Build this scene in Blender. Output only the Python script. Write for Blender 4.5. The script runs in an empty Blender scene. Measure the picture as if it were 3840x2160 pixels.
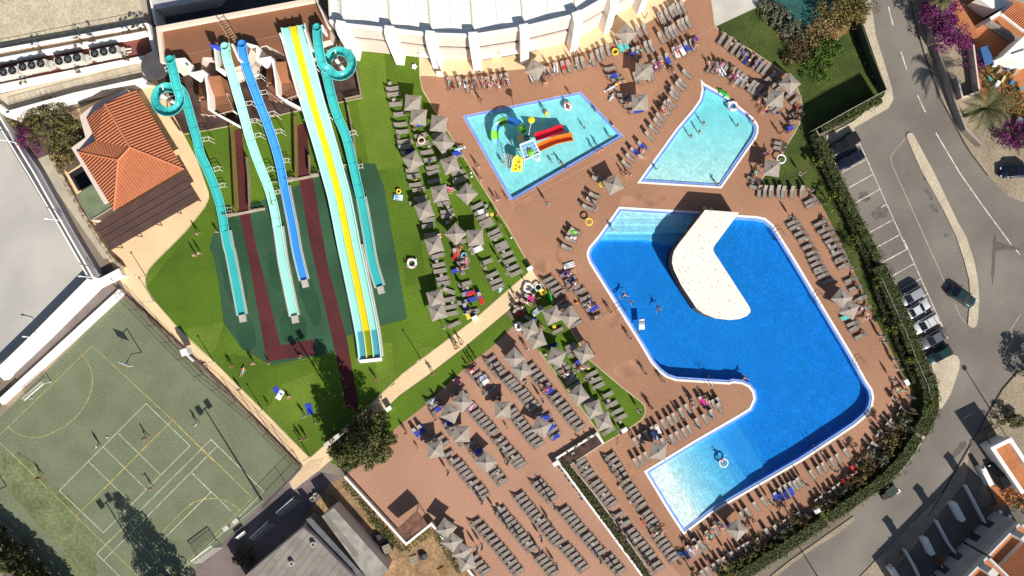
import bpy, bmesh, math, random
from mathutils import Vector, Matrix
random.seed(7)
R = math.radians
# ------------------------------------------------------------------ camera, sky, sun, exposure
CAMH, SC = 110.0, 0.04            # flying height of the drone; metres of ground per photograph pixel
scene = bpy.context.scene
COL = scene.collection
cam = bpy.data.objects.new('camera', bpy.data.cameras.new('camera'))
COL.objects.link(cam); scene.camera = cam
cam.location = (0, 0, CAMH)       # looks straight down
cam.data.sensor_width = 36
cam.data.lens = 36 * CAMH / (3840 * SC)
cam.data.clip_end = 2000
SUN_EL = 35.5
SDIR = Vector((-0.53, 0.848, 0)).normalized()      # the way shadows fall on the ground
world = bpy.data.worlds.new('World'); scene.world = world; world.use_nodes = True
wn = world.node_tree
sky = wn.nodes.new('ShaderNodeTexSky'); sky.sky_type = 'NISHITA'; sky.sun_disc = False
sky.sun_elevation = R(SUN_EL); sky.sun_rotation = math.atan2(-SDIR.x, -SDIR.y)
bg = next(n for n in wn.nodes if n.type == 'BACKGROUND')
wn.links.new(sky.outputs[0], bg.inputs[0]); bg.inputs[1].default_value = 0.066
sun = bpy.data.objects.new('sun', bpy.data.lights.new('sun', 'SUN')); COL.objects.link(sun)
sun.data.energy = 5.0; sun.data.angle = R(0.5); sun.data.color = (1.0, 0.95, 0.87)
to_sun = Vector((-SDIR.x * math.cos(R(SUN_EL)), -SDIR.y * math.cos(R(SUN_EL)), math.sin(R(SUN_EL))))
sun.rotation_euler = to_sun.to_track_quat('Z', 'Y').to_euler(); sun.location = (60, -90, 90)
scene.view_settings.view_transform = 'Standard'; scene.view_settings.look = 'None'
scene.view_settings.exposure = 0.42; scene.view_settings.gamma = 1.0
scene.render.engine = 'CYCLES'
scene.cycles.max_bounces = 6; scene.cycles.diffuse_bounces = 3; scene.cycles.transparent_max_bounces = 12
scene.cycles.caustics_reflective = False; scene.cycles.caustics_refractive = False
# ------------------------------------------------------------------ survey: photo pixel -> metres
def W(px, py, h=0.0):
 k = SC * (CAMH - h) / CAMH
 return Vector(((px - 1920) * k, (1080 - py) * k, h))
ZO = dict(r11=(0,0), r12=(560,0), r13=(1200,0), r14=(1900,0), r15=(2500,0), r16=(3040,0), r21=(0,440), r22=(640,400),
   p1=(1400,400), p2=(1700,300,2.8986), p3=(2340,480), p4=(3040,440), q1=(3040,900), q2=(0,860), q3=(640,860), q4=(1400,860),
   u1=(1900,860), u2=(2400,960), u3=(0,1300), u4=(640,1280), v1=(1400,1280), v2=(2000,1300), v3=(2600,1400), v4=(3040,1340),
   w1=(0,1620), w2=(700,1620), w3=(1400,1620), w4=(2000,1620), w5=(2500,1700,3.15), w6=(3040,1620,1.516),
   x3=(3400,1480,1.2045), x4=(3540,0,1.78), x2=(1860,430,3.9), n=(0,0,1.0))
def P(z, x, y):
 o = ZO[z]; s = o[2] if len(o) > 2 else 2.6836
 return (o[0] + x / s, o[1] + y / s)
def G(z, x, y, h=0.0):
 return W(*P(z, x, y), h)
def GL(z, pts, h=0.0):
 return [G(z, x, y, h) for x, y in pts]
def NL(pts, h=0.0):
 return [W(x, y, h) for x, y in pts]
def adir(dx, dy):                  # a direction in the photo -> world angle
 return math.atan2(-dy, dx)
# ------------------------------------------------------------------ materials
MATS = {}
def lin(c):
 return tuple((x / 12.92 if x <= 0.04045 else ((x + 0.055) / 1.055) ** 2.4) for x in c)
def mat(name, col, rough=0.8, noise=0.0, scale=1.0, col2=None, bump=0.0, bscale=20.0, spec=0.3, metal=0.0, fine=0.0, fscale=8.0, detail=6):
 """principled, base colour varied by a broad noise (towards col2 or darker/lighter) and a fine one"""
 if name in MATS: return MATS[name]
 m = bpy.data.materials.new(name); m.use_nodes = True; MATS[name] = m
 nt = m.node_tree; b = nt.nodes['Principled BSDF']
 b.inputs['Base Color'].default_value = (*col, 1); b.inputs['Roughness'].default_value = rough
 b.inputs['Specular IOR Level'].default_value = spec; b.inputs['Metallic'].default_value = metal
 m.diffuse_color = (*col, 1)
 tc = nt.nodes.new('ShaderNodeTexCoord'); src = None
 def ns(s, d=detail):
  n = nt.nodes.new('ShaderNodeTexNoise'); n.inputs['Scale'].default_value = s; n.inputs['Detail'].default_value = d
  nt.links.new(tc.outputs['Object'], n.inputs['Vector']); return n
 if noise:
  c2 = col2 or tuple(max(0, c * (1 - noise)) for c in col)
  c1 = col if col2 else tuple(min(1, c * (1 + noise)) for c in col)
  n = ns(scale); r = nt.nodes.new('ShaderNodeValToRGB')
  r.color_ramp.elements[0].position = 0.38; r.color_ramp.elements[1].position = 0.62
  r.color_ramp.elements[0].color = (*c1, 1); r.color_ramp.elements[1].color = (*c2, 1)
  nt.links.new(n.outputs['Fac'], r.inputs[0]); src = r.outputs[0]
 if fine:
  n = ns(fscale, 3); mr = nt.nodes.new('ShaderNodeMapRange')
  mr.inputs[1].default_value = 0.3; mr.inputs[2].default_value = 0.7; mr.inputs[3].default_value = 1 - fine; mr.inputs[4].default_value = 1 + fine
  nt.links.new(n.outputs['Fac'], mr.inputs[0])
  vm = nt.nodes.new('ShaderNodeVectorMath'); vm.operation = 'SCALE'
  if src: nt.links.new(src, vm.inputs[0])
  else: vm.inputs[0].default_value = col
  nt.links.new(mr.outputs[0], vm.inputs['Scale']); src = vm.outputs[0]
 if src: nt.links.new(src, b.inputs['Base Color'])
 if bump:
  n = ns(bscale, 4); bp = nt.nodes.new('ShaderNodeBump'); bp.inputs['Strength'].default_value = bump; bp.inputs['Distance'].default_value = 0.05
  nt.links.new(n.outputs['Fac'], bp.inputs['Height']); nt.links.new(bp.outputs[0], b.inputs['Normal'])
 return m
def srcnode(m):
 nt = m.node_tree; b = nt.nodes['Principled BSDF']; l = b.inputs['Base Color'].links
 if l: return l[0].from_socket
 n = nt.nodes.new('ShaderNodeRGB'); n.outputs[0].default_value = b.inputs['Base Color'].default_value; return n.outputs[0]
def overlay(m, fac_socket, col2):
 nt = m.node_tree; b = nt.nodes['Principled BSDF']; s = srcnode(m)
 mx = nt.nodes.new('ShaderNodeMix'); mx.data_type = 'RGBA'
 nt.links.new(fac_socket, mx.inputs[0]); nt.links.new(s, mx.inputs[6]); mx.inputs[7].default_value = (*col2, 1)
 nt.links.new(mx.outputs[2], b.inputs['Base Color'])
def pavers(m, ang, w, h, col2, mortar=0.02, amount=0.6):
 nt = m.node_tree; tc = nt.nodes.new('ShaderNodeTexCoord'); mp = nt.nodes.new('ShaderNodeMapping')
 mp.inputs['Rotation'].default_value = (0, 0, ang); nt.links.new(tc.outputs['Object'], mp.inputs[0])
 br = nt.nodes.new('ShaderNodeTexBrick'); br.inputs['Scale'].default_value = 1; br.inputs['Brick Width'].default_value = w
 br.inputs['Row Height'].default_value = h; br.inputs['Mortar Size'].default_value = mortar
 br.inputs['Color1'].default_value = (0, 0, 0, 1); br.inputs['Color2'].default_value = (.35, .35, .35, 1); br.inputs['Mortar'].default_value = (1, 1, 1, 1)
 nt.links.new(mp.outputs[0], br.inputs['Vector'])
 mt = nt.nodes.new('ShaderNodeMath'); mt.operation = 'MULTIPLY'; mt.inputs[1].default_value = amount
 nt.links.new(br.outputs['Color'], mt.inputs[0]); overlay(m, mt.outputs[0], col2)
def ribs(m, period, col2, amount=0.6, uv=True, sharp=0.5, bumpd=0.06):
 """ribs across u (UV in metres): a colour line in each groove and a bump"""
 nt = m.node_tree; tc = nt.nodes.new('ShaderNodeTexCoord'); w = nt.nodes.new('ShaderNodeTexWave')
 w.wave_type = 'BANDS'; w.bands_direction = 'X'; w.inputs['Scale'].default_value = 0.314 / period
 nt.links.new(tc.outputs['UV' if uv else 'Object'], w.inputs['Vector'])
 mr = nt.nodes.new('ShaderNodeMapRange'); mr.inputs[1].default_value = sharp; mr.inputs[2].default_value = 0.0; mr.inputs[4].default_value = amount
 nt.links.new(w.outputs['Fac'], mr.inputs[0]); overlay(m, mr.outputs[0], col2)
 bp = nt.nodes.new('ShaderNodeBump'); bp.inputs['Distance'].default_value = bumpd; bp.inputs['Strength'].default_value = 1
 nt.links.new(w.outputs['Fac'], bp.inputs['Height']); nt.links.new(bp.outputs[0], nt.nodes['Principled BSDF'].inputs['Normal'])
# ------------------------------------------------------------------ scene bookkeeping
def tag(o, label=None, cat=None, group=None, kind=None):
 for k, v in (('label', label), ('category', cat), ('group', group), ('kind', kind)):
  if v: o[k] = v
 return o
def link(o, parent=None):
 COL.objects.link(o)
 if parent: o.parent = parent
 return o
def empty(name, loc=(0, 0, 0), rz=0.0, label=None, cat=None, group=None):
 o = bpy.data.objects.new(name, None); o.empty_display_size = 0.3; link(o)
 o.location = loc; o.rotation_euler = (0, 0, rz); return tag(o, label, cat, group)
def kids(o): return [c for c in ALLK.get(o.name, [])]
ALLK = {}
class MB:
 """collects shapes; build() links them as ONE mesh object"""
 def __init__(s): s.v = []; s.f = []; s.m = []; s.uv = {}
 def add(s, vs, fs, mi=0):
  b = len(s.v); s.v += [tuple(v) for v in vs]
  for f in fs: s.f.append([b + i for i in f]); s.m.append(mi)
  return s
 def box(s, c, d, rz=0.0, mi=0, M=None):
  x, y, z = d[0] / 2, d[1] / 2, d[2] / 2
  pts = [Vector((a, b, e)) for e in (-z, z) for a, b in ((-x, -y), (x, -y), (x, y), (-x, y))]
  M2 = Matrix.Translation(Vector(c)) @ Matrix.Rotation(rz, 4, 'Z')
  if M is not None: M2 = M @ M2
  return s.add([M2 @ p for p in pts], [(3, 2, 1, 0), (4, 5, 6, 7), (0, 1, 5, 4), (1, 2, 6, 5), (2, 3, 7, 6), (3, 0, 4, 7)], mi)
 def beam(s, a, b, w, h, mi=0):
  a, b = Vector(a), Vector(b); d = b - a; L = d.length
  if L < 1e-6: return s
  q = d.to_track_quat('X', 'Z').to_matrix().to_4x4()
  return s.box((0, 0, 0), (L, w, h), 0, mi, Matrix.Translation((a + b) / 2) @ q)
 def tube(s, pts, r, n=6, mi=0, caps=True):
  pts = [Vector(p) for p in pts]; rs = r if isinstance(r, (list, tuple)) else [r] * len(pts)
  vs = []; fs = []
  for i, p in enumerate(pts):
   d = (pts[min(i + 1, len(pts) - 1)] - pts[max(i - 1, 0)]).normalized()
   u = d.orthogonal().normalized() if abs(d.z) < 0.9 else Vector((1, 0, 0)).cross(d).normalized()
   if abs(d.z) < 0.9: u = Vector((0, 0, 1)).cross(d).normalized()
   w = d.cross(u)
   for k in range(n):
    a = 2 * math.pi * k / n; vs.append(p + (u * math.cos(a) + w * math.sin(a)) * rs[i])
  for i in range(len(pts) - 1):
   for k in range(n):
    k2 = (k + 1) % n; fs.append((i * n + k, i * n + k2, (i + 1) * n + k2, (i + 1) * n + k))
  if caps: fs.append(tuple(range(n - 1, -1, -1))); fs.append(tuple((len(pts) - 1) * n + k for k in range(n)))
  return s.add(vs, fs, mi)
 def lathe(s, c, prof, n=16, mi=0):
  vs = []; fs = []
  for (r, z) in prof:
   for k in range(n):
    a = 2 * math.pi * k / n; vs.append((c[0] + r * math.cos(a), c[1] + r * math.sin(a), c[2] + z))
  for i in range(len(prof) - 1):
   for k in range(n):
    k2 = (k + 1) % n; fs.append((i * n + k, i * n + k2, (i + 1) * n + k2, (i + 1) * n + k))
  return s.add(vs, fs, mi)
 def ring(s, c, Rr, r, n=20, m=8, mi=0, flat=1.0):
  vs = []; fs = []
  for i in range(n):
   a = 2 * math.pi * i / n
   for k in range(m):
    b = 2 * math.pi * k / m; q = Rr + r * math.cos(b)
    vs.append((c[0] + q * math.cos(a), c[1] + q * math.sin(a), c[2] + r * flat * math.sin(b)))
  for i in range(n):
   for k in range(m):
    fs.append((i * m + k, ((i + 1) % n) * m + k, ((i + 1) % n) * m + (k + 1) % m, i * m + (k + 1) % m))
  return s.add(vs, fs, mi)
 def ball(s, c, r, n=12, m=7, mi=0, sx=1, sy=1, sz=1):
  vs = [(c[0], c[1], c[2] - r * sz)]; fs = []
  for j in range(1, m):
   t = -math.pi / 2 + math.pi * j / m
   for k in range(n):
    a = 2 * math.pi * k / n
    vs.append((c[0] + r * sx * math.cos(t) * math.cos(a), c[1] + r * sy * math.cos(t) * math.sin(a), c[2] + r * sz * math.sin(t)))
  vs.append((c[0], c[1], c[2] + r * sz)); top = len(vs) - 1
  for k in range(n):
   k2 = (k + 1) % n; fs.append((0, 1 + k2, 1 + k)); fs.append((top, top - n + k, top - n + k2))
  for j in range(m - 2):
   for k in range(n):
    k2 = (k + 1) % n; b = 1 + j * n; fs.append((b + k, b + k2, b + n + k2, b + n + k))
  return s.add(vs, fs, mi)
 def prism(s, pts, z0, z1, mi=0, top_mi=None):
  pts = [Vector(p) for p in pts]
  ar = sum(pts[i].x * pts[(i + 1) % len(pts)].y - pts[(i + 1) % len(pts)].x * pts[i].y for i in range(len(pts)))
  if ar < 0: pts = pts[::-1]
  n = len(pts); vs = [(p.x, p.y, z0) for p in pts] + [(p.x, p.y, z1) for p in pts]
  s.add(vs, [(i, (i + 1) % n, n + (i + 1) % n, n + i) for i in range(n)] + [tuple(range(n - 1, -1, -1))], mi)
  b = len(s.v) - 2 * n
  s.f.append([b + n + i for i in range(n)]); s.m.append(mi if top_mi is None else top_mi); return s
 def strip(s, pts, w, z0, z1, mi=0, closed=False):
  """a wall of width w along a polyline"""
  L, Rr = offset_line(pts, w / 2, closed), offset_line(pts, -w / 2, closed)
  n = len(pts); vs = []
  for a, b in zip(L, Rr): vs += [(a.x, a.y, z0), (b.x, b.y, z0), (b.x, b.y, z1), (a.x, a.y, z1)]
  fs = []
  for i in range(n if closed else n - 1):
   j = (i + 1) % n
   for k in range(4):
    k2 = (k + 1) % 4; fs.append((i * 4 + k, i * 4 + k2, j * 4 + k2, j * 4 + k))
  if not closed: fs += [(3, 2, 1, 0), ((n - 1) * 4, (n - 1) * 4 + 1, (n - 1) * 4 + 2, (n - 1) * 4 + 3)]
  return s.add(vs, fs, mi)
 def build(s, name, mats, parent=None, smooth=False, loc=None, uv=None):
  me = bpy.data.meshes.new(name); me.from_pydata(s.v, [], s.f)
  for m in (mats if isinstance(mats, (list, tuple)) else [mats]): me.materials.append(m)
  me.polygons.foreach_set('material_index', s.m)
  if smooth: me.polygons.foreach_set('use_smooth', [True] * len(me.polygons))
  if uv is not None:
   l = me.uv_layers.new(name='UVMap'); k = 0
   for i, p in enumerate(me.polygons):
    for v in p.vertices: l.data[k].uv = uv(i, Vector(me.vertices[v].co)); k += 1
  me.update(); o = bpy.data.objects.new(name, me); link(o, parent)
  if loc is not None: o.location = loc
  if parent: ALLK.setdefault(parent.name, []).append(o)
  return o
def offset_line(pts, d, closed=False):
 pts = [Vector((p[0], p[1], 0)) for p in pts]; n = len(pts); out = []
 for i in range(n):
  a = pts[i - 1] if (i > 0 or closed) else None; b = pts[(i + 1) % n] if (i < n - 1 or closed) else None
  p = pts[i]; ns = []
  if a is not None and (p - a).length > 1e-6: t = (p - a).normalized(); ns.append(Vector((-t.y, t.x, 0)))
  if b is not None and (b - p).length > 1e-6: t = (b - p).normalized(); ns.append(Vector((-t.y, t.x, 0)))
  m = sum(ns, Vector()).normalized(); c = max(0.35, m.dot(ns[0])); out.append(p + m * d / c)
 return out
def ccw(pts):
 ar = sum(pts[i][0] * pts[(i + 1) % len(pts)][1] - pts[(i + 1) % len(pts)][0] * pts[i][1] for i in range(len(pts)))
 return list(pts) if ar > 0 else list(pts)[::-1]
def sheet(name, pts, z, m, holes=(), parent=None, kind=None):
 """a flat polygon, with holes"""
 bm = bmesh.new()
 for loop in [pts, *holes]:
  vs = [bm.verts.new((p[0], p[1], z)) for p in loop]
  for i in range(len(vs)): bm.edges.new((vs[i], vs[(i + 1) % len(vs)]))
 bmesh.ops.triangle_fill(bm, use_beauty=True, use_dissolve=False, edges=bm.edges[:])
 for f in bm.faces:
  if f.normal.z < 0: f.normal_flip()
 me = bpy.data.meshes.new(name); bm.to_mesh(me); bm.free(); me.materials.append(m)
 o = bpy.data.objects.new(name, me); link(o, parent)
 if parent: ALLK.setdefault(parent.name, []).append(o)
 if kind: o['kind'] = kind
 return o
def smooth_pts(pts, n=4, closed=False):
 """Catmull-Rom through the points"""
 pts = [Vector(p) for p in pts]; out = []; N = len(pts)
 for i in range(N if closed else N - 1):
  g = lambda k: pts[k % N] if closed else pts[max(0, min(N - 1, k))]
  p0, p1, p2, p3 = g(i - 1), g(i), g(i + 1), g(i + 2)
  for k in range(n):
   t = k / n
   out.append(0.5 * ((2 * p1) + (p2 - p0) * t + (2 * p0 - 5 * p1 + 4 * p2 - p3) * t * t + (3 * p1 - p0 - 3 * p2 + p3) * t ** 3))
 if not closed: out.append(pts[-1])
 return out
def round_poly(pts, idx, r=1.0, n=5):
 """rounds the listed corners of a polygon"""
 out = []; N = len(pts); pts = [Vector((p[0], p[1], 0)) for p in pts]
 for i, p in enumerate(pts):
  if i not in idx: out.append(p); continue
  rr = idx[i] if isinstance(idx, dict) else r
  a = p + (pts[i - 1] - p).normalized() * rr; b = p + (pts[(i + 1) % N] - p).normalized() * rr
  for k in range(n + 1):
   t = k / n; out.append(a * (1 - t) ** 2 + p * 2 * t * (1 - t) + b * t * t)
 return out
def copy_tree(o, loc=None, rz=None, label=None, group=None, parent=None):
 c = o.copy(); COL.objects.link(c); c.parent = parent
 if loc is not None: c.location = loc
 if rz is not None: c.rotation_euler = (0, 0, rz)
 if label: c['label'] = label
 if group: c['group'] = group
 for ch in ALLK.get(o.name, []):
  d = copy_tree(ch, parent=c); ALLK.setdefault(c.name, []).append(d)
 return c
ORD = ['first', 'second', 'third', 'fourth', 'fifth', 'sixth', 'seventh', 'eighth', 'ninth', 'tenth', 'eleventh', 'twelfth', 'thirteenth',
  'fourteenth', 'fifteenth', 'sixteenth', 'seventeenth', 'eighteenth', 'nineteenth', 'twentieth']
# ------------------------------------------------------------------ the setting: ground sheets
M_ground = mat('packed_ground', (.20, .165, .125), .95, .25, .12, fine=.2)
M_deck = mat('terracotta_pavers', (.365, .192, .113), .85, .12, .06, fine=.10, fscale=3.0)
pavers(M_deck, R(32), .42, .21, (.25, .115, .072), .02, .5)
M_deckin = mat('paler_pavers', (.405, .226, .148), .85, .08, .07, fine=.09, fscale=3.0)
pavers(M_deckin, R(32), .42, .21, (.30, .155, .105), .02, .5)
M_lawn = mat('artificial_turf', (.088, .153, .010), .95, .16, .10, fine=.28, fscale=5.0, bump=.6, bscale=9)
M_lawn2 = mat('paler_artificial_turf', (.112, .178, .016), .95, .12, .15, fine=.25, fscale=5.0, bump=.6, bscale=9)
M_lawn3 = mat('darker_artificial_turf', (.072, .133, .008), .95, .15, .12, fine=.25, fscale=5.0, bump=.6, bscale=9)
M_grass = mat('dry_dark_grass', (.070, .092, .018), 1, .3, .35, col2=(.042, .066, .012), fine=.4, fscale=4, bump=1, bscale=6)
M_splash = mat('green_rubber', (.030, .085, .040), .75, .2, .10, fine=.10, fscale=3)
M_red = mat('dark_red_rubber', (.085, .017, .017), .75, .18, .15, fine=.12, fscale=2)
M_beige = mat('beige_concrete', (.74, .53, .31), .9, .07, .15, fine=.10, fscale=4)
M_beigep = mat('beige_pavers', (.66, .49, .30), .9, .08, .3, fine=.10, fscale=4); pavers(M_beigep, R(38), .4, .2, (.45, .32, .19), .03, .6)
M_court = mat('worn_sports_turf', (.160, .178, .108), 1, .08, .25, fine=.20, fscale=4.5, bump=.7, bscale=6)
M_asph = mat('asphalt', (.185, .162, .138), .9, .16, .09, fine=.16, fscale=5)
M_cobble = mat('pale_cobbles', (.47, .40, .29), .9, .12, .2, fine=.18, fscale=4.5, bump=.6, bscale=5)
M_sandy = mat('sandy_verge', (.29, .235, .165), .95, .15, .2, fine=.25, fscale=4)
M_mulch = mat('brown_mulch', (.070, .042, .034), 1, .3, .5, fine=.3, fscale=4)
M_white = mat('white_paint', (.80, .78, .74), .7, .05, .4)
M_line = mat('court_line_paint', (.46, .47, .32), .9, .2, 1.5)
M_liney = mat('yellow_line_paint', (.40, .33, .12), .9, .25, 1.5)
M_rline = mat('road_paint', (.60, .55, .48), .9, .25, 1.2)
M_kerb = mat('kerb_stone', (.40, .34, .27), .9, .15, .6)
M_coping = mat('white_stone_coping', (.78, .74, .67), .6, .06, .5)
M_band = mat('periwinkle_tiles', (.19, .31, .70), .4, .10, .6)
M_navy = mat('navy_tiles', (.03, .09, .42), .4)
big_raw = [(2320,775),(2340,776),(2631,793),(2769,806),(2839,810),(2869,817),(2899,841),(2921,875),(2974,960),(3200,1336),(3249,1426),(3271,1459),(3278,1489),
 (3273,1523),(3256,1556),(3208,1597),(3010,1728),(2675,1921),(2563,2006),(2500,1909),(2414,1767),(2600,1653),(2768,1556),(2809,1530),(2824,1497),(2820,1471),
 (2805,1452),(2783,1441),(2749,1437),(2735,1442),(2534,1429),(2497,1416),(2467,1392),(2441,1362),(2400,1292),(2209,987),(2200,961),(2200,946),(2207,927),(2247,879)]
kid_raw = [(1731,433),(2178,341),(2342,512),(1916,759)]
kite_raw = [(2627,296),(2642,313),(2709,350),(2820,436),(2838,459),(2845,476),(2843,500),(2833,523),(2705,707),(2388,687),(2537,480),(2597,410),(2623,372),(2631,335)]
def pool_loops(raw, dc, db):
 o = ccw(NL(raw)); o = [Vector(p) for p in o]
 i1 = offset_line(o, dc, True); i2 = offset_line(o, dc + db, True); return o, i1, i2
POOLS = {'big': pool_loops(big_raw, .33, .32), 'kid': pool_loops(kid_raw, .10, .42), 'kite': pool_loops(kite_raw, .30, .36)}
holes = [offset_line(POOLS[k][0], .05, True) for k in POOLS]
sheet('ground', [(-400, -400), (400, -400), (400, 400), (-400, 400)], 0.0, M_ground, holes, kind='structure')
deck = [(1574,284),(1662,287),(1979,257),(2161,203),(2310,153),(2451,71),(2567,7),(2610,-30),(2662,-30),(2664,10),(2682,99),(2694,112),(2891,238),(2960,285),(2992,335),(3010,395),(3008,440),(2984,492),
 (2951,543),(2921,603),(2862,663),(2851,689),(2955,711),(3033,704),(3077,760),(3107,820),(3148,900),(3189,989),(3226,1068),(3278,1187),(3312,1254),(3372,1381),(3409,1448),
 (3420,1496),(3409,1564),(3319,1649),(3249,1750),(3185,1836),(3040,1929),(2881,2027),(2738,2122),(2687,2160),(2600,2215),(1810,2215),(1773,2160),(1616,1966),(1527,2045),
 (1400,1901),(1296,1788),(1486,1604),(1586,1526),(1747,1377),(1870,1280),(1933,1212),(1960,1160),(2023,1057),(1993,1009),(1909,860),(1635,422),(1584,336)]
sheet('pool_deck', NL(deck), .008, M_deck, holes, kind='structure')
sheet('pool_deck', NL([(1296,1788),(1486,1604),(1586,1526),(1747,1377),(1870,1280),(1924,1222),(1960,1240),(2023,1322),(2120,1464),(2239,1618),(2200,1700),(2290,1850),(2600,2215),(1810,2215),(1773,2160),(1616,1966),(1527,2045),(1400,1901)]), .0100, M_deckin, kind='structure')
lawn = [(1330,190),(1573,208),(1574,284),(1584,336),(1635,422),(1909,860),(1993,1009),(1967,1035),(1773,1203),(1512,1400),(1441,1463),(1340,1563),(1251,1634),(1162,1719),
 (983,1537),(800,1355),(715,1280),(671,1234),(581,1132),(548,1080),(544,1039),(559,1009),(585,979),(693,871),(770,775),(784,742),(783,722),(738,596),(690,507),(687,499),(854,475),(1096,421),(1360,367)]
sheet('lawn', NL(lawn), .012, M_lawn, kind='structure')
for i, (nm, m, pts) in enumerate([
 ('lawn_patch', M_lawn3, [(548,1080),(600,1010),(770,800),(800,800),(820,980),(838,1205),(671,1234),(581,1132)]),
 ('lawn_patch', M_lawn2, [(700,1235),(838,1208),(815,1300),(780,1340),(715,1280)]),
 ('lawn_patch', M_lawn2, [(1360,367),(1335,200),(1440,204),(1480,610),(1390,640),(1340,390)]),
 ('lawn_patch', M_lawn3, [(1170,1350),(1000,1370),(880,1325),(800,1355),(983,1537),(1000,1500),(1015,1385)]),
 ('lawn_patch', M_lawn2, [(1400,1290),(1470,1285),(1480,1440),(1441,1463),(1420,1460)]),
 ('lawn_patch', M_lawn2, [(1571,1305),(1623,1300),(1630,1310),(1570,1355)]),
 ('lawn_patch', M_lawn3, [(1505,900),(1575,880),(1600,1060),(1520,1075)]),
 ('lawn_patch', M_lawn2, [(1400,570),(1515,555),(1520,620),(1412,640)]),
 ('lawn_patch', M_lawn2, [(1060,1440),(1180,1395),(1165,1560),(1050,1600),(1000,1540)]),
 ('lawn_patch', M_lawn3, [(690,505),(860,470),(850,565),(775,575)]),
]):
 sheet(nm, NL(pts), .0152 + .0004 * i, m, kind='structure')
splash = [(852,806),(1193,663),(1290,640),(1345,612),(1408,614),(1440,700),(1527,1196),(1405,1228),(1300,1260),(1310,1310),(1135,1345),(1015,1371),(900,1300),(838,1209),(820,1060),(800,960),(785,930),(800,880),(852,812)]
sheet('splash_pad', NL(splash), .020, M_splash, kind='structure')
red1 = [(880,490),(905,478),(938,800),(960,920),(1052,1295),(1172,1272),(1186,1330),(1001,1356),(925,930),(897,805)]
red2 = [(1115,470),(1145,462),(1170,650),(1230,1000),(1300,1270),(1342,1500),(1345,1545),(1300,1530),(1250,1290),(1160,900),(1120,660)]
for p in (red1, red2): sheet('red_path', NL(p), .024, M_red, kind='structure')
walk = [(560,250),(640,400),(690,507),(738,596),(783,722),(784,742),(770,775),(693,871),(585,979),(559,1009),(544,1039),(548,1080),(581,1132),(671,1234),(715,1280),(800,1355),(983,1537),(1162,1719),
 (1251,1634),(1340,1563),(1441,1463),(1512,1400),(1773,1203),(1967,1035),(1993,1009),(2026,1056),(2019,1061),(1899,1169),(1747,1296),(1612,1400),(1500,1480),(1440,1537),(1233,1732),(1192,1768),(1150,1800),(1128,1752),(780,1392),(690,1300),(470,1085),(400,960),(186,578),(240,430),(480,330)]
sheet('beige_path', NL(walk), .0065, M_beige, kind='structure')
sheet('beige_path', NL([(1192,1768),(1150,1800),(1100,1838),(1085,1810),(1135,1752),(1165,1725),(1215,1715)]), .0105, M_beigep, kind='structure')
sheet('beige_path', NL([(1573,190),(1800,180),(2100,120),(2420,-40),(2610,-40),(2567,7),(2451,71),(2310,153),(2161,203),(1979,257),(1662,287),(1574,284)]), .0105, M_beige, kind='structure')
strip1 = [(1899,1172),(1926,1216),(1870,1280),(1747,1377),(1586,1526),(1486,1604),(1310,1765),(1240,1735),(1440,1540),(1500,1483),(1612,1403),(1747,1299)]
sheet('lawn', NL(strip1), .0120, M_lawn, kind='structure')
strip2 = [(2026,1056),(1935,1165),(1924,1216),(1960,1236),(2023,1318),(2120,1460),(2239,1613),(2265,1663),(2350,1612),(2403,1576),(2417,1557),(2421,1539),(2417,1520),(2403,1506),(2330,1450),(2209,1348),(2139,1236),(2060,1105)]
sheet('lawn', NL(strip2), .0160, M_lawn, kind='structure')
mulch = [(600,200),(1340,150),(1345,260),(1362,366),(1096,421),(854,475),(690,505),(650,430)]
sheet('planting_bed', NL(mulch), .0085, M_mulch, kind='structure')
for p in ([(1120,350),(1310,340),(1355,368),(1100,420)],): sheet('planting_bed', NL(p), .0125, M_mulch, kind='structure')
gr = [(2682,101),(2830,33),(3060,0),(3240,60),(3345,345),(3050,495),(3120,640),(3200,800),(3290,1000),(3370,1180),(3430,1330),(3480,1480),(3480,1560),(3400,1680),(3290,1800),(3150,1930),(2960,2060),(2800,2175),(2687,2162),
 (2738,2122),(2881,2027),(3040,1929),(3185,1836),(3249,1750),(3319,1649),(3409,1564),(3420,1496),(3409,1448),(3372,1381),(3312,1254),(3278,1187),(3226,1068),(3189,989),(3148,900),(3107,820),(3077,760),(3033,704),(2955,711),(2851,689),(2862,663),
 (2921,603),(2951,543),(2984,492),(3008,440),(3010,395),(2992,335),(2960,285),(2891,238),(2694,112)]
sheet('garden_grass', NL(gr), .0045, M_grass, kind='structure')
asph = [(3256,-60),(3275,120),(3345,335),(3350,370),(3330,408),(3190,490),(3095,510),(3150,640),(3280,930),(3420,1250),(3500,1420),(3520,1540),(3470,1640),(3400,1740),(3310,1830),(3160,1960),(2980,2080),(2840,2180),(2760,2260),(4300,2260),(4300,-60)]
sheet('road', NL(asph), .0025, M_asph, kind='structure')
def raised(name, pts, h, m, label=None):
 o = MB().prism(NL(pts), -.02, h, 0, 1).build(name, [M_kerb, m]); o['kind'] = 'structure'; return o
raised('pavement', [(3250,-60),(3264,0),(3282,130),(3343,330),(3349,372),(3331,406),(3188,488),(3100,560),(3094,510),(3200,455),(3313,360),(3320,335),(3225,60),(3230,-60)], .13, M_cobble)
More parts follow.
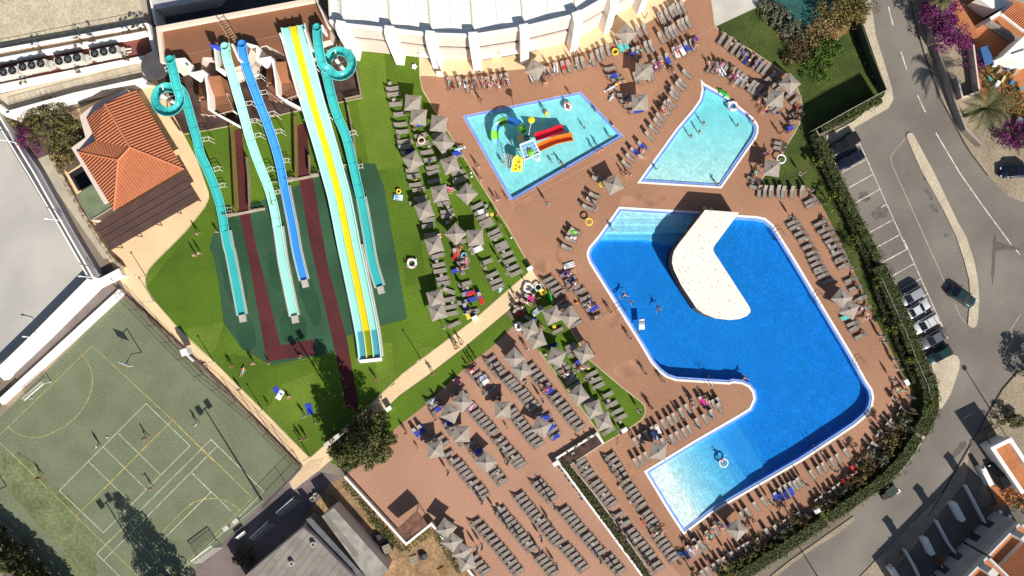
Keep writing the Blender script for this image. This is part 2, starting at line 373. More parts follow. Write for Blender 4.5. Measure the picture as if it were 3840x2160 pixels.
isl = [P('p4',960,200),P('p4',965,170),P('p4',990,155),P('p4',1020,160),P('p4',1045,200),P('p4',1250,580),P('p4',1480,1060),P('p4',1560,1200),P('p4',1640,1440),
  P('q1',1680,420),P('q1',1692,600),P('q1',1680,780),P('q1',1665,860),P('q1',1640,885),P('q1',1600,875),P('q1',1578,850),P('q1',1600,560),P('q1',1590,400),P('q1',1545,220),P('p4',1460,1200),P('p4',1330,930),P('p4',1100,520)]
raised('traffic_island', isl, .13, M_cobble)
raised('pavement', [P('q1',x,y) for x, y in [(1200,1260),(1300,1210),(1430,1150),(1470,1165),(1495,1210),(1490,1300),(1440,1449),(1400,1560),(1310,1700),(1260,1700),(1290,1560),(1260,1400)]], .12, M_cobble)
raised('pavement', [P('v4',x,y) for x, y in [(1290,560),(1160,780),(1010,1020),(860,1200),(760,1260),(790,1220),(940,1080),(1080,880),(1140,740),(1150,680),(1220,660)]], .10, M_cobble)
raised('pavement', [P('w5',x,y) for x, y in [(2205,800),(2000,960),(1750,1110),(1480,1300),(1270,1470),(1200,1470),(1450,1270),(1720,1080),(1990,890),(2205,740)]], .10, M_sandy)
rp = [(3405,-60),(3413,0),(3427,75),(3465,200),(3524,365),(3617,540),P('p4',1620,380),P('p4',1690,470),P('p4',1780,590),P('p4',1900,720),P('p4',2000,800),P('p4',2147,850),(4300,830),(4300,-60)]
raised('pavement', rp, .12, M_sandy)
rb = [P('v4',2180,100),P('v4',2060,170),P('v4',1930,320),P('v4',1800,540),P('v4',1540,1000),P('v4',1330,1360),P('w6',280,819),(3150,2260),(4300,2260),(4300,1350)]
raised('pavement', rb, .10, M_sandy)
def paint(name, segs, w, z, m, closed=False):
 b = MB()
 for si, pts in enumerate(segs):
  z += .0003; L, Q = offset_line(pts, w / 2, closed), offset_line(pts, -w / 2, closed); n = len(pts)
  vs = [(p.x, p.y, z) for p in L] + [(p.x, p.y, z) for p in Q]
  b.add(vs, [(i, n + i, n + (i + 1) % n, (i + 1) % n) for i in range(n if closed else n - 1)])
 o = b.build(name, m); o['kind'] = 'structure'; return o
paint('road_marking', [GL('r16', s) for s in ([(783,68),(830,258)], [(908,518),(968,705)], [(1075,958),(1155,1130)])] +
  [GL('p4', [(1260,155),(1500,560),(1760,930),(2018,1280)]), GL('p4', [(2066,1333),(2106,1382)])], .16, .0065, M_rline)
paint('road_marking', [GL('q1', [(2110,750),(1935,1028)])], .10, .0065, M_kerb)
pk = [GL('p4', [(425,110),(970,1330)]) , GL('q1', [(940,0),(1110,390),(1380,990)])]
for a, b in [((380,325),(492,268)),((318,552),(565,420)),((385,708),(632,570)),((455,858),(700,722)),((708,905),(768,872)),((592,1160),(837,1025)),((662,1310),(905,1176)),((742,1449),(972,1325))]: pk.append(GL('p4', [a, b]))
for a, b in [((725,228),(972,92)),((797,375),(1042,238)),((865,525),(1110,388)),((960,690),(1175,540)),((1010,820),(1245,685)),((1180,900),(1310,830))]: pk.append(GL('q1', [a, b]))
paint('parking_bay_marking', pk, .12, .0065, M_rline)
paint('road_marking', [GL('p4', [(950,215),(830,360),(805,400),(815,470),(900,660),(1020,920),(1240,1420)]), GL('q1', [(1160,0),(1370,470)]), GL('q1', [(1450,640),(1500,760),(1570,850)])], .10, .0065, M_kerb)
paint('road_joint', [GL('v4', [(2095,130),(1930,320),(1800,535),(1540,1000),(1330,1360),(1180,1600)])], .16, .106, mat('dark_gutter', (.07, .055, .045)))
paint('road_joint', [NL([(3413,-20),(3427,75),(3465,200),(3524,365),(3617,540),P('p4',1620,380),P('p4',1690,470),P('p4',1780,590)])], .16, .126, MATS['dark_gutter'])
paint('deck_joint', [GL('r15', [(300,378),(490,268)]), GL('r14', [(1110,540),(1240,780),(1350,950),(1390,1120),(1330,1290)]), GL('p1', [(1385,960),(1420,990),(1360,1100),(1355,1200)]), GL('p2', [(560,1449),(640,1380),(740,1320),(2020,640)]), GL('v2', [(780,940),(900,1200),(1050,1449)])], .10, .0125, mat('pale_joint', (.46, .24, .16)))
edge = mat('grass_edging', (.52, .42, .26), .9, .15, .6)
paint('lawn_edging', [NL([(1573,208),(1574,284),(1584,336),(1635,422),(1909,860),(1993,1009)]), NL([(2023,1318),(2239,1613),(2265,1663),(2350,1612),(2403,1576),(2417,1557),(2421,1539),(2417,1520),(2403,1506),(2330,1450),(2209,1348),(2139,1236),(2060,1105),(2026,1056)]),
  NL([(1360,367),(1096,421),(854,475),(690,505)]), NL([(784,742),(770,775),(693,871),(585,979),(559,1009),(544,1039),(548,1080),(581,1132),(671,1234),(800,1355),(983,1537),(1162,1719)]), NL([(1162,1719),(1340,1563),(1512,1400),(1773,1203),(1967,1035)])], .14, .028, edge)
paint('lawn_edging', [NL([(2664,-20),(2682,101),(2891,238),(2960,285),(2992,335),(3010,395),(3008,440),(2984,492),(2951,543),(2921,603),(2862,663),(2851,689)])], .14, .020, edge)
kerbm = MB().strip(NL([(848,812),(995,783)]), .35, 0, .22).strip(NL([(1076,680),(1196,657)]), .35, 0, .22).build('splash_kerb', M_kerb); kerbm['kind'] = 'structure'
M_wet = mat('wet_green_rubber', (.024, .072, .034), .5, .1, .3)
rng = random.Random(3)
def blob(c, rx, ry, rot, n=26, jag=.12):
 out = []
 for i in range(n):
  a = 2 * math.pi * i / n; k = 1 + rng.uniform(-jag, jag)
  x, y = rx * k * math.cos(a), ry * k * math.sin(a); out.append((c.x + x * math.cos(rot) - y * math.sin(rot), c.y + x * math.sin(rot) + y * math.cos(rot)))
 return out
for i, (c, rx, ry, rot) in enumerate([(G('q3',760,1050),1.5,2.6,.2),(G('q3',630,480),1.6,5.2,.25),(G('q3',1240,1000),1.9,3.0,.3),(G('q3',1400,700),1.2,4.2,.3),(G('q3',690,150),1.6,4.5,.3),(G('q3',1050,420),1.0,3.2,.2),(G('q3',1200,150),.7,4,.25)]):
 sheet('wet_patch', blob(c, rx, ry, rot), .0212 + .0003 * i, M_wet, kind='structure')
court = [(458,1108),(1128,1750),(715,2152),(600,2260),(240,2230),(0,1952),(-80,1880),(-80,1640),(0,1565)]
sheet('sports_court', NL(court), .0075, M_court, kind='structure')
M_ct2 = mat('mossy_turf', (.148, .170, .080), 1, .2, .3, fine=.3, fscale=2.2)
for i, (c, rx, ry, rot) in enumerate([(G('w1',480,750),3.2,9,.7),(G('w1',180,480),2.2,4,.7),(G('w1',800,1300),2.2,3.4,.5)]): sheet('worn_patch', blob(c, rx, ry, rot, 30, .2), .0105 + .0005 * i, M_ct2, kind='structure')
sheet('worn_patch', NL([(458,1108),(0,1565),(-80,1640),(-80,1625),(0,1530),(440,1085)]), 0.0125, M_sandy, kind='structure')
def arc(z, pts): return smooth_pts(GL(z, pts), 5)
wl = [[(1470,572),(1912,997),(1040-0,1872)], [(1470,572),(595,1449)], [(1183,865),(1615,1288)], [(1040,1010),(1470,1432)], [(890,1155),(1330,1580)]]
paint('court_marking', [GL('u3', [(1470,572),(1912,997),(1040,1872),(597,1448)])], .11, .0155, M_line, closed=True)
paint('court_marking', [GL('u3', s) for s in wl[2:]], .10, .0165, M_line)
paint('court_marking', [GL('u4', [(408,990),(900,1470)]), GL('w2', [(248,75),(778,598),(400,975),(0,1345),(-60,1400)]), GL('w1', [(2126,72),(975,1225),(1200,1449),(1260,1510)]), GL('w1', [(2147,180),(1045,1290)]),
  GL('w2', [(310,140),(0,450)]), GL('w2', [(48,405),(445,795)]), GL('w1', [(1927,408),(2122,602),(1510,1215)]), GL('w1', [(1308,1025),(1710,1418)]), GL('w2', [(248,602),(0,848)])], .11, .0175, M_line)
paint('court_marking', [GL('u3', [(-160,1040),(930,-10)]), GL('u3', [(930,-10),(1735,738),(2147,1150)]), GL('u4', [(0,770),(695,1449)]), GL('w2', [(0,20),(662,660),(0,1310)]), GL('u3', [(0,965),(500,1449)]), GL('w1', [(0,105),(1380,1440)]), GL('u3', [(1735,738),(1030,1449)]), GL('w1', [(1600,10),(770,845)]),
  arc('u3', [(820,75),(890,170),(928,290),(925,400),(880,540),(780,690),(650,800),(500,880),(380,912),(240,900),(140,855),(80,800)]), arc('w2', [(0,760),(90,700),(220,670),(340,675),(430,710),(545,785)]), arc('w1', [(2147,665),(2000,690),(1900,740),(1660,980),(1600,1080),(1580,1200)])], .10, .0185, M_liney)
M_yard = mat('grey_yard_concrete', (.16, .125, .12), .95, .25, .2, fine=.2)
M_dirt = mat('orange_dirt', (.29, .18, .095), 1, .2, .4, fine=.3, fscale=2)
sheet('yard', NL([(1128,1752),(1150,1800),(1192,1768),(1296,1790),(1160,1920),(1130,1960),(900,2240),(640,2240),(715,2152)]), .0053, M_yard, kind='structure')
sheet('yard', NL([(1240,1810),(1296,1790),(1400,1901),(1527,2045),(1616,1966),(1773,2160),(1800,2230),(1450,2230),(1130,1960)]), .0058, M_dirt, kind='structure')
sheet('yard', NL([P('w3',330,1180),P('w3',560,1050),P('w3',880,1449),(1740,2230),(1560,2230),(1520,2140)]), .0085, M_dirt, kind='structure')
sheet('garden_path', NL([P('w1',-40,880),P('w1',60,930),P('w1',560,1449),P('w1',640,1560),P('w1',440,1560),P('w1',-40,1050)]), .0115, M_sandy, kind='structure')
M_terra = mat('terracotta_yard', (.40, .15, .06), .9, .12, .2, fine=.15, fscale=3)
sheet('terracotta_yard', NL([P('r16',1420,-60),P('r16',1830,-60),P('r16',2200,60),P('r16',2200,1449),P('r16',2000,1300),P('r16',1700,1000),P('r16',1640,460),P('r16',1560,400),P('r16',1470,250),P('r16',1400,60)]), .126, M_terra, kind='structure')
# ------------------------------------------------------------------ pools
def water_mat(name, dens, colr, sc, centres, lo=.80):
 m = bpy.data.materials.new(name); m.use_nodes = True; nt = m.node_tree; nt.nodes.clear(); N = nt.nodes.new; Lk = nt.links.new
 out = N('ShaderNodeOutputMaterial'); mx = N('ShaderNodeMixShader'); tr = N('ShaderNodeBsdfTransparent'); gl = N('ShaderNodeBsdfGlossy')
 gl.inputs['Roughness'].default_value = .05; fr = N('ShaderNodeFresnel'); fr.inputs[0].default_value = 1.33
 va = N('ShaderNodeVolumeAbsorption'); va.inputs['Density'].default_value = dens; va.inputs['Color'].default_value = (*colr, 1)
 tc = N('ShaderNodeTexCoord'); no = N('ShaderNodeTexNoise'); no.inputs['Scale'].default_value = .35; no.inputs['Detail'].default_value = 2
 Lk(tc.outputs['Object'], no.inputs['Vector'])
 v1 = N('ShaderNodeVectorMath'); v1.operation = 'MULTIPLY_ADD'; v1.inputs[1].default_value = (1.6, 1.6, 0); Lk(no.outputs['Color'], v1.inputs[0]); Lk(tc.outputs['Object'], v1.inputs[2])
 acc = None
 for (cx, cy, rr) in centres:
  d = N('ShaderNodeVectorMath'); d.operation = 'DISTANCE'; d.inputs[1].default_value = (cx + .8, cy + .8, 0); Lk(v1.outputs[0], d.inputs[0])
  s = N('ShaderNodeMath'); s.operation = 'MULTIPLY'; s.inputs[1].default_value = 2 * math.pi / .62; Lk(d.outputs['Value'], s.inputs[0])
  sn = N('ShaderNodeMath'); sn.operation = 'SINE'; Lk(s.outputs[0], sn.inputs[0])
  fo = N('ShaderNodeMapRange'); fo.inputs[1].default_value = 0; fo.inputs[2].default_value = rr; fo.inputs[3].default_value = 1; fo.inputs[4].default_value = 0; Lk(d.outputs['Value'], fo.inputs[0])
  mu = N('ShaderNodeMath'); mu.operation = 'MULTIPLY'; Lk(sn.outputs[0], mu.inputs[0]); Lk(fo.outputs[0], mu.inputs[1])
  if acc is None: acc = mu
  else:
   ad = N('ShaderNodeMath'); ad.operation = 'ADD'; Lk(acc.outputs[0], ad.inputs[0]); Lk(mu.outputs[0], ad.inputs[1]); acc = ad
 n2 = N('ShaderNodeTexNoise'); n2.inputs['Scale'].default_value = sc; n2.inputs['Detail'].default_value = 1.5; n2.inputs['Distortion'].default_value = .5; Lk(tc.outputs['Object'], n2.inputs['Vector'])
 hs = n2.outputs['Fac']
 if acc is not None:
  a2 = N('ShaderNodeMath'); a2.operation = 'MULTIPLY_ADD'; a2.inputs[1].default_value = .13; Lk(acc.outputs[0], a2.inputs[0]); Lk(hs, a2.inputs[2]); hs = a2.outputs[0]
 pp = N('ShaderNodeMath'); pp.operation = 'PINGPONG'; pp.inputs[1].default_value = .10; Lk(hs, pp.inputs[0])
 hgt = N('ShaderNodeMath'); hgt.operation = 'MULTIPLY'; hgt.inputs[1].default_value = 10; Lk(pp.outputs[0], hgt.inputs[0])
 bp = N('ShaderNodeBump'); bp.inputs['Strength'].default_value = .35; bp.inputs['Distance'].default_value = .06; Lk(hgt.outputs[0], bp.inputs['Height'])
 Lk(bp.outputs[0], gl.inputs['Normal'])
 mr = N('ShaderNodeMapRange'); mr.interpolation_type = 'SMOOTHSTEP'; mr.inputs[1].default_value = .25; mr.inputs[2].default_value = 1.0; mr.inputs[3].default_value = lo; mr.inputs[4].default_value = 1.0; Lk(hgt.outputs[0], mr.inputs[0])  # ripple pattern in the tint stands in for caustic light lines
 cb = N('ShaderNodeCombineColor')
 for k in range(3): Lk(mr.outputs[0], cb.inputs[k])
 Lk(cb.outputs[0], tr.inputs['Color'])
 ge = N('ShaderNodeNewGeometry'); iv = N('ShaderNodeMath'); iv.operation = 'SUBTRACT'; iv.inputs[0].default_value = 1; Lk(ge.outputs['Backfacing'], iv.inputs[1])
 fm = N('ShaderNodeMath'); fm.operation = 'MULTIPLY'; Lk(fr.outputs[0], fm.inputs[0]); Lk(iv.outputs[0], fm.inputs[1])      # no total reflection on the way out
 Lk(fm.outputs[0], mx.inputs[0]); Lk(tr.outputs[0], mx.inputs[1]); Lk(gl.outputs[0], mx.inputs[2]); Lk(mx.outputs[0], out.inputs['Surface']); Lk(va.outputs[0], out.inputs['Volume'])
 m.diffuse_color = (.1, .4, .8, 1); MATS[name] = m; return m
def inside(p, poly):
 c = False; n = len(poly)
 for i in range(n):
  a, b = poly[i], poly[i - 1]
  if (a[1] > p[1]) != (b[1] > p[1]) and p[0] < (b[0] - a[0]) * (p[1] - a[1]) / (b[1] - a[1]) + a[0]: c = not c
 return c
def side(p, a, b): return (b.x - a.x) * (p[1] - a.y) - (b.y - a.y) * (p[0] - a.x)
def pdist(p, a, b): return side(p, a, b) / (Vector((b.x - a.x, b.y - a.y)).length)
def pool(key, name, wmat, floor_m, depth, step, copm, zc=.022):
 o, i1, i2 = POOLS[key]; n = len(o)
 def ringf(A, B, z, m, nm):
  vs = [(p.x, p.y, z) for p in A] + [(p.x, p.y, z) for p in B]
  ob = MB().add(vs, [(i, (i + 1) % n, n + (i + 1) % n, n + i) for i in range(n)]).build(nm, m); ob['kind'] = 'structure'; return ob
 b = MB(); vs = []
 for p, q in zip(o, i1): vs += [(p.x, p.y, -.02), (p.x, p.y, zc + .03), (q.x, q.y, zc + .03), (q.x, q.y, -.05)]
 fs = []
 for i in range(n):
  j = (i + 1) % n
  for k in range(3): fs.append((i * 4 + k, j * 4 + k, j * 4 + k + 1, i * 4 + k + 1))
 c = b.add(vs, fs).build('pool_coping', copm); c['kind'] = 'structure'
 ringf(i1, i2, -.02, M_band, 'pool_edge_tiles')
 w = MB(); vs = [(p.x, p.y, -.02) for p in i2] + [(p.x, p.y, -1.9) for p in i2]
 w.add(vs, [(i, n + i, n + (i + 1) % n, (i + 1) % n) for i in range(n)]); wo = w.build('pool_wall', floor_m[0]); wo['kind'] = 'structure'
 xs = [p.x for p in i2]; ys = [p.y for p in i2]; big = offset_line(i2, -.5, True)
 nx = int((max(xs) - min(xs) + 1.2) / step) + 1; ny = int((max(ys) - min(ys) + 1.2) / step) + 1; x0, y0 = min(xs) - .6, min(ys) - .6
 vid = {}; V = []; F = []; MI = []
 def vtx(i, j):
  if (i, j) not in vid: x, y = x0 + i * step, y0 + j * step; vid[(i, j)] = len(V); V.append((x, y, -depth((x, y))))
  return vid[(i, j)]
 for i in range(nx):
  for j in range(ny):
   cx, cy = x0 + (i + .5) * step, y0 + (j + .5) * step
   if inside((cx, cy), big): F.append((vtx(i, j), vtx(i + 1, j), vtx(i + 1, j + 1), vtx(i, j + 1)))
 me = bpy.data.meshes.new('pool_floor'); me.from_pydata(V, [], F); me.materials.append(floor_m[1]); me.materials.append(M_tiles); me.update()
 for p in me.polygons: p.material_index = 1 if key == 'big' and p.center.z > -.66 else 0
 fo = bpy.data.objects.new('pool_floor', me); link(fo); fo['kind'] = 'structure'
 pts = offset_line(i2, -.02, True)
 wt = MB().prism(pts, -2.1, -.05).build(name, wmat); wt['kind'] = 'structure'
 return wt
M_tile = mat('pale_pool_tiles', (.86, .90, .92), .5, .05, .5); M_tilec = mat('turquoise_pool_tiles', (.60, .84, .80), .5, .05, .5)
M_tiled = mat('white_blue_pool_tiles', (.84, .90, .94), .5, .05, .5)
M_tiles = mat('ice_white_pool_tiles', (.86, .99, .91), .5, .05, .5)
La, Lb = G('w4',1345,310), G('w4',1660,830); Lc, Ld = G('v3',250,580), G('v3',560,1060); Le, Lf = G('v3',425,455), G('v3',740,965)
Ta, Tb = G('p3',0,1050), G('p3',280,1062); T2a, T2b = G('p3',0,1120), G('p3',210,1130)
nar = [Vector((p.x, p.y)) for p in GL('v3', [(560,390),(-300,900),(-700,1300),(-100,1560),(250,1400),(760,960)])]
def depth_big(p):
 x, y = p
 d1 = pdist(p, La, Lb)   # >0 towards the deep end
 if inside(p, [(q.x, q.y) for q in nar]) or y < G('v3',0,900).y:
  d2 = pdist(p, Lc, Ld); d3 = pdist(p, Le, Lf)
  bl = lambda t, w=.4: max(0, min(1, t / w + .5))
  d = .035 + max(0, .075 + d1 * .010) if d1 < .2 else .11
  z2 = .18 + .60 * max(0, min(1, d1 / (d1 - d2))) if d1 > 0 and d2 < 0 else (.18 if d1 <= 0 else .78)
  d += (z2 - d) * bl(d1); d += (.92 - d) * bl(d2); d += (min(1.18, 1.06 + .05 * max(0, d3)) - d) * bl(d3); return d
 xr = G('n',2640,0).x
 if x < xr:
  u = y - Ta.y
  if y > (Ta.y + Tb.y) / 2:          # the steps down from the top edge
   k = min(6, int((6.6 - u) / 1.1 + .001)) if u < 6.6 else 0
   return .08 + .055 * max(0, k)
  t = y - ((T2a.y + T2b.y) / 2 - max(0, x - T2b.x) * .25); return .58 + .60 * max(0, min(1, .5 - t / .5))
 return 1.18
cts = [(*G('u1',1150,570)[:2], 7), (*G('u1',1270,470)[:2], 9), (*G('u2',950,1000)[:2], 10), (*G('u2',150,960)[:2], 7), (*G('v3',300,700)[:2], 6), (*G('u2',60,300)[:2], 8), (*G('v3',480,620)[:2], 6), (*G('u2',1350,1150)[:2], 9)]
Wb = water_mat('pool_water_blue', 1.55, (.07, .70, .935), 1.05, cts, .82)
pool('big', 'pool_water', Wb, (M_tiled, M_tiled), depth_big, .16, M_coping)
cts2 = [(*G('p2',1170,900)[:2], 4), (*G('p2',1230,280)[:2], 4), (*G('p2',1420,520)[:2], 4), (*G('p2',540,900)[:2], 4)]
Wk = water_mat('pool_water_turquoise', 1.5, (.12, .86, .95), 1.0, cts2, .86)
pool('kid', 'pool_water', Wk, (M_tilec, M_tilec), lambda p: .30, .35, mat('pink_stone_coping', (.52, .30, .22), .8, .1, .5))
cts3 = [(*G('r15',360,1240)[:2], 5), (*G('r15',700,1260)[:2], 5), (*G('r15',235,1370)[:2], 4)]
Wt = water_mat('pool_water_pale', 1.5, (.12, .86, .95), 1.0, cts3, .86)
kt, kb = W(2640, 330).y, W(2640, 700).y
pool('kite', 'pool_water', Wt, (M_tilec, M_tilec), lambda p: .10 + .26 * max(0, min(1, (p[1] - kb) / (kt - kb) * 1.25)), .4, M_coping)
b = MB()
for z, pts in (('u2', [(1115,62),(1423,132),(925,180),(1232,252),(1542,322),(1353,442),(1660,515),(1162,562),(1470,632),(1776,705),(1282,752),(932,708),(562,672),(1590,824),(1898,897),(1398,945),(1705,1015),(1984,1108),(1733,1265),(1283,1280),(1165,1090),(798,1052),(1048,900),(680,864),(488,982),(250,598),(440,482),(126,410),(322,292),(204,100),(180,910),(296,1100)]), ('v3', [(1566,118),(1190,85),(950,238),(1316,272),(705,390),(1070,427),(1436,463),(822,580),(1190,620),(942,772)])):
 for x, y in pts: c = G(z, x, y); b.lathe((c.x, c.y, 0), [(.17, -1.2), (.17, -1.168), (0, -1.167)], 8)
o = b.build('pool_floor_lamps', mat('lamp_lens', (.9, .95, .9), .3)); o['kind'] = 'structure'
b = MB()
for x, y in [(1440,1042),(1570,965),(1657,1110),(1532,1187)]: c = G('u2', x, y); b.prism([(c.x-.32, c.y-.28), (c.x+.3, c.y-.3), (c.x+.34, c.y+.28), (c.x-.3, c.y+.3)], -1.2, -1.165)
o = b.build('pool_floor_drains', mat('green_grate', (.45, .95, .80), .5)); o['kind'] = 'structure'
paint('pool_edge_shade', [GL('p2', [(632,1275),(1805,606)])], .30, -.055 + .001, mat('dark_teal_shade', (.02, .10, .16), .4))  # dark strip painted as the shade along the pool's lower edge
M_patch = mat('darker_asphalt_repair', (.115, .098, .085), .9, .15, .5); M_stain = mat('oil_stain', (.125, .108, .092), .8, .2, 1); M_dp2 = mat('faded_pavers', (.34, .178, .105), .8, .2, .5); M_damp = mat('damp_pavers', (.325, .167, .098), .6, .2, .5); M_worn = mat('tyre_worn_asphalt', (.215, .192, .165), .9, .12, .3)
for i, (z, x, y, rx, ry, rt, m) in enumerate([('p4',1190,775,.35,1.0,.6,M_stain),('p4',1150,610,.3,.4,0,M_stain),('p4',1240,910,.4,.9,.6,M_stain),('p4',700,960,1.3,.9,.5,M_stain),('p4',720,1380,.6,.9,.5,M_stain),('p4',1360,1190,.3,.3,0,M_stain),('q1',1840,200,.30,3.6,-.05,M_patch),('v4',1500,920,.5,1.5,-.7,M_patch),('v4',955,1160,.3,.35,0,M_stain),('q1',800,290,.5,1.2,.5,M_stain),('v4',1940,100,.12,.12,0,M_patch),('q1',1340,900,.5,.4,0,M_stain),('p4',540,800,.9,.8,.3,M_stain)]):
 sheet('road_stain', blob(G(z, x, y), rx, ry, rt, 22, .25), .0045 + .0001 * i, m, kind='structure')
sheet('road_patch', GL('p4', [(1830,1235),(2145,1330),(2100,1338),(1900,1335),(1838,1360)]), .0062, M_patch, kind='structure')
for i, (z, x, y, rx, ry, rt) in enumerate([('p3',100,740,2.6,1.0,.1),('p3',330,730,1.4,.6,.4),('v2',1000,1270,.35,1.6,.5),('v2',1020,1370,.5,.9,.5),('u1',380,380,1.8,1.4,0),('p2',760,1340,2.2,.35,.5),('u1',1050,900,1.6,1.2,.3),('u1',560,270,1.2,1.6,.3),('v2',950,230,1.8,1.2,.2),('r14',1550,980,1.0,1.6,-.5),('w4',1310,960,.3,.7,.4),('w4',1080,650,.5,1.4,.5)]):
 sheet('damp_patch', [(p.x, p.y) for p in smooth_pts([Vector((*q, 0)) for q in blob(G(z, x, y), rx, ry, rt, 11, .22)], 4, True)], .0118 + .00005 * i, M_damp if i % 2 else M_dp2, kind='structure')
# ------------------------------------------------------------------ sunbeds
M_sling = mat('taupe_sling_fabric', (.26, .228, .20), .85, .06, 2)
M_sframe = mat('bronze_sunbed_frame', (.10, .075, .055), .5)
M_sframel = mat('light_sunbed_frame', (.42, .38, .33), .5)
def make_lounger(frame_m):
 t = empty('sunbed', (0, 0, 0), 0, 'x', 'sunbed')
 f = MB()
 for s in (-1, 1):
  f.beam((-.95, s*.265, .32), (1.0, s*.265, .32), .05, .05)
  for x in (-.72, .72): f.beam((x, s*.265, .32), (x + (.06 if x > 0 else -.06), s*.265, 0), .05, .05)
  f.beam((-.62, s*.23, .32), (-.45, s*.23, .66), .03, .03)
 for x in (-.95, 1.0): f.beam((x, -.265, .32), (x, .265, .32), .05, .05)
 f.beam((-.62, -.23, .33), (-.62, .23, .33), .03, .03)
 f.build('frame', frame_m, t)
 b = MB(); n = 5; vs = []
 for i in range(n + 1):
  x = -.25 + 1.13 * i / n; z = .355 - .02 * math.sin(math.pi * i / n)
  vs += [(x, -.25, z), (x, .25, z), (x, .25, z - .03), (x, -.25, z - .03)]
 fs = [(3, 2, 1, 0), (n*4, n*4+1, n*4+2, n*4+3)]
 for i in range(n):
  for k in range(4): fs.append((i*4+k, (i+1)*4+k, (i+1)*4+(k+1) % 4, i*4+(k+1) % 4))
 b.add(vs, [f2[::-1] for f2 in fs]).build('seat', M_sling, t)
 c, s = math.cos(R(40)), math.sin(R(40)); k = MB(); vs = []
 for d, o in ((0, 0), (.42, -.015), (.82, 0)):
  for y, e in ((-.25, 0), (.29, 0), (.29, -.03), (-.25, -.03)):
   q = o + e; vs.append((-.25 - d*c + q*s, y, .36 + d*s + q*c))
 fs = [(0, 1, 2, 3), (11, 10, 9, 8)]
 for i in range(2):
  for j in range(4): fs.append((i*4+j, i*4+(j+1) % 4, (i+1)*4+(j+1) % 4, (i+1)*4+j))
 k.add(vs, fs).build('backrest', M_sling, t)
 return t
LP_dark = make_lounger(M_sframe); LP_light = make_lounger(M_sframel)
PROTO = {'d': [LP_dark, 0], 'l': [LP_light, 0]}
def L(x0, y0, x1, y1, n):
 return [(x0 + (x1 - x0) * i / (n - 1), y0 + (y1 - y0) * i / (n - 1)) for i in range(n)]
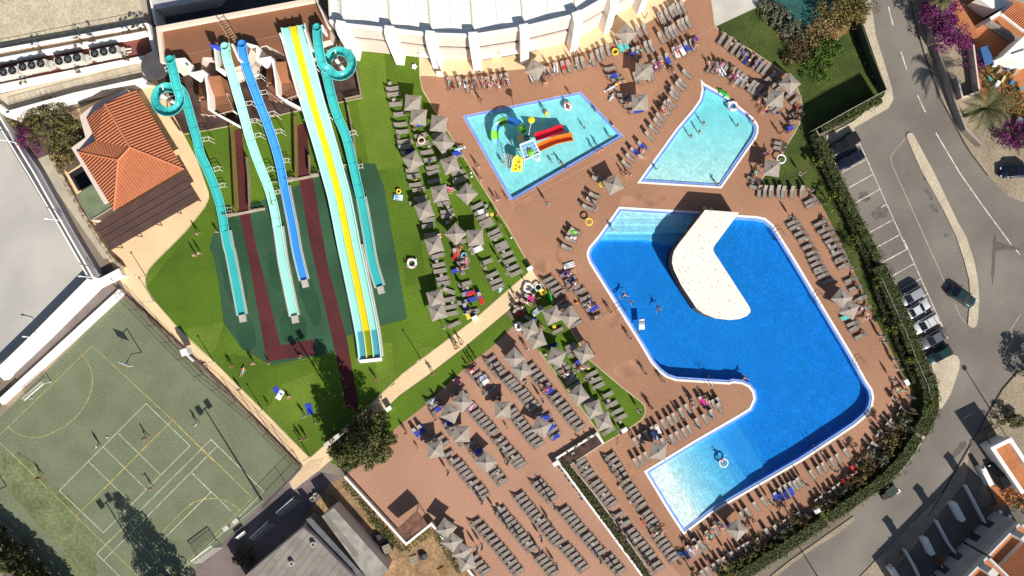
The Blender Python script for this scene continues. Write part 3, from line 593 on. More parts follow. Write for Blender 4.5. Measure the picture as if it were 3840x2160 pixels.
ROWS = [
 ('westernmost column on the lawn', 'top', [('r13',730,895),('r13',740,950),('r13',760,1050),('p1',270,75),('p1',270,180),('p1',290,255),('p1',305,350),('p1',315,400),('p1',345,460)], (1,-.16), 'l'),
 ('western lawn column below the tilted parasol', 'top', [('p1',x,y) for x,y in [(390,645),(405,698),(425,785),(455,838),(475,920),(510,965),(550,1140),(550,1197),(575,1290)]], (1,-.16), 'l'),
 ('western lawn column nearest the splash pad', 'top', [('q4',x,y) for x,y in [(650,265),(655,358),(672,420),(695,493),(708,546),(765,703),(775,780),(790,847)]], (1,-.22), 'l'),
 ('skewed, in the western lawn column', 'top', [('q4',760,622)], (1,.35), 'l'),
 ('lone one beside the beige path on the lawn', 'top', [('q4',815,960)], (1,-.42), 'l'),
 ('middle lawn column', 'top', [('p1',x,y) for x,y in [(455,170),(480,293),(497,372),(540,455),(572,530),(595,612),(607,663),(612,745),(770,835),(705,980),(735,1058),(747,1097)]], (1,-.25), 'l'),
 ('middle lawn column below the paired parasols', 'top', [('q4',x,y) for x,y in [(870,125),(905,330),(900,388),(925,548),(950,645),(910,730),(1000,828)]], (1,-.25), 'l'),
 ('towel covered sunbeds set lengthways on the lawn', 'left', [('q4',x,y) for x,y in [(830,250),(935,800),(1075,690)]], (.35,1), 'l'),
 ('lawn column beside the children pool walk', 'top', [('p1',x,y) for x,y in [(650,278),(735,420),(838,500),(852,668),(882,720),(862,748),(925,805)]], (1,-.35), 'l'),
 ('lawn column along the deck edge', 'top', [('p1',x,y) for x,y in [(1045,1000),(1075,1060),(1100,1108),(1128,1155),(1152,1192),(1207,1265),(1237,1310),(1280,1385),(1303,1425)]], (1,-.45), 'l'),
 ('lawn column running down to the path junction', 'top', [('q4',x,y) for x,y in [(1345,252),(1372,317),(1402,385),(1440,440)]], (1,-.45), 'l'),
 ('short lawn column of pairs above the path', 'top', [('q4',x,y) for x,y in [(1020,180),(1045,215),(1140,328),(1195,457),(1230,522),(1253,580)]], (1,-.40), 'l'),
 ('row facing the beige apron below the white building', 'left', [('r13',x,y) for x,y in [(1305,840),(1402,835),(1478,872),(1562,842),(1635,830),(1695,835),(1765,810),(1838,810),(1890,800)]], (.30,.95), 'd'),
 ('row below the building beside the striped towel', 'left', [('r14',x,y) for x,y in [(255,780),(335,760),(420,740),(495,690),(570,680),(625,668),(712,642),(765,632),(862,600),(918,562),(960,540),(1020,505)]], (.30,.95), 'd'),
 ('row beside the turquoise towels near the building', 'left', [('r14',x,y) for x,y in [(1120,455),(1165,470),(1210,440),(1270,375),(1325,320),(1388,300),(1410,480),(1455,465)]], (.45,.89), 'd'),
 ('topmost cluster by the beige apron', 'left', [('r14',x,y) for x,y in [(1545,180),(1575,195),(1620,155),(1660,130),(1690,100),(1740,100),(1775,70)]], (.50,.86), 'd'),
 ('second cluster from the top of the deck', 'left', [('r14',x,y) for x,y in [(1550,385),(1615,340),(1655,325),(1690,305),(1745,262),(1780,245),(1825,225)]], (.50,.86), 'd'),
 ('towel covered row by the top of the deck', 'left', [('r14',x,y) for x,y in [(1495,665),(1555,625),(1620,600),(1690,535),(1760,515),(1812,478),(1865,455),(1290,540),(1330,525)]], (.45,.89), 'd'),
 ('group round the parasol left of the kite shaped pool', 'top', [('r14',x,y) for x,y in [(1290,765),(1335,785),(1430,770),(1460,745)]], (.30,.95), 'd'),
 ('sideways group at the top of the children pool deck', 'top', [('r14',x,y) for x,y in [(1038,690),(1068,765),(1110,800),(1165,955),(1195,1010),(1235,1062),(1290,1118)]], (1,-.28), 'd'),
 ('long diagonal row left of the kite shaped pool', 'upper', [('r14',x,y) for x,y in [(1812,745),(1768,838),(1738,872),(1690,920),(1678,965),(1655,1040),(1622,1062),(1600,1115),(1545,1180),(1520,1238),(1475,1298),(1432,1368)]], (.76,.65), 'd'),
 ('diagonal row left of the kite pool near its tip', 'upper', [('p3',x,y) for x,y in [(185,175),(110,240),(62,303),(22,368)]], (.80,.55), 'd'),
 ('small group above the big pool corner', 'upper', [('p2',x,y) for x,y in [(1620,1065),(1565,1085),(1530,1258),(1500,1312),(1455,1390)]], (.86,.36), 'd'),
 ('group with the green float left of the big pool', 'upper', [('u1',x,y) for x,y in [(688,20),(660,60),(640,108),(602,185)]], (.86,.42), 'd'),
 ('row along the garden lawn edge', 'upper', [('r15',x,y) for x,y in [(555,390),(618,430),(680,490),(738,520),(790,570),(828,605),(893,640),(942,675),(990,700)]], (-.55,.83), 'd'),
 ('row above the kite shaped pool', 'left', [('r15',x,y) for x,y in [(440,680),(485,682),(535,690),(580,712),(650,735),(692,765),(735,800),(775,830),(848,872),(885,895),(922,915)]], (-.50,.86), 'd'),
 ('group beneath the two garden parasols', 'upper', [('r15',x,y) for x,y in [(1040,775),(1105,840),(1140,880),(1245,950),(1290,1005),(950,965),(1000,1010),(1080,1065),(1115,1100)]], (-.75,.66), 'd'),
 ('group at the garden edge right of the kite pool', 'upper', [('r15',x,y) for x,y in [(1290,1140),(1275,1210),(1250,1290)]], (-.85,.4), 'd'),
 ('sideways group by the garden edge below', 'upper', [('p3',x,y) for x,y in [(1572,160),(1560,210),(1300,510),(1320,600)]], (-.95,-.25), 'd'),
 ('short upright row between kite pool and big pool', 'left', [('p3',x,y) for x,y in [(1362,640),(1417,640),(1476,640),(1550,640),(1602,645),(1688,645),(1788,640)]], (-.05,1), 'd'),
 ('row turning the corner beside the hedge', 'upper', [('p3',x,y) for x,y in [(1868,735),(1888,775),(1965,960),(2005,1030)]], (-.88,.47), 'd'),
 ('inner row along the right side of the big pool', 'upper', [('p3',x,y) for x,y in [(1695,950),(1722,998),(1768,1060),(1808,1112),(1850,1190),(1890,1252),(1910,1310),(1935,1365),(1965,1415)]], (-.90,.43), 'd'),
 ('inner row right of the big pool above the parasols', 'upper', [('q1',x,y) for x,y in [(95,315),(125,355),(170,412),(420,840),(440,890),(500,965)]], (-.90,.43), 'd'),
 ('outer row between deck and hedge', 'upper', [('p4',x,y) for x,y in [(108,1062),(150,1128),(175,1180),(200,1240),(240,1300),(272,1362),(300,1418)]], (-.90,.43), 'd'),
 ('outer hedge row beside the parasols', 'upper', [('q1',x,y) for x,y in [(300,205),(330,262),(400,405),(445,485),(500,590),(540,690)]], (-.90,.43), 'd'),
 ('curved row along the hedge at the right corner', 'upper', [('v4',x,y) for x,y in [(850,420),(925,530),(895,598),(825,655),(790,690),(712,760),(692,805),(640,878),(605,930),(518,1055)]], (.80,.60), 'd'),
 ('row along the lower edge of the big pool', 'right', [('v3',x,y) for x,y in [(1535,795),(1455,850),(1400,890),(1310,940),(1268,975),(1190,1010),(1060,1090),(1025,1120)]], (.55,.83), 'd'),
 ('row along the shallow end lower edge', 'right', [('w5',x,y) for x,y in [(1470,380),(1410,410),(1350,450),(1290,510),(1145,565),(1052,615),(955,690),(890,735),(640,850),(570,905),(490,960)]], (.60,.80), 'd'),
 ('outer row against the shrubs below the pool', 'right', [('w5',x,y) for x,y in [(2045,400),(1985,440),(1935,490),(1840,550),(1780,590),(1575,740),(1410,830),(1290,890),(1190,930),(1080,1040)]], (.60,.80), 'd'),
 ('outer row against the lowest shrubs', 'right', [('w5',x,y) for x,y in [(975,1090),(925,1120),(870,1150),(780,1205),(690,1265),(625,1300),(570,1340),(485,1385),(430,1420),(405,1070),(340,1050),(270,1130),(370,1120)]], (.60,.80), 'd'),
 ('upper row on the peninsula between the pool arms', 'right', [('v2',x,y) for x,y in [(1862,555),(1820,580),(1755,560),(1690,550),(1612,560),(1550,620),(1492,660),(1422,715),(1372,745),(1308,775),(1250,825),(1205,850),(1142,895),(1080,930),(1030,960)]], (.50,.87), 'd'),
 ('lower row on the peninsula along the shallow end', 'right', [('v2',x,y) for x,y in [(1870,615),(1800,680),(1725,725),(1655,765),(1570,835),(1520,865),(1455,895),(1395,930),(1305,965),(1140,1105),(1080,1140),(1030,1165)]], (.50,.87), 'd'),
 ('green strip, right hand column', 'upper', [('v2',x,y) for x,y in [(385,30),(410,75),(455,170),(495,215),(590,272),(622,340),(655,395),(742,487),(790,580),(842,652),(882,712)]], (.90,-.42), 'l'),
 ('green strip, left hand column', 'upper', [('v2',x,y) for x,y in [(270,190),(312,232),(350,275),(385,345),(420,395),(540,560),(755,850)]], (.88,-.47), 'l'),
 ('green strip, top of the column beside the junction', 'upper', [('u1',x,y) for x,y in [(412,507),(452,553),(498,600),(528,645),(560,725),(585,765),(620,805),(705,950),(515,1020),(640,1175)]], (.88,-.47), 'd'),
 ('top row of the big pool deck by the purple towel', 'upper', [('u1',x,y) for x,y in [(590,450),(640,505),(652,545),(685,592),(740,622),(790,690),(810,740),(850,795),(900,885)]], (.88,-.45), 'd'),
 ('towel heap beside the path junction', 'upper', [('u1',x,y) for x,y in [(230,690),(190,730),(125,790),(120,845),(230,905)]], (.85,.45), 'd'),
 ('leftmost diagonal row of the lower deck', 'upper', [('v1',430,920),('v1',490,885)], (.60,.80), 'd'),
 ('leftmost long row of the lower deck below its parasol', 'upper', [('v1',575,985),('v1',655,985),('v1',705,1040)] + [('w3',x,y) for x,y in [(750,225),(818,295),(860,338),(893,378),(925,418),(955,455),(1005,522),(1055,568),(1088,608),(1115,650)]], (.84,-.54), 'd'),
 ('lower deck row with the blue towels and two parasols', 'upper', [('v1',x,y) for x,y in [(585,592),(620,640),(645,688),(755,818),(785,868),(812,912),(910,1018),(985,1035),(1015,1095),(1060,1145)]] + [('w3',x,y) for x,y in [(1180,372),(1222,412),(1258,452),(1298,505)]], (.84,-.54), 'd'),
 ('lower deck row below the pink towel', 'upper', [('v1',x,y) for x,y in [(845,505),(905,560),(985,672),(1025,718),(1062,755),(1098,795),(1132,832),(1168,872),(1205,920)]], (.84,-.54), 'd'),
 ('short lower deck row left of the scattered pair', 'upper', [('v1',x,y) for x,y in [(1255,990),(1300,1038),(1340,1085),(1375,1125),(1425,1180),(1455,1215),(1485,1250)]], (.84,-.54), 'd'),
 ('lower deck row beginning at the green strip', 'upper', [('v1',x,y) for x,y in [(985,290),(1040,342),(1092,378),(1125,418),(1178,500),(1240,560),(1395,705),(1420,745),(1455,790),(1490,835),(1522,878),(1556,920),(1590,962),(1625,1005),(1660,1045)]], (.84,-.54), 'd'),
 ('lower deck row in front of the twin parasols', 'upper', [('v1',x,y) for x,y in [(1178,185),(1215,240),(1250,285),(1282,325),(1345,372),(1378,408),(1408,442),(1438,478),(1490,510),(1522,548),(1554,586),(1588,626),(1620,665),(1660,725)]], (.84,-.54), 'd'),
 ('lower deck row along the green strip', 'upper', [('v1',x,y) for x,y in [(1572,255),(1612,305),(1650,350),(1685,395),(1730,450),(1765,500)]] + [('v2',x,y) for x,y in [(210,505),(245,555),(290,600),(322,640),(360,690),(395,730),(430,775),(470,820)]], (.84,-.54), 'd'),
 ('blue towel group by the planter', 'upper', [('v1',x,y) for x,y in [(1738,768),(1778,850),(1805,900),(1832,950)]], (.84,-.54), 'd'),
 ('bottom deck row nearest the tool yard', 'upper', [('w3',x,y) for x,y in [(1030,910),(1082,962),(1118,1002),(1165,1052),(1205,1098)]], (.84,-.54), 'd'),
 ('bottom deck row nearest the tool yard, lower half', 'upper', [('w3',x,y) for x,y in [(1245,1150),(1285,1192),(1320,1235),(1356,1280),(1392,1322),(1425,1368),(1460,1410)]], (.84,-.54), 'd'),
 ('bottom deck row against the stone wall', 'upper', [('w3',x,y) for x,y in [(1010,1275),(1050,1325),(1088,1370),(1122,1412)]], (.84,-.54), 'd'),
 ('second bottom deck row', 'upper', [('w3',x,y) for x,y in [(1280,795),(1312,842),(1348,885),(1385,925),(1420,968),(1455,1008),(1490,1050),(1525,1092),(1558,1135),(1595,1175)]], (.84,-.54), 'd'),
 ('second bottom deck row, lowest part', 'upper', [('w3',x,y) for x,y in [(1675,1260),(1710,1302),(1745,1345),(1780,1388),(1815,1430)]], (.84,-.54), 'd'),
 ('third bottom deck row', 'upper', [('w3',x,y) for x,y in [(1465,645),(1500,690),(1535,735),(1570,775),(1605,815),(1640,858),(1685,905),(1720,948),(1755,990),(1790,1032),(1825,1075),(1862,1118)]], (.84,-.54), 'd', 1),
 ('third bottom deck row, lowest part', 'upper', [('w3',x,y) for x,y in [(1935,1165),(1970,1205),(2008,1250),(2045,1295),(2080,1338),(2115,1382)]], (.84,-.54), 'd', 1),
 ('fourth bottom deck row', 'upper', [('w3',x,y) for x,y in [(1650,508),(1688,552),(1722,592),(1760,632),(1795,675)]], (.84,-.54), 'd'),
 ('fourth bottom deck row beside the planter', 'upper', [('w4',x,y) for x,y in [(308,788),(342,828),(378,872),(412,914),(446,956),(482,1000),(530,1050),(566,1092),(602,1135),(640,1178),(680,1215),(755,1275),(795,1320),(835,1365),(875,1408)]], (.84,-.54), 'd', 1),
 ('row against the planter wall right block', 'upper', [('w4',x,y) for x,y in [(475,305),(510,352),(540,400),(572,448),(620,512),(655,555),(690,600),(722,642),(755,685),(790,730)]], (.84,-.54), 'd', 1),
 ('row against the planter wall right block, lower part', 'upper', [('w4',x,y) for x,y in [(850,838),(925,920),(970,1000),(1005,1045),(1040,1090),(1075,1132),(1110,1175),(1148,1220),(1180,1262),(1225,1335),(1260,1378)]], (.84,-.54), 'd', 1),
 ('row beside the shallow end of the pool', 'upper', [('w4',x,y) for x,y in [(770,248),(800,295),(832,345),(862,392),(892,440),(925,500),(960,560),(992,605),(1022,650),(1052,695),(1085,742)]], (.84,-.54), 'd'),
 ('row beside the pool corner at the shallow end', 'upper', [('w4',x,y) for x,y in [(1132,822),(1162,865),(1192,910),(1222,955),(1235,1010),(1262,1060),(1295,1105),(1325,1150),(1355,1195),(1385,1245),(1412,1290)]], (.84,-.54), 'd', 1),
]
GRP = 'sunbeds set out round the pools'
rj = random.Random(11)
stuff_beds = []; n_ind = 0
STUFF = {20, 35, 36, 37, 38, 39, 41, *range(48, 55), *range(56, 69)}
for ri, row in enumerate(ROWS):
 phrase, end, spots, d, kind = row[:5]; n = len(spots)
 for i, (z, x, y) in enumerate(spots):
  c = G(z, x, y, .33); c.z = .010; a = adir(*d) + rj.uniform(-.05, .05)
  c.x += rj.uniform(-.04, .04); c.y += rj.uniform(-.04, .04)
  if ri in STUFF: stuff_beds.append((c, a)); continue
  p = PROTO[kind]
  pos = (ORD[i] + ' ') if n > 1 else 'only '
  lab = f'taupe sunbed, {pos}from {end}, {phrase}' if n > 1 else f'taupe sunbed, {phrase}'
  if p[1] == 0: o = p[0]; o.location = c; o.rotation_euler = (0, 0, a)
  else: o = copy_tree(p[0], c, a)
  o['label'] = lab; o['group'] = GRP; p[1] += 1; n_ind += 1
print('sunbeds', n_ind, 'stuff', len(stuff_beds))
def join_copies(name, proto, places, label=None):
 vs, fs, mi, mats = [], [], [], []
 for c, a in places:
  M = Matrix.Translation(c) @ Matrix.Rotation(a, 4, 'Z')
  for ch in ALLK[proto.name]:
   me = ch.data; b = len(vs); m = me.materials[0]
   if m not in mats: mats.append(m)
   vs += [M @ v.co for v in me.vertices]; k = mats.index(m)
   for p in me.polygons: fs.append([b + i for i in p.vertices]); mi.append(k)
 b = MB(); b.v = vs; b.f = fs; b.m = mi
 return b.build(name, mats)
if stuff_beds:
 o = join_copies('sunbed_crowd', LP_dark, stuff_beds); o['kind'] = 'stuff'
 tag(o, 'remaining taupe sunbeds in dense rows on the lower terracotta deck', 'sunbeds')
# ------------------------------------------------------------------ parasols
M_can = mat('taupe_canopy', (.32, .275, .23), .9, .04, 1); M_pole = mat('dark_pole', (.06, .05, .045), .5); M_emb = mat('grey_print', (.22, .19, .165), .9)
M_base = mat('grey_concrete_base', (.30, .28, .26), .9, .1, 2)
def make_parasol():
 t = empty('parasol', (0, 0, 0), 0, 'x', 'parasol')
 b = MB(); h = 1.2; z0, z1 = 2.0, 2.48; vs = [(0, 0, z1)]; n = 4; rim = []
 cs = [(-h, -h), (h, -h), (h, h), (-h, h)]
 for k in range(4):
  a, c = Vector((*cs[k], 0)), Vector((*cs[(k + 1) % 4], 0))
  for i in range(n):
   q = a.lerp(c, i / n); sag = .05 * math.sin(math.pi * i / n); q *= (1 - sag); rim.append((q.x, q.y, z0 + .3 * sag))
 N = len(rim); mid = [(x * .5, y * .5, z0 + (z1 - z0) * .47) for x, y, z in rim]
 vs += mid + rim + [(x, y, z - .13) for x, y, z in rim]
 fs = []
 for i in range(N):
  j = (i + 1) % N
  fs += [(0, 1 + i, 1 + j), (1 + i, 1 + N + i, 1 + N + j, 1 + j), (1 + N + i, 1 + 2*N + i, 1 + 2*N + j, 1 + N + j)]
 b.add(vs, fs).lathe((0, 0, z1), [(.16, -.05), (.14, .05), (0, .08)], 8)
 e = b
 for k in range(4):
  M = Matrix.Rotation(k * math.pi / 2, 4, 'Z')
  f = lambda x, y, dz=.012: M @ Vector((x, y, z0 + (z1 - z0) * (1 - (-y) / h) + dz))
  y0 = -h * .86
  e.add([f(.62 - .08, y0 + .16), f(.62 - .08, y0 + .04), f(.62, y0 - .03), f(.62 + .08, y0 + .04), f(.62 + .08, y0 + .16)], [(0, 1, 2, 3, 4)], 1)
  if k % 2 == 0:
   for q in range(6): e.add([f(-.42 + q*.11, y0), f(-.36 + q*.11, y0), f(-.36 + q*.11, y0 + .10), f(-.42 + q*.11, y0 + .10)], [(0, 1, 2, 3)], 1)
 b.build('canopy', [M_can, M_emb], t)
 MB().tube([(0, 0, 0), (0, 0, 2.45)], .03, 8).build('pole', M_pole, t)
 r = MB()
 for x, y in cs: r.beam((0, 0, 2.36), (x * .97, y * .97, 1.98), .025, .025)
 r.build('rib_frame', M_pole, t)
 MB().lathe((0, 0, 0), [(.30, 0), (.30, .08), (.10, .12), (0, .12)], 14).build('base', M_base, t)
 return t
PAR = make_parasol(); first = True
PARS = [('p1',450,97,5,'on the lawn, overlapping the topmost lawn parasol'),('p1',655,165,7,'on the lawn beside the deck edge, above the tilted diamond one'),('p1',700,355,50,'on the lawn, diamond turned, left of the kid pool corner'),
 ('p1',770,580,-20,'on the lawn below the blue orca float'),('p1',395,540,-30,'on the lawn beside the dark blue towel, westernmost column'),('p1',665,870,-12,'on the lawn over the pink towel'),('p1',940,875,43,'on the lawn, diamond turned, near the kid pool bottom corner'),
 ('p1',510,1040,-20,'on the lawn level with the kid pool bottom corner, west column'),('p1',610,1390,-17,'on the lawn beside the red and white ring'),('p1',825,1280,43,'on the lawn, left of a close pair, diamond turned'),('p1',1025,1315,-5,'on the lawn, right of a close pair, above the white boat'),
 ('q4',625,697,-14,'on the lawn, upper of the overlapping lowest pair'),('q4',645,828,-17,'on the lawn, lower of the overlapping lowest pair'),('r13',930,1030,5,'topmost on the lawn, with a green patch'),
 ('u1',460,865,-22,'left of a touching pair near the path junction'),('u1',630,880,-40,'right of a touching pair near the path junction'),('u1',235,1010,-25,'upper of a pair beside the white flamingo float'),('u1',305,1110,-20,'lower of a pair beside the white flamingo float'),
 ('u1',500,1290,20,'on the green strip over its left column'),('u1',780,1250,-32,'on the green strip edge beside a red cap'),('v1',1420,172,45,'upper of the twin pair on the lower deck'),('v1',1495,292,55,'lower of the twin pair on the lower deck'),
 ('v1',893,612,48,'diamond turned, beside the pink towel on lower deck'),('v1',775,727,25,'over blue towels at the upper left of the lower deck'),('v1',888,937,0,'square on to the photo, lower deck left side'),('v1',620,1095,-10,'leftmost on the lower deck'),
 ('v1',1133,1220,45,'diamond turned, lowest on the middle of the lower deck'),('v1',1300,692,0,'square on to the photo, middle of the lower deck'),('v1',1692,868,27,'beside bright blue towels on the lower deck'),
 ('v2',460,492,55,'diamond turned on the green strip, above its lowest pair'),('v2',612,635,-20,'upper of the lowest pair on the green strip'),('v2',706,757,-18,'lower of the lowest pair on the green strip'),('v2',1262,1058,8,'on the peninsula over the shallow end row'),
 ('q1',328,585,40,'upper of the touching pair right of the big pool'),('q1',400,698,25,'lower of the touching pair right of the big pool'),('w5',843,915,45,'below the shallow end of the big pool, diamond turned'),
 ('w3',728,982,35,'first of four against the stone wall, beside a pink bag'),('w3',788,1112,38,'second of four against the stone wall'),('w3',890,1215,25,'third of four against the stone wall'),('w3',935,1318,-15,'lowest of four against the stone wall'),
 ('p2',1742,1135,-28,'beside the yellow ring between the kid pool and big pool'),('p3',1497,400,8,'at the garden edge beside the big white swan ring'),('r15',1248,835,45,'diamond turned at the garden lawn edge'),('r15',1105,985,5,'right of the kite pool, below the diamond turned one'),
 ('r14',288,690,30,'nearest the building, over a striped towel'),('r14',1208,332,42,'near the building over turquoise towels'),('r14',1378,712,4,'upper of two between kid pool and kite pool'),('r14',1345,1023,-3,'lower of two between kid pool and kite pool')]
for z, x, y, rot, ph in PARS:
 c = G(z, x, y, 2.4); c.z = .012
 lab = 'open square taupe parasol ' + ph
 if first: o = PAR; o.location = c; o.rotation_euler = (0, 0, R(-rot)); first = False
 else: o = copy_tree(PAR, c, R(-rot))
 o['label'] = lab; o['group'] = 'open parasols'
M_fcan = mat('furled_canopy', (.30, .26, .22), .9, .1, 3)
def make_closed():
 t = empty('closed_parasol', (0, 0, 0), 0, 'x', 'parasol')
 MB().lathe((0, 0, 0), [(.05, .75), (.15, .95), (.19, 1.3), (.13, 1.9), (.05, 2.25), (0, 2.3)], 10).build('furled_canopy', M_fcan, t)
 MB().tube([(0, 0, 0), (0, 0, 2.36)], .028, 6).build('pole', M_pole, t)
 MB().ring((0, 0, .05), .27, .05, 18, 6, 0, .8).lathe((0, 0, .02), [(.26, 0), (.26, .02), (0, .03)], 14, 1).build('base', [mat('pale_base_rim', (.42, .36, .30), .8), mat('dark_base', (.10, .08, .07), .8)], t)
 return t
CP = make_closed(); first = True
CPS = {'p3': ([(1772,462),(1675,905),(1855,640)], 'by the short upright row'), 'v1': ([(1287,375),(1535,407),(755,1318),(1705,597),(1110,522)], 'in the upper rows of the lower deck'),
 'w3': ([(1097,692),(1230,790),(1790,920),(1740,605),(1047,1165),(1095,1142),(1480,1065),(1345,932),(1690,1062),(1668,1180),(1845,1340),(1352,293)], 'among the bottom deck rows'),
 'w4': ([(778,380),(935,505),(912,1030),(990,1100),(210,742),(668,1275),(1125,1277),(1190,1342),(825,1362)], 'among the rows by the planter wall'),
 'q4': ([(712,985),(1125,390),(900,442),(1272,315),(1350,440),(912,597),(1030,830)], 'on the lawn'),
 'v2': ([(866,855),(1068,645),(1640,795),(1768,690),(1485,715),(1355,955),(722,562),(525,322)], 'on the strip and the peninsula'),
 'w5': ([(480,1110),(520,1340),(700,1170),(840,1215),(1010,1085),(1220,572),(1610,700),(1615,342),(1945,182),(1882,532),(1352,882)], 'below the big pool'),
 'v4': ([(803,215),(860,102),(822,15),(968,505),(977,390),(872,645)], 'by the hedge at the right corner'), 'q1': ([(690,955),(717,1015),(820,1190),(415,287),(497,547)], 'by the hedge right of the big pool'),
 'r14': ([(688,680),(825,640),(460,727),(1587,340)], 'in the rows below the building'), 'p1': ([(728,468),(787,1118)], 'in the lawn columns'), 'p2': ([(1025,1352),(1545,1393)], 'on open paving below the kid pool')}
for z, (pts, ph) in CPS.items():
 for i, (x, y) in enumerate(sorted(pts, key=lambda q: (q[1], q[0]))):
  c = G(z, x, y, .05); c.z = .012
  if first: o = CP; o.location = c; first = False
  else: o = copy_tree(CP, c, rj.uniform(0, 6))
  o['label'] = f'furled parasol, {ORD[i]} from top of those {ph}'; o['group'] = 'furled parasols'
bm_ = MB().ring((0, 0, .05), .27, .05, 18, 6, 0, .8).lathe((0, 0, .02), [(.26, 0), (.26, .03), (.06, .06), (.06, .25), (0, .25)], 14, 1)
pb0 = bm_.build('umbrella_stand', [MATS['pale_base_rim'], MATS['dark_base']])
for i, (x, y) in enumerate([(1870,357),(1903,390),(1940,447),(1970,490),(2025,555),(2050,585),(2083,630),(2098,675)]):
 c = G('w3', x, y, .05); c.z = .012
 o = pb0 if i == 0 else link(pb0.copy()); o.location = c
 tag(o, f'empty round parasol base, {ORD[i]} from top along the planter wall', 'stand', 'empty bases along the planter wall')
# ------------------------------------------------------------------ side tables
def make_table():
 t = empty('side_table', (0, 0, 0), 0, 'x', 'table'); m = mat('taupe_table', (.36, .32, .28), .7)
 MB().box((0, 0, .40), (.46, .46, .04)).build('table_top', m, t)
 for sx in (-1, 1):
  for sy in (-1, 1): MB().beam((sx*.18, sy*.18, .38), (sx*.19, sy*.19, 0), .04, .04).build('leg', m, t)
 return t
TB = make_table(); first = True
TBS = [('p1',[(252,305),(380,967),(812,735),(1137,1000),(742,1162),(752,1008),(562,400)],'in the upper lawn columns',-10),('q4',[(638,320),(685,460),(717,580),(797,735),(1227,103),(1310,225),(1190,502),(1347,370),(945,587)],'in the lower lawn columns',-15),('r13',[(702,838),(740,1005),(790,1383)],'in the topmost lawn column',-8),
 ('v1',[(785,1190),(1270,990),(1310,1072),(1402,1162),(1250,1330),(1290,1398),(1457,835),(1632,390),(1187,240)],'in the upper lower-deck rows',-33),('v2',[(245,552),(757,545),(592,325),(400,1080),(532,1215),(805,1200),(877,757),(1420,840)],'round the green strip',-25),
 ('w3',[(980,510),(1040,557),(1285,490),(1265,765),(1665,880),(1550,1117),(1720,1005),(1365,1320),(1880,1155),(1660,580)],'in the bottom deck rows',-33),('w4',[(705,627),(875,560),(980,705),(1080,840),(885,910),(1025,1085),(595,1130),(800,1390)],'beside the shallow end',-33),
 ('p3',[(1755,1005),(1840,1120),(1880,1185),(2015,985)],'right of the big pool',-25),('p4',[(135,1098),(185,1290),(222,1350)],'between deck and hedge',-25),('v4',[(930,585),(770,800)],'by the hedge corner',35),('r15',[(655,440),(815,855),(985,1000)],'above the kite pool',35)]
for z, pts, ph, rot in TBS:
 for i, (x, y) in enumerate(sorted(pts, key=lambda q: (q[1], q[0]))):
  c = G(z, x, y, .4); c.z = .012
  if first: o = TB; o.location = c; o.rotation_euler = (0, 0, R(-rot)); first = False
  else: o = copy_tree(TB, c, R(-rot))
  o['label'] = f'small taupe side table, {ORD[i]} from top {ph}'; o['group'] = 'side tables between sunbeds'
# ------------------------------------------------------------------ towels
TC = dict(blue=(.035,.06,.42), navy=(.02,.03,.16), red=(.55,.03,.03), pink=(.70,.20,.30), magenta=(.60,.03,.22), white=(.78,.76,.74), turq=(.08,.55,.50), purple=(.16,.05,.30), yellow=(.75,.62,.08), peri=(.30,.36,.70), black=(.02,.02,.025), print_=(.35,.38,.48), floral=(.60,.32,.38))
def towel(z, x, y, d, col, where, l=1.35, w=.62, hz=.40, head=False):
 c = G(z, x, y, hz); a = adir(*d); n = 7; vs = []; rr = random.Random(int(x * 7 + y))
 b = MB()
 for i in range(n + 1):
  for k in range(4):
   u = -l/2 + l * i / n; v = -w/2 + w * k / 3
   vs.append((u + rr.uniform(-.03, .03), v + rr.uniform(-.04, .04), (.0 if not head else max(0, -u - .1) * .6) + rr.uniform(0, .05)))
 m4 = 4; N = len(vs); vs += [(p[0], p[1], p[2] - .025) for p in vs]
 fs = []
 for i in range(n):
  for k in range(3):
   q = i*m4 + k; fs += [(q, q+m4, q+m4+1, q+1), (N+q, N+q+1, N+q+m4+1, N+q+m4)]
 for i in range(n): fs += [(i*m4, N+i*m4, N+i*m4+m4, i*m4+m4), (i*m4+3, i*m4+m4+3, N+i*m4+m4+3, N+i*m4+3)]
 fs += [(0, 1, N+1, N), (1, 2, N+2, N+1), (2, 3, N+3, N+2), (n*m4+1, n*m4, N+n*m4, N+n*m4+1), (n*m4+2, n*m4+1, N+n*m4+1, N+n*m4+2), (n*m4+3, n*m4+2, N+n*m4+2, N+n*m4+3)]
 if col == 'stripes':
  mm = [mat('towel_white', TC['white']), mat('towel_navy', TC['navy'])]; b.add(vs, fs)
  b.m = [(1 if (f[0] % m4) == 1 and len(f) == 4 else 0) for f in fs]
 else: mm = mat('towel_' + col, TC[col], .95, .18 if col not in ('print_', 'floral') else .7, 3.0); b.add(vs, fs)
 o = b.build('towel', mm, smooth=False, loc=(c.x, c.y, hz)); o.rotation_euler = (0, 0, a)
 nm = {'turq': 'turquoise', 'peri': 'periwinkle', 'print_': 'patterned grey', 'floral': 'pink flowered', 'stripes': 'navy and white striped'}.get(col, col)
 return tag(o, f'{nm} beach towel {where}', 'towel', 'towels')
V_, K_, LW = (.84,-.54), (.5,.87), (1,-.25)
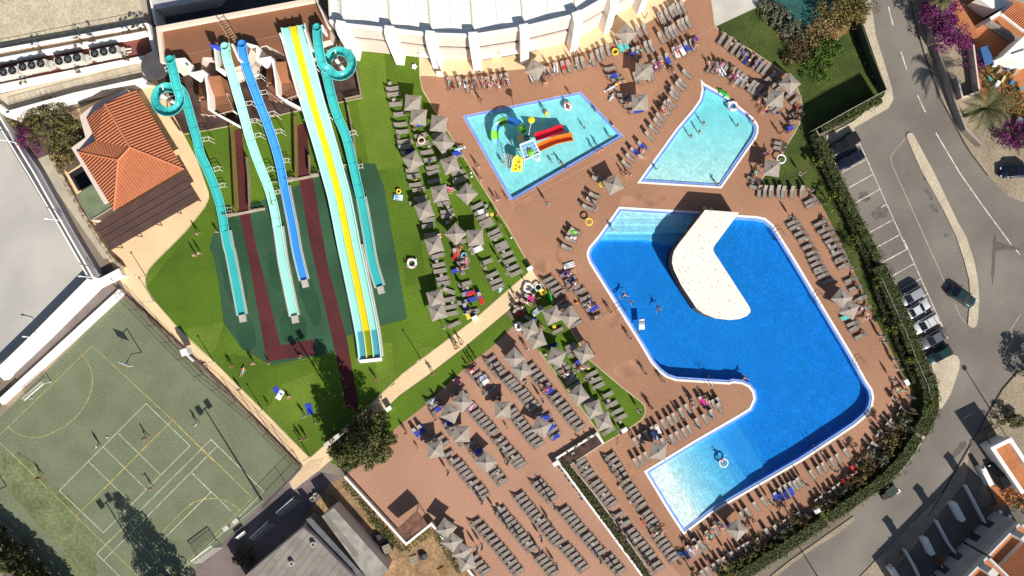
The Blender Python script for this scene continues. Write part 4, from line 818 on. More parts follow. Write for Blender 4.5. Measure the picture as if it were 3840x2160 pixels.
for a in [('p1',838,470,LW,'blue','beside the pale blue orca float on the lawn'),('p1',365,447,LW,'navy','on the westernmost lawn column'),('p1',478,178,LW,'blue','under the topmost overlapping lawn parasols'),('q4',835,415,LW,'blue','left of a pink printed towel on the lawn'),('q4',905,385,LW,'floral','right of a blue towel on the middle lawn'),
 ('q4',990,705,LW,'blue','below the red and blue towels on the lawn'),('q4',930,795,(.4,1),'blue','above the yellow towel on the lawn'),('q4',948,862,(.4,1),'yellow','on the lawn beside the beige path'),('q4',825,272,(-.4,1),'red','left of the blue ring on the lawn'),('q4',930,645,LW,'blue','half hidden by a red towel on the lawn'),('q4',980,645,LW,'red','lying over a blue towel on the lawn'),
 ('q4',1060,650,(.3,1),'blue','above the long red towel on the lawn'),('q4',1088,708,(.3,1),'red','lengthways on the rightmost lawn sunbed'),('r14',1290,530,(.9,-.2),'blue','beside a person left of the twin sunbeds'),('r14',1812,470,K_,'blue','right of the white towels on the top deck'),('r14',1620,598,(.4,.9),'blue','right of the purple towel on the top deck'),
 ('r14',1885,402,(.9,-.3),'purple','at the right end of the towel row, top deck'),('r14',1070,765,(1,-.3),'blue','on the sideways group by the kid pool'),('r14',1330,1115,(1,-.2),'blue','under the lower parasol left of the kite pool'),('r15',905,630,(-.55,.83),'blue','at the garden lawn edge'),('r15',800,610,(-.6,.8),'navy','left of the blue garden edge towel'),('r15',1250,1285,(-.9,.3),'blue','crumpled at the garden edge'),
 ('p3',190,190,(.8,.6),'blue','upper of two left of the kite pool'),('p3',110,240,(.8,.6),'blue','lower of two left of the kite pool'),('v1',430,920,(.6,.8),'blue','leftmost on the lower deck'),('v1',492,885,(.6,.8),'blue','with a white mark, second on the lower deck'),('v1',640,690,V_,'blue','above the parasol at the upper left deck'),('v1',605,600,V_,'print_','topmost in the upper left deck group'),
 ('v1',755,820,V_,'blue','below the parasol at the upper left deck'),('v1',1770,502,(.8,-.6),'blue','with a pink toy near the twin parasols'),('v1',1735,768,(1,0),'blue','above the parasol beside the planter'),('v1',1780,872,V_,'blue','first of two overlapping by the planter'),('v1',1832,965,V_,'blue','lowest, by the planter on the lower deck'),('v1',1055,1110,V_,'blue','in a parasol shadow, middle deck'),
 ('v1',1090,372,V_,'print_','between pink and white towels, lower deck top'),('v1',1120,415,V_,'white','lowest of three at the lower deck top'),('v1',1005,290,V_,'floral','topmost of three at the lower deck top'),('v1',850,400,(.9,.3),'pink','beside the grass edge, lower deck'),('v1',990,665,V_,'floral','below the diamond parasol, lower deck'),
 ('u1',585,450,V_,'purple','at the top of the row left of the big pool'),('u1',640,510,V_,'navy','below the purple towel'),('u1',820,740,V_,'blue','upper of two left of the big pool ladder'),('u1',880,795,V_,'blue','lower of two left of the big pool ladder'),('u1',470,1168,LW,'navy','in the shade on the green strip'),('u1',715,1340,V_,'blue','on the right column of the green strip'),
 ('u1',240,692,(.8,.5),'magenta','beside the path junction'),('u1',125,848,(1,.1),'red','on the sunbed at the path junction'),('u1',125,790,(1,.2),'floral','between magenta and red towels at the junction'),('v2',1220,892,K_,'peri','on the peninsula row'),('v2',1258,835,K_,'white','above the periwinkle towel on the peninsula'),('v2',1695,550,K_,'magenta','on the peninsula beside sunbathers'),('v2',1745,555,K_,'purple','right of the magenta towel, peninsula'),
 ('w5',1285,505,(.4,.9),'blue','brightest of four below the big pool'),('w5',1355,515,(.5,.86),'navy','second of four below the big pool'),('w5',1415,495,(.5,.86),'navy','third of four below the big pool'),('w5',1470,450,(.5,.86),'blue','fourth, small, below the big pool'),('w5',740,865,K_,'navy','under the parasol below the shallow end'),('w5',240,1200,K_,'navy','beside the pale blue boat float'),('w5',300,1165,K_,'print_','on the crowded group beside the boat float'),
 ('w4',1112,882,(.2,1),'red','on the row beside the pool corner'),('v3',1525,1100,K_,'red','small, beside sunbathers by the shrubs'),('v3',1615,968,K_,'red','above two sunbathers by the shrubs'),('r14',1150,478,(.3,.95),'turq','left of two near the building'),('r14',1200,450,(.4,.9),'turq','right of two near the building'),('q1',353,780,(-.9,.3),'turq','below the paired parasols right of the pool'),
 ('r14',1500,668,(.3,.95),'purple','on the top deck, left of the blue one'),('r14',495,680,(.1,1),'stripes','on the row below the building'),('r14',575,655,(.1,1),'red','right of the striped towel below the building'),('r14',250,765,(.5,.9),'stripes','under the parasol nearest the building'),('r14',1770,512,K_,'white','right of two on the top deck'),('r14',1712,540,(.6,.8),'white','left of two on the top deck'),
 ('r13',1465,835,(.2,1),'white','on the row under the building'),('p1',1068,1062,LW,'white','on the lawn column by the deck edge'),('p1',760,828,(1,.3),'pink','poking out from a lawn parasol'),('r15',560,720,K_,'stripes','above the kite pool'),('r15',735,775,K_,'print_','with black lettering-like pattern above the kite pool'),('r15',525,715,K_,'print_','left of the striped one above the kite pool'),
 ('w3',650,975,(.3,1),'magenta','beside the first wall parasol')]:
 towel(*a, head=(a[4] in ('red',) and False))
o = towel('u4',1075,505,(.55,.83),'blue','flat on the grass beside a white one',1.5,.8,.03); o = towel('u4',1100,540,(.5,-.83),'white','flat on the grass beside a blue one',1.5,.8,.035); o = towel('u4',1395,680,(.3,1),'blue','in the tree shadow on the grass',1.7,1.0,.03)
# ------------------------------------------------------------------ buildings
M_wallw = mat('white_render', (.82, .77, .71), .85, .04, .3, fine=.04, fscale=2)
M_wallp = mat('pinkish_render', (.66, .54, .47), .85, .04, .3)
M_glass = mat('dark_window_glass', (.05, .055, .06), .15, spec=.6)
M_glassp = mat('grey_window_glass', (.16, .15, .14), .2, spec=.6)  # one even grey for the recessed window band
M_sheet = mat('white_roof_sheeting', (.84, .83, .80), .6, .03, .3); ribs(M_sheet, .62, (.50, .47, .43), .8, sharp=.07, bumpd=.012)
M_ridge = mat('cream_ridge_cap', (.62, .55, .42), .7)
HZ = 10.0
base = [(1300,178),(1342,190),(1506,207),(1644,224),(1789,228),(1960,201),(2138,158),(2258,90),(2381,18),(2480,-55)]
mb_root = empty('sports_hall', W(1800, 100), 0, 'white hall with zigzag sheet roof and slanting buttresses along the top edge', 'building')
org = Vector(mb_root.location)
def loc(p): return Vector(p) - org
bw = [loc(W(*p)) for p in base]
wall = MB(); inner = offset_line(bw, 9.0);
poly = [(p.x, p.y) for p in bw] + [(40, 40), (-24, 40)]
n = len(bw)
for i in range(n - 1):
 a, c = bw[i], bw[i + 1]
 for z0, z1, off, mi in ((0, 5.0, 0, 0), (5.0, 6.3, .25, 1), (6.3, HZ, 0, 0), (HZ, HZ + .7, 0, 2)):
  d = (c - a).normalized(); nn = Vector((d.y, -d.x, 0)) * -off; q = [a + nn, c + nn]
  wall.add([(q[0].x, q[0].y, z0), (q[1].x, q[1].y, z0), (q[1].x, q[1].y, z1), (q[0].x, q[0].y, z1)], [(0, 1, 2, 3)], mi)
 d = (c - a).normalized(); nn = Vector((-d.y, d.x, 0))
 wall.add([(a.x, a.y, 5.0), (c.x, c.y, 5.0), (c.x + nn.x*.25, c.y + nn.y*.25, 5.0), (a.x + nn.x*.25, a.y + nn.y*.25, 5.0)], [(0, 1, 2, 3)], 0)
 t = .35   # parapet thickness
 wall.add([(a.x, a.y, HZ + .7), (c.x, c.y, HZ + .7), (c.x + nn.x*t, c.y + nn.y*t, HZ + .7), (a.x + nn.x*t, a.y + nn.y*t, HZ + .7)], [(0, 1, 2, 3)], 2)
 wall.add([(a.x + nn.x*t, a.y + nn.y*t, HZ + .7), (c.x + nn.x*t, c.y + nn.y*t, HZ + .7), (c.x + nn.x*t, c.y + nn.y*t, HZ - .5), (a.x + nn.x*t, a.y + nn.y*t, HZ - .5)], [(0, 1, 2, 3)], 2)
a = bw[0]; wall.add([(a.x, a.y, 0), (a.x, a.y, HZ), (a.x - 4, a.y + 40, HZ), (a.x - 4, a.y + 40, 0)], [(0, 1, 2, 3)], 0)
wall.build('wall', [M_wallp, M_glassp, M_wallw], mb_root)
for i in range(1, n - 1):
 a, c = bw[i], bw[i + 1]; d = (c - a).normalized(); nn = Vector((-d.y, d.x, 0)); Lw = (c - a).length
 k = max(2, int(Lw / 2.2)); wb = MB()
 for j in range(k):
  p = a + d * (Lw * (j + .5) / k) + nn * .24
  w2 = Lw / k * .40
  wb.add([(p.x - d.x*w2, p.y - d.y*w2, 5.15), (p.x + d.x*w2, p.y + d.y*w2, 5.15), (p.x + d.x*w2, p.y + d.y*w2, 6.15), (p.x - d.x*w2, p.y - d.y*w2, 6.15)], [(0, 1, 2, 3)])
 wb.build('window_band', M_glass, mb_root)
for i, (t0, t1) in ((2, (.55, .95)), (4, (.1, .35)), (5, (.05, .35)), (4, (.5, .9))):
 a, c = bw[i], bw[i + 1]; d = (c - a).normalized(); nn = Vector((d.y, -d.x, 0)); Lw = (c - a).length; p0, p1 = a + d*Lw*t0, a + d*Lw*t1
 MB().prism([p0, p1, p1 + nn*.7, p0 + nn*.7], 2.5, 2.65).build('door_canopy', M_wallw, mb_root)
 MB().prism([p0 + d*.2 + nn*.002, p1 - d*.2 + nn*.002, p1 - d*.2 + nn*.05, p0 + d*.2 + nn*.05], 0.02, 2.3).build('door', M_glass, mb_root)
for i in range(1, n - 1):
 p = bw[i]; dn = ((bw[i + 1] - bw[i]).normalized() + (bw[i] - bw[i - 1]).normalized()).normalized(); nn = Vector((dn.y, -dn.x, 0))
 b = MB(); hw = .62; vs = []
 for z, o in ((0, 1.5), (HZ - .5, 1.0), (HZ + .9, .6), (HZ + 1.3, .2)):
  for s, e in ((-1, -.4), (1, -.4), (1, o), (-1, o)): q = p + dn * hw * s + nn * e; vs.append((q.x, q.y, z))
 fs = [(12, 13, 14, 15)]
 for j in range(3):
  for k in range(4): fs.append((j*4+k, j*4+(k+1) % 4, (j+1)*4+(k+1) % 4, (j+1)*4+k))
 b.add(vs, fs)
 for j in range(4):
  q = p + nn * (.95 - j*.22); b.box((q.x, q.y, HZ + .2 + j*.3), (1.1, .06, .05), math.atan2(dn.y, dn.x))
 b.build('buttress', M_wallw, mb_root)
rf = MB(); ev = []
for i in range(n - 1):
 a, c = bw[i], bw[i + 1]; ev += [(a, .05), ((a + c) / 2, -.22)]
ev.append((bw[-1], .05))
pts = []
for p, dz in ev: pts += [Vector((p.x, p.y + .30, HZ + dz)), Vector((p.x - 2.6 - .06 * p.x, p.y + 34, HZ + 1.2 + dz))]
uvs = []
for j in range(len(ev) - 1):
 q = [pts[2*j], pts[2*j + 2], pts[2*j + 3], pts[2*j + 1]]; rf.add(q, [(0, 1, 2, 3)]); Lx = (q[1] - q[0]).length; sl = q[1].y - q[0].y
 uvs.append({0: (0, 0), 1: (sl * (.9), Lx), 2: (34 + sl*.9, Lx), 3: (34, 0)})
ro = rf.build('roof', M_sheet, mb_root, uv=None)
l = ro.data.uv_layers.new(name='UVMap'); k = 0
for j, p in enumerate(ro.data.polygons):
 for v in range(4): l.data[k].uv = uvs[j][v]; k += 1
for j in range(0, len(ev)):
 MB().beam(pts[2*j] + Vector((0, .1, .05)), pts[2*j + 1] + Vector((0, 0, .05)), .16 if j % 2 else .22, .08).build('ridge_cap', M_ridge if j % 2 == 0 else M_white, mb_root)
# ---- slide terrace: raised brown deck with parapets, stairs, landings
TZ = 6.0
M_tdeck = mat('brown_terrace_pavers', (.235, .105, .055), .9, .08, .15, fine=.08); pavers(M_tdeck, R(-8), .5, .25, (.16, .07, .038), .03, .5)
M_par = mat('cream_parapet', (.74, .60, .48), .85)
terr = empty('slide_terrace', W(900, 150), 0, 'raised brown paved terrace with cream parapet where the slides start', 'terrace'); org = Vector(terr.location)
tp = [(604,112),(1192,5),(1238,112),(1238,150),(1170,165),(1165,200),(1075,215),(1040,190),(1000,170),(940,185),(920,240),(830,270),(815,215),(760,215),(750,275),(720,270),(712,225),(665,225),(618,240)]
MB().prism([loc(W(x, y, TZ)) for x, y in tp], 0, TZ, 0, 1).build('deck', [M_wallp, M_tdeck], terr)
MB().strip([loc(W(x, y, TZ)) for x, y in [(618,240),(602,113),(1193,3)]], .55, TZ - .01, TZ + .75).build('parapet', M_par, terr)
MB().strip([loc(W(x, y, TZ)) for x, y in [(1193,3),(1240,112)]], .3, TZ - .01, TZ + 1.6).build('side_wall', M_wallp, terr)
def wallpts(name, z, pts, h0, h1, w, m, parent): return MB().strip([loc(G(z, x, y, h1)) for x, y in pts], w, h0, h1).build(name, m, parent)
paintm = mat('terrace_joint', (.40, .22, .14))
MB().strip([loc(G('r12', x, y, TZ)) for x, y in [(370, 548), (1070, 405), (1300, 355)]], .06, TZ - .01, TZ + .008).build('expansion_joint', paintm, terr)
M_tread = mat('orange_brown_treads', (.34, .15, .075), .9, .08, .5)
for s, (x0, y0, x1, y1, xa) in enumerate([(590, 770, 650, 985, 120), (1270, 625, 1330, 850, 118)]):
 st = empty('staircase', G('r12', (x0 + x1) / 2, (y0 + y1) / 2), 0, ['left outdoor staircase of orange brown steps with a tall white wall', 'right outdoor staircase of orange brown steps with a tall white wall'][s], 'staircase', 'terrace staircases')
 org = Vector(st.location); b = MB(); N = 13
 for i in range(N):
  z1 = TZ - .01 - (TZ - 3.6) * (i + 1) / N; t0, t1 = i / N, (i + 1.12) / N; f = lambda t, e: loc(G('r12', x0 + (x1 - x0) * t + e, y0 + (y1 - y0) * t - e * .08, z1))
  b.prism([f(t0, 0), f(t1, 0), f(t1, xa), f(t0, xa)], 0, z1)
 b.build('treads', M_tread, st)
 dx = x0 - 590; dy = y0 - 770
 q = lambda *pp: [loc(G('r12', x + dx, y + dy, 3.6)) for x, y in pp]
 MB().prism(q((515,1015),(770,945),(845,1115),(640,1165),(520,1150)), 3.2, 3.6).build('landing', M_tdeck, st)
 b = MB()
 for i in range(8):
  z1 = 3.4 - .3 * i; f = lambda x, y: loc(G('r12', x + dx, y + dy, z1)); yy = 1000 - i*24
  b.prism([f(500, yy), f(560, yy - 8), f(558, yy - 36), f(498, yy - 26)], max(0, z1 - .5), z1)
 b.build('lower_flight', M_tread, st)
 wl = [(548,715),(600,960),(628,1120)]
 MB().strip([loc(G('r12', x + dx, y + dy, h)) for (x, y), h in zip(wl, (6.2, 5.4, 4.8))], .26, 1.2, 5.8).build('stair_wall', M_wallw, st)
 MB().strip([loc(G('r12', x + dx, y + dy, 4)) for x, y in [(628,1120),(840,1235)]], .3, .5, 4.2).build('stair_wall', M_wallw, st)
 r = MB(); rp_ = [(520,1150),(640,1165),(845,1110),(775,940)] if s == 0 else [(500,1060),(640,1165),(845,1090),(800,1000)]
 for hh in (3.9, 4.3, 4.65): r.tube([loc(G('r12', x + dx, y + dy, hh)) for x, y in rp_], .03, 4)
 for x, y in rp_ + [(740, 1140), (580, 1158)]: p = loc(G('r12', x + dx, y + dy, 4.6)); r.tube([(p.x, p.y, 3.5), (p.x, p.y, 4.66)], .03, 4)
 for xx, yy in ((510,1010),(845,1120)):
  p = loc(G('r12', xx + dx, yy + dy, 3.5)); r.tube([(p.x, p.y, 0), (p.x, p.y, 3.5)], .12, 6)
 r.build('railing', M_wallw, st)
for i, (pts, h, lab) in enumerate([([(262,600),(355,590),(405,640),(400,745)], 7.4, 'white start wall beside the left teal slide top'), ([(400,745),(545,712)], 7.2, 'white wall between left start and staircase'), ([(655,470),(680,690)], 7.6, 'tall white wall with blue board left of the mint slide'), ([(670,690),(735,700)], 6.8, 'low white wall below the mint slide top'), ([(830,440),(900,600)], 7.8, 'white wall between mint and blue slides'), ([(980,440),(1085,470),(1085,600)], 7.6, 'white start wall right of the blue slide top'), ([(1085,600),(1225,575)], 7.2, 'white wall between blue start and right staircase'), ([(1312,330),(1345,420)], 7.8, 'white wall left of the triple slide top'), ([(1345,420),(1500,970)], 6.9, 'long white wall along the triple slide'), ([(1560,290),(1620,480)], 7.9, 'white wall right of the triple slide top'), ([(1735,250),(1750,310)], 8.2, 'short white wall right of the teal slide top')]):
 o = MB().strip(GL('r12', pts, h), .28, TZ - 2.5 if i not in (8,) else 3, h).build('start_wall', M_wallw); tag(o, lab, 'wall', 'white slide start walls')
o = MB().box((0, 0, 0), (.14, 1.3, 1.0), 0).build('notice_board', mat('blue_board', (.03, .06, .45), .5), loc=G('r12', 668, 475, 7.8)); o.rotation_euler = (0, R(25), R(80)); tag(o, 'blue notice board on the white wall left of the mint slide', 'sign')
gt = empty('steel_gantry', G('r12', 800, 300, TZ), 0, 'brown steel lattice gantry ladder standing on the terrace', 'ladder'); org = Vector(gt.location); b = MB()
e0, e1 = G('r12', 722, 205, TZ + 2.5) - org, G('r12', 880, 440, TZ + .2) - org; sd = Vector((e1.y - e0.y, e0.x - e1.x, 0)).normalized() * .45
for s in (-1, 1): b.tube([e0 + sd*s, e1 + sd*s], .05, 5)
for i in range(11): p = e0.lerp(e1, i / 10); b.tube([p - sd, p + sd], .04, 4)
for s in (-1, 1): b.tube([e0 + sd*s, (e0.x + sd.x*s, e0.y + sd.y*s, .0)], .05, 5)
b.build('frame', mat('rusty_steel', (.30, .20, .12), .7), gt)
# ---- flat building at the upper left: gravel court, plant deck with air conditioning, beige corridor
M_gravel = mat('beige_gravel_roof', (.50, .43, .30), 1, .08, .4, fine=.22, fscale=3)
M_parw = mat('bright_white_parapet', (.85, .81, .75), .8)
M_dk = mat('shadow_dark_paving', (.055, .058, .07), .8, .2, .4)
blk = empty('flat_roofed_building', G('r11', 500, 500), 0, 'flat beige building with planters and rooftop air conditioning at the upper left', 'building'); org = Vector(blk.location)
gp = lambda pts, h: [loc(G('r11', x, y, h)) for x, y in pts]
MB().prism(gp([(-60,-80),(1400,-80),(1450,250),(-60,525)], 2.8), 0, 2.8, 0, 1).build('gravel_roof', [M_wallp, M_gravel], blk)
MB().prism(gp([(-60,515),(1470,235),(1480,300),(-60,575)], 3.2), 0, 3.2, 0, 1).build('planter_roof', [M_wallw, mat('planter_soil', (.28, .20, .13), 1, .2, .5)], blk)
MB().strip(gp([(-60,510),(1470,240),(1500,330)], 3.9), .3, 2.5, 3.9).build('parapet', M_parw, blk)
MB().prism(gp([(-60,590),(1470,308),(1495,352),(-60,640)], 3.7), 0, 3.7, 0, 1).build('parapet', [M_parw, M_parw], blk)
MB().prism(gp([(-60,640),(1495,352),(1540,545),(-60,850)], 2.9), 0, 2.9, 0, 1).build('plant_deck', [M_wallw, mat('dull_red_deck', (.19, .065, .05), .9, .15, .4)], blk)
MB().prism(gp([(-60,860),(1540,540),(1560,572),(1430,600),(-60,925)], 3.3), 0, 3.3, 0, 1).build('parapet', [M_parw, M_parw], blk)
MB().strip(gp([(1480,240),(1560,560)], 3.8), .45, 2, 3.8).build('parapet', M_parw, blk)
MB().prism(gp([(-20,955),(1430,605),(1440,770),(60,1110)], 2.5), 0, 2.5, 0, 1).build('corridor', [M_wallw, mat('beige_screed', (.50, .42, .31), .95, .15, .3)], blk)
MB().strip(gp([(60,1130),(750,940),(1440,790)], 3.4), .28, 0, 3.4).build('parapet', M_parw, blk)
MB().strip(gp([(-40,1060),(80,1150)], 3.4), .9, 0, 3.4).build('parapet', M_parw, blk)
for pts, h in ((([(0,455),(1440,168)]), 3.8), (([(80,1040),(500,930),(1400,705)]), 3.5)):
 r = MB(); q = gp(pts, h); r.tube(q, .035, 4)
 for i in range(17):
  t = i / 16 * (len(q) - 1); k = min(int(t), len(q) - 2); p = q[k].lerp(q[k + 1], t - k); r.tube([(p.x, p.y, h - 1.1), (p.x, p.y, h)], .03, 4)
 r.build('railing', M_sframe, blk)
M_ac = mat('aged_white_metal', (.55, .52, .46), .5, .06, 1); M_fan = mat('black_fan_grille', (.012, .014, .015), .5)
ac0 = None
for i, (x, y) in enumerate([(1050,525), (690,600), (325,660), (40,730)]):
 c = G('r11', x, y, 4.6); c.z = 2.9; rz = R(11)
 if ac0 is None:
  t = empty('air_conditioner', c, rz, 'x', 'air conditioner'); ac0 = t
  MB().box((0, 0, .95), (4.1, 1.15, 1.7)).box((-1.4, 0, .05), (.2, 1.2, .1)).box((1.4, 0, .05), (.2, 1.2, .1)).build('cabinet', M_ac, t)
  for k in (-1, 0, 1):
   f = MB().lathe((k*1.32, 0, 1.80), [(.56, 0), (.56, .12), (.48, .12), (.46, .03), (0, .02)], 20).build('fan', M_fan, t)
   g = MB()
   for j in range(5): a = j * 2 * math.pi / 5; g.beam((k*1.32, 0, 1.86), (k*1.32 + .42*math.cos(a), .42*math.sin(a), 1.86), .12, .02)
   g.lathe((k*1.32, 0, 1.84), [(.1, 0), (.1, .08), (0, .1)], 8).build('fan_blades', mat('grey_blades', (.12, .13, .13), .5), f); ALLK.setdefault(f.name, [])
  p = MB(); p.tube([(2.05, .2, .9), (2.6, .2, .9), (2.9, .35, .4), (3.3, .3, .35)], .09, 6); p.tube([(2.05, -.25, .7), (2.7, -.3, .7), (3.2, -.1, .35)], .09, 6); p.build('pipework', M_parw, t)
  MB().box((2.35, 0, .6), (.5, 1.0, .9)).build('junction_box', M_ac, t)
  o = t
 else: o = copy_tree(ac0, c, rz)
 o['label'] = f'three-fan rooftop air conditioner, {ORD[i]} from the right in the row'; o['group'] = 'rooftop air conditioners'
nb = empty('pale_grey_roof_building', G('r12', 300, 0), 0, 'pale grey flat roof at the very top edge behind the terrace', 'building'); org = Vector(nb.location)
MB().prism([loc(G('r12', x, y, 3)) for x, y in [(15,-80),(700,-80),(640,-12),(60,95)]], 0, 3.0).build('roof_slab', mat('pale_grey_screed', (.45, .44, .44), .9, .08, .3), nb)
MB().strip([loc(G('r12', x, y, 3.5)) for x, y in [(0,-60),(65,245)]], .25, 0, 3.6).build('side_wall', M_parw, nb)
o = sheet('shadow_dark_paving', GL('r12', [(45,95),(640,-12),(1700,-120),(1700,5),(90,300),(60,250)]), .02, M_dk, kind='structure')  # dark tone stands in for the terrace wall's shadow on pale paving
# ---- grey concrete deck at the left with white parapets
M_conc = mat('blotchy_grey_screed', (.40, .375, .35), .85, .22, .12, col2=(.49, .455, .40), fine=.06)
cb = empty('concrete_roof_building', W(150, 850), 0, 'large pale grey flat concrete roof with white parapets on the left', 'building'); org = Vector(cb.location)
zr = 1.5
rc = [P('r21',-40,60),P('r21',120,330),P('q2',600,0),P('q2',905,490),P('q2',0,1340),P('q2',-120,1440)]
MB().prism([loc(W(x, y, zr)) for x, y in rc], 0, zr, 0, 1).build('roof_deck', [M_wallw, M_conc], cb)
s1 = [P('r21',-60,0),P('r21',300,560),P('q2',640,0),P('q2',925,490)]
MB().strip([loc(W(x, y, zr + 1)) for x, y in [P('r21',-75,-20),P('r21',290,580),P('q2',612,0),P('q2',892,490)]], .22, 0, zr + 1.0).build('parapet', M_parw, cb)
MB().strip([loc(W(x, y, zr + 1)) for x, y in [P('r21',-45,-70),P('r21',340,560),P('q2',670,20),P('q2',945,500)]], .25, 0, zr + 1.0).build('parapet', M_parw, cb)
MB().strip([loc(W(x, y, .4)) for x, y in [P('r21',60,60),P('r21',420,560),P('q2',760,50),P('q2',1010,470)]], .9, 0, 1.4).build('facade_base', mat('grey_facade', (.27, .26, .29), .9), cb)
MB().strip([loc(W(x, y, zr + 1)) for x, y in [P('q2',905,500),P('q2',350,1060),P('q2',-40,1440)]], .3, 0, zr + 1.45).build('parapet', M_parw, cb)
lw = [P('q2',985,540),P('q2',480,1045),P('q2',20,1470)]
MB().strip([loc(W(x, y, 1.2)) for x, y in [P('q2',1215,430),P('q2',965,560),P('q2',455,1070),P('q2',10,1490)]], 1.25, 0, 1.2).build('white_ledge', M_parw, cb)
MB().strip([loc(W(x, y, .3)) for x, y in [P('q2',1140,560),P('q2',900,780),P('q2',500,1150),P('q2',150,1480)]], 2.3, 0, .3).build('ramp', mat('grey_brown_ramp', (.19, .155, .14), .9, .1, .4), cb)
MB().strip([loc(W(x, y, .7)) for x, y in [P('q2',1220,625),P('q2',1150,690),P('q2',800,1010),P('q2',330,1440),P('u3',0,560)]], 1.0, 0, .7).build('court_side_wall', M_parw, cb)
for z, x, y in (('r21',60,240),('r21',530,1030),('q2',870,478),('q2',310,1082)):
 p = loc(G(z, x, y, zr + 2)); MB().tube([(p.x + .8, p.y - .05, zr + 1.0), (p.x + .7, p.y - .05, zr + 2.4), (p.x - .5, p.y + .05, zr + 2.6)], .06, 6).box((p.x - .6, p.y + .06, zr + 2.6), (.5, .18, .08)).build('lamp_arm', M_parw, cb)
wallst = MB().strip([W(*P('r21',x,y), .9) for x, y in [(500,380),(650,650),(800,930),(960,1180),(1120,1420)]] + [G('q2',1230,390,.9)], .55, 0, .9).build('stone_wall', mat('rubble_stone', (.30, .245, .17), 1, .5, 1.4, fine=.4, fscale=3)); tag(wallst, 'low rough stone wall between the grey roof and the brown awning', 'wall')
o = sheet('yard', GL('r21', [(330,440),(500,370),(1120,1420),(1040,1420),(400,500)]), .0105, mat('beige_screed2', (.46, .40, .31), .95, .15, .3), kind='structure')
sheet('yard', GL('r21', [(60,-20),(700,-40),(960,240),(800,480),(680,560),(500,380),(300,440),(180,240)]), .0085, mat('dark_yard_soil', (.10, .075, .055), 1, .3, .4), kind='structure')
# ---- tiled house
M_tile1 = mat('orange_roof_tiles', (.47, .155, .070), .85, .06, 1.5, fine=.12, fscale=3); ribs(M_tile1, .42, (.17, .05, .025), .55, sharp=.45, bumpd=.12)
M_tile2 = mat('pale_orange_ridge', (.55, .20, .10), .8)
def tiled_roof(faces, parent, m, name='roof', thick=.12):
 """faces: (points, eave a, eave b); the tiles run across the eave"""
 b = MB(); uvl = []
 for pts, ea, eb in faces:
  d = (Vector(eb) - Vector(ea)); d.z = 0; d.normalize(); o_ = Vector(ea); q = Vector((-d.y, d.x, 0))
  N = (Vector(pts[1]) - Vector(pts[0])).cross(Vector(pts[2]) - Vector(pts[0]))
  if N.z < 0: pts = pts[::-1]
  b.add(pts, [tuple(range(len(pts)))]); uvl += [((Vector(p) - o_).dot(d), (Vector(p) - o_).dot(q)) for p in pts]
 o = b.build(name, m, parent); l = o.data.uv_layers.new(name='UVMap'); k = 0
 for p in o.data.polygons:
  for v in p.vertices: l.data[k].uv = uvl[k]; k += 1
 return o
hs = empty('tiled_bungalow', W(460, 570), 0, 'bungalow with orange hipped tile roof beside the left slide', 'house'); org = Vector(hs.location)
e, rg = 3.0, 5.0
q = lambda x, y, h: loc(W(x, y, h))
A, B, C, D, E, F_, G_, R0, R1 = q(509,335,e), q(690,634,e), q(427,790,e), q(291,569,e), q(358,528,4.2), q(324,444,e), q(393,390,rg), q(487,552,rg), q(443,600,rg)
tiled_roof([([A, B, R0, G_], A, B), ([B, C, R1, R0], B, C), ([C, D, R1], C, D), ([D, E, R0, R1], D, E), ([F_, G_, R0, E], F_, E)], hs, M_tile1)
for a, c in ((R0, G_), (R0, B), (R1, C), (R1, D), (R0, R1)): MB().tube([a + Vector((0, 0, .03)), c + Vector((0, 0, .03))], .13, 6).build('ridge_tiles', M_tile2, hs)
hw = [q(x, y, 0) for x, y in [(512,352),(680,628),(430,772),(310,568),(362,530),(340,450),(400,405)]]
MB().prism(hw, 0, 2.85).build('wall', M_wallp, hs)
aw = empty('brown_awning', G('r21', 1450, 950), 0, 'wide brown slatted awning below the tiled bungalow', 'awning'); org = Vector(aw.location)
M_awn = mat('brown_slats', (.090, .050, .042), .8, .12, .6, fine=.1); ap = [loc(G('r21', x, y, 2.7)) for x, y in [(945,1090),(1150,960),(1850,560),(2005,830),(1600,1060),(1120,1335)]]
MB().prism(ap, 2.62, 2.70).build('roof_slab', M_awn, aw)
lines = MB()
for t in (.28, .52, .76): a, c = ap[0].lerp(ap[5], t), ap[2].lerp(ap[3], t); lines.beam(a + Vector((0, 0, .09)), c + Vector((0, 0, .09)), .05, .04)
lines.build('batten', mat('batten_brown', (.14, .085, .07), .8), aw)
for x, y in ((1190,1310),(1390,1195),(1590,1080),(1790,960),(1985,835),(1000,1070)): p = loc(G('r21', x, y, 1.3)); MB().tube([(p.x, p.y, 0), (p.x, p.y, 2.62)], .07, 6).build('post', M_awn, aw)
an = empty('green_roofed_annex', G('r21', 930, 850), 0, 'small annex with a flat mossy green roof beside the bungalow', 'shed'); org = Vector(an.location)
MB().prism([loc(G('r21', x, y, 2.5)) for x, y in [(765,780),(960,660),(1120,905),(905,1035)]], 0, 2.5, 0, 1).build('walls', [M_wallp, mat('mossy_green_roof', (.155, .19, .105), .9, .15, .5)], an)
MB().strip([loc(G('r21', x, y, 2.7)) for x, y in [(765,780),(905,1035),(1120,905)]], .15, 2.3, 2.62).build('gutter', mat('grey_gutter', (.25, .24, .2), .7), an)
o = sheet('yard_shade_patch', GL('r21', [(690,570),(840,480),(960,650),(790,745)]), .0125, mat('near_black_shade', (.02, .018, .02), 1), kind='structure')  # near-black sheet painted in place of the yard's shadow
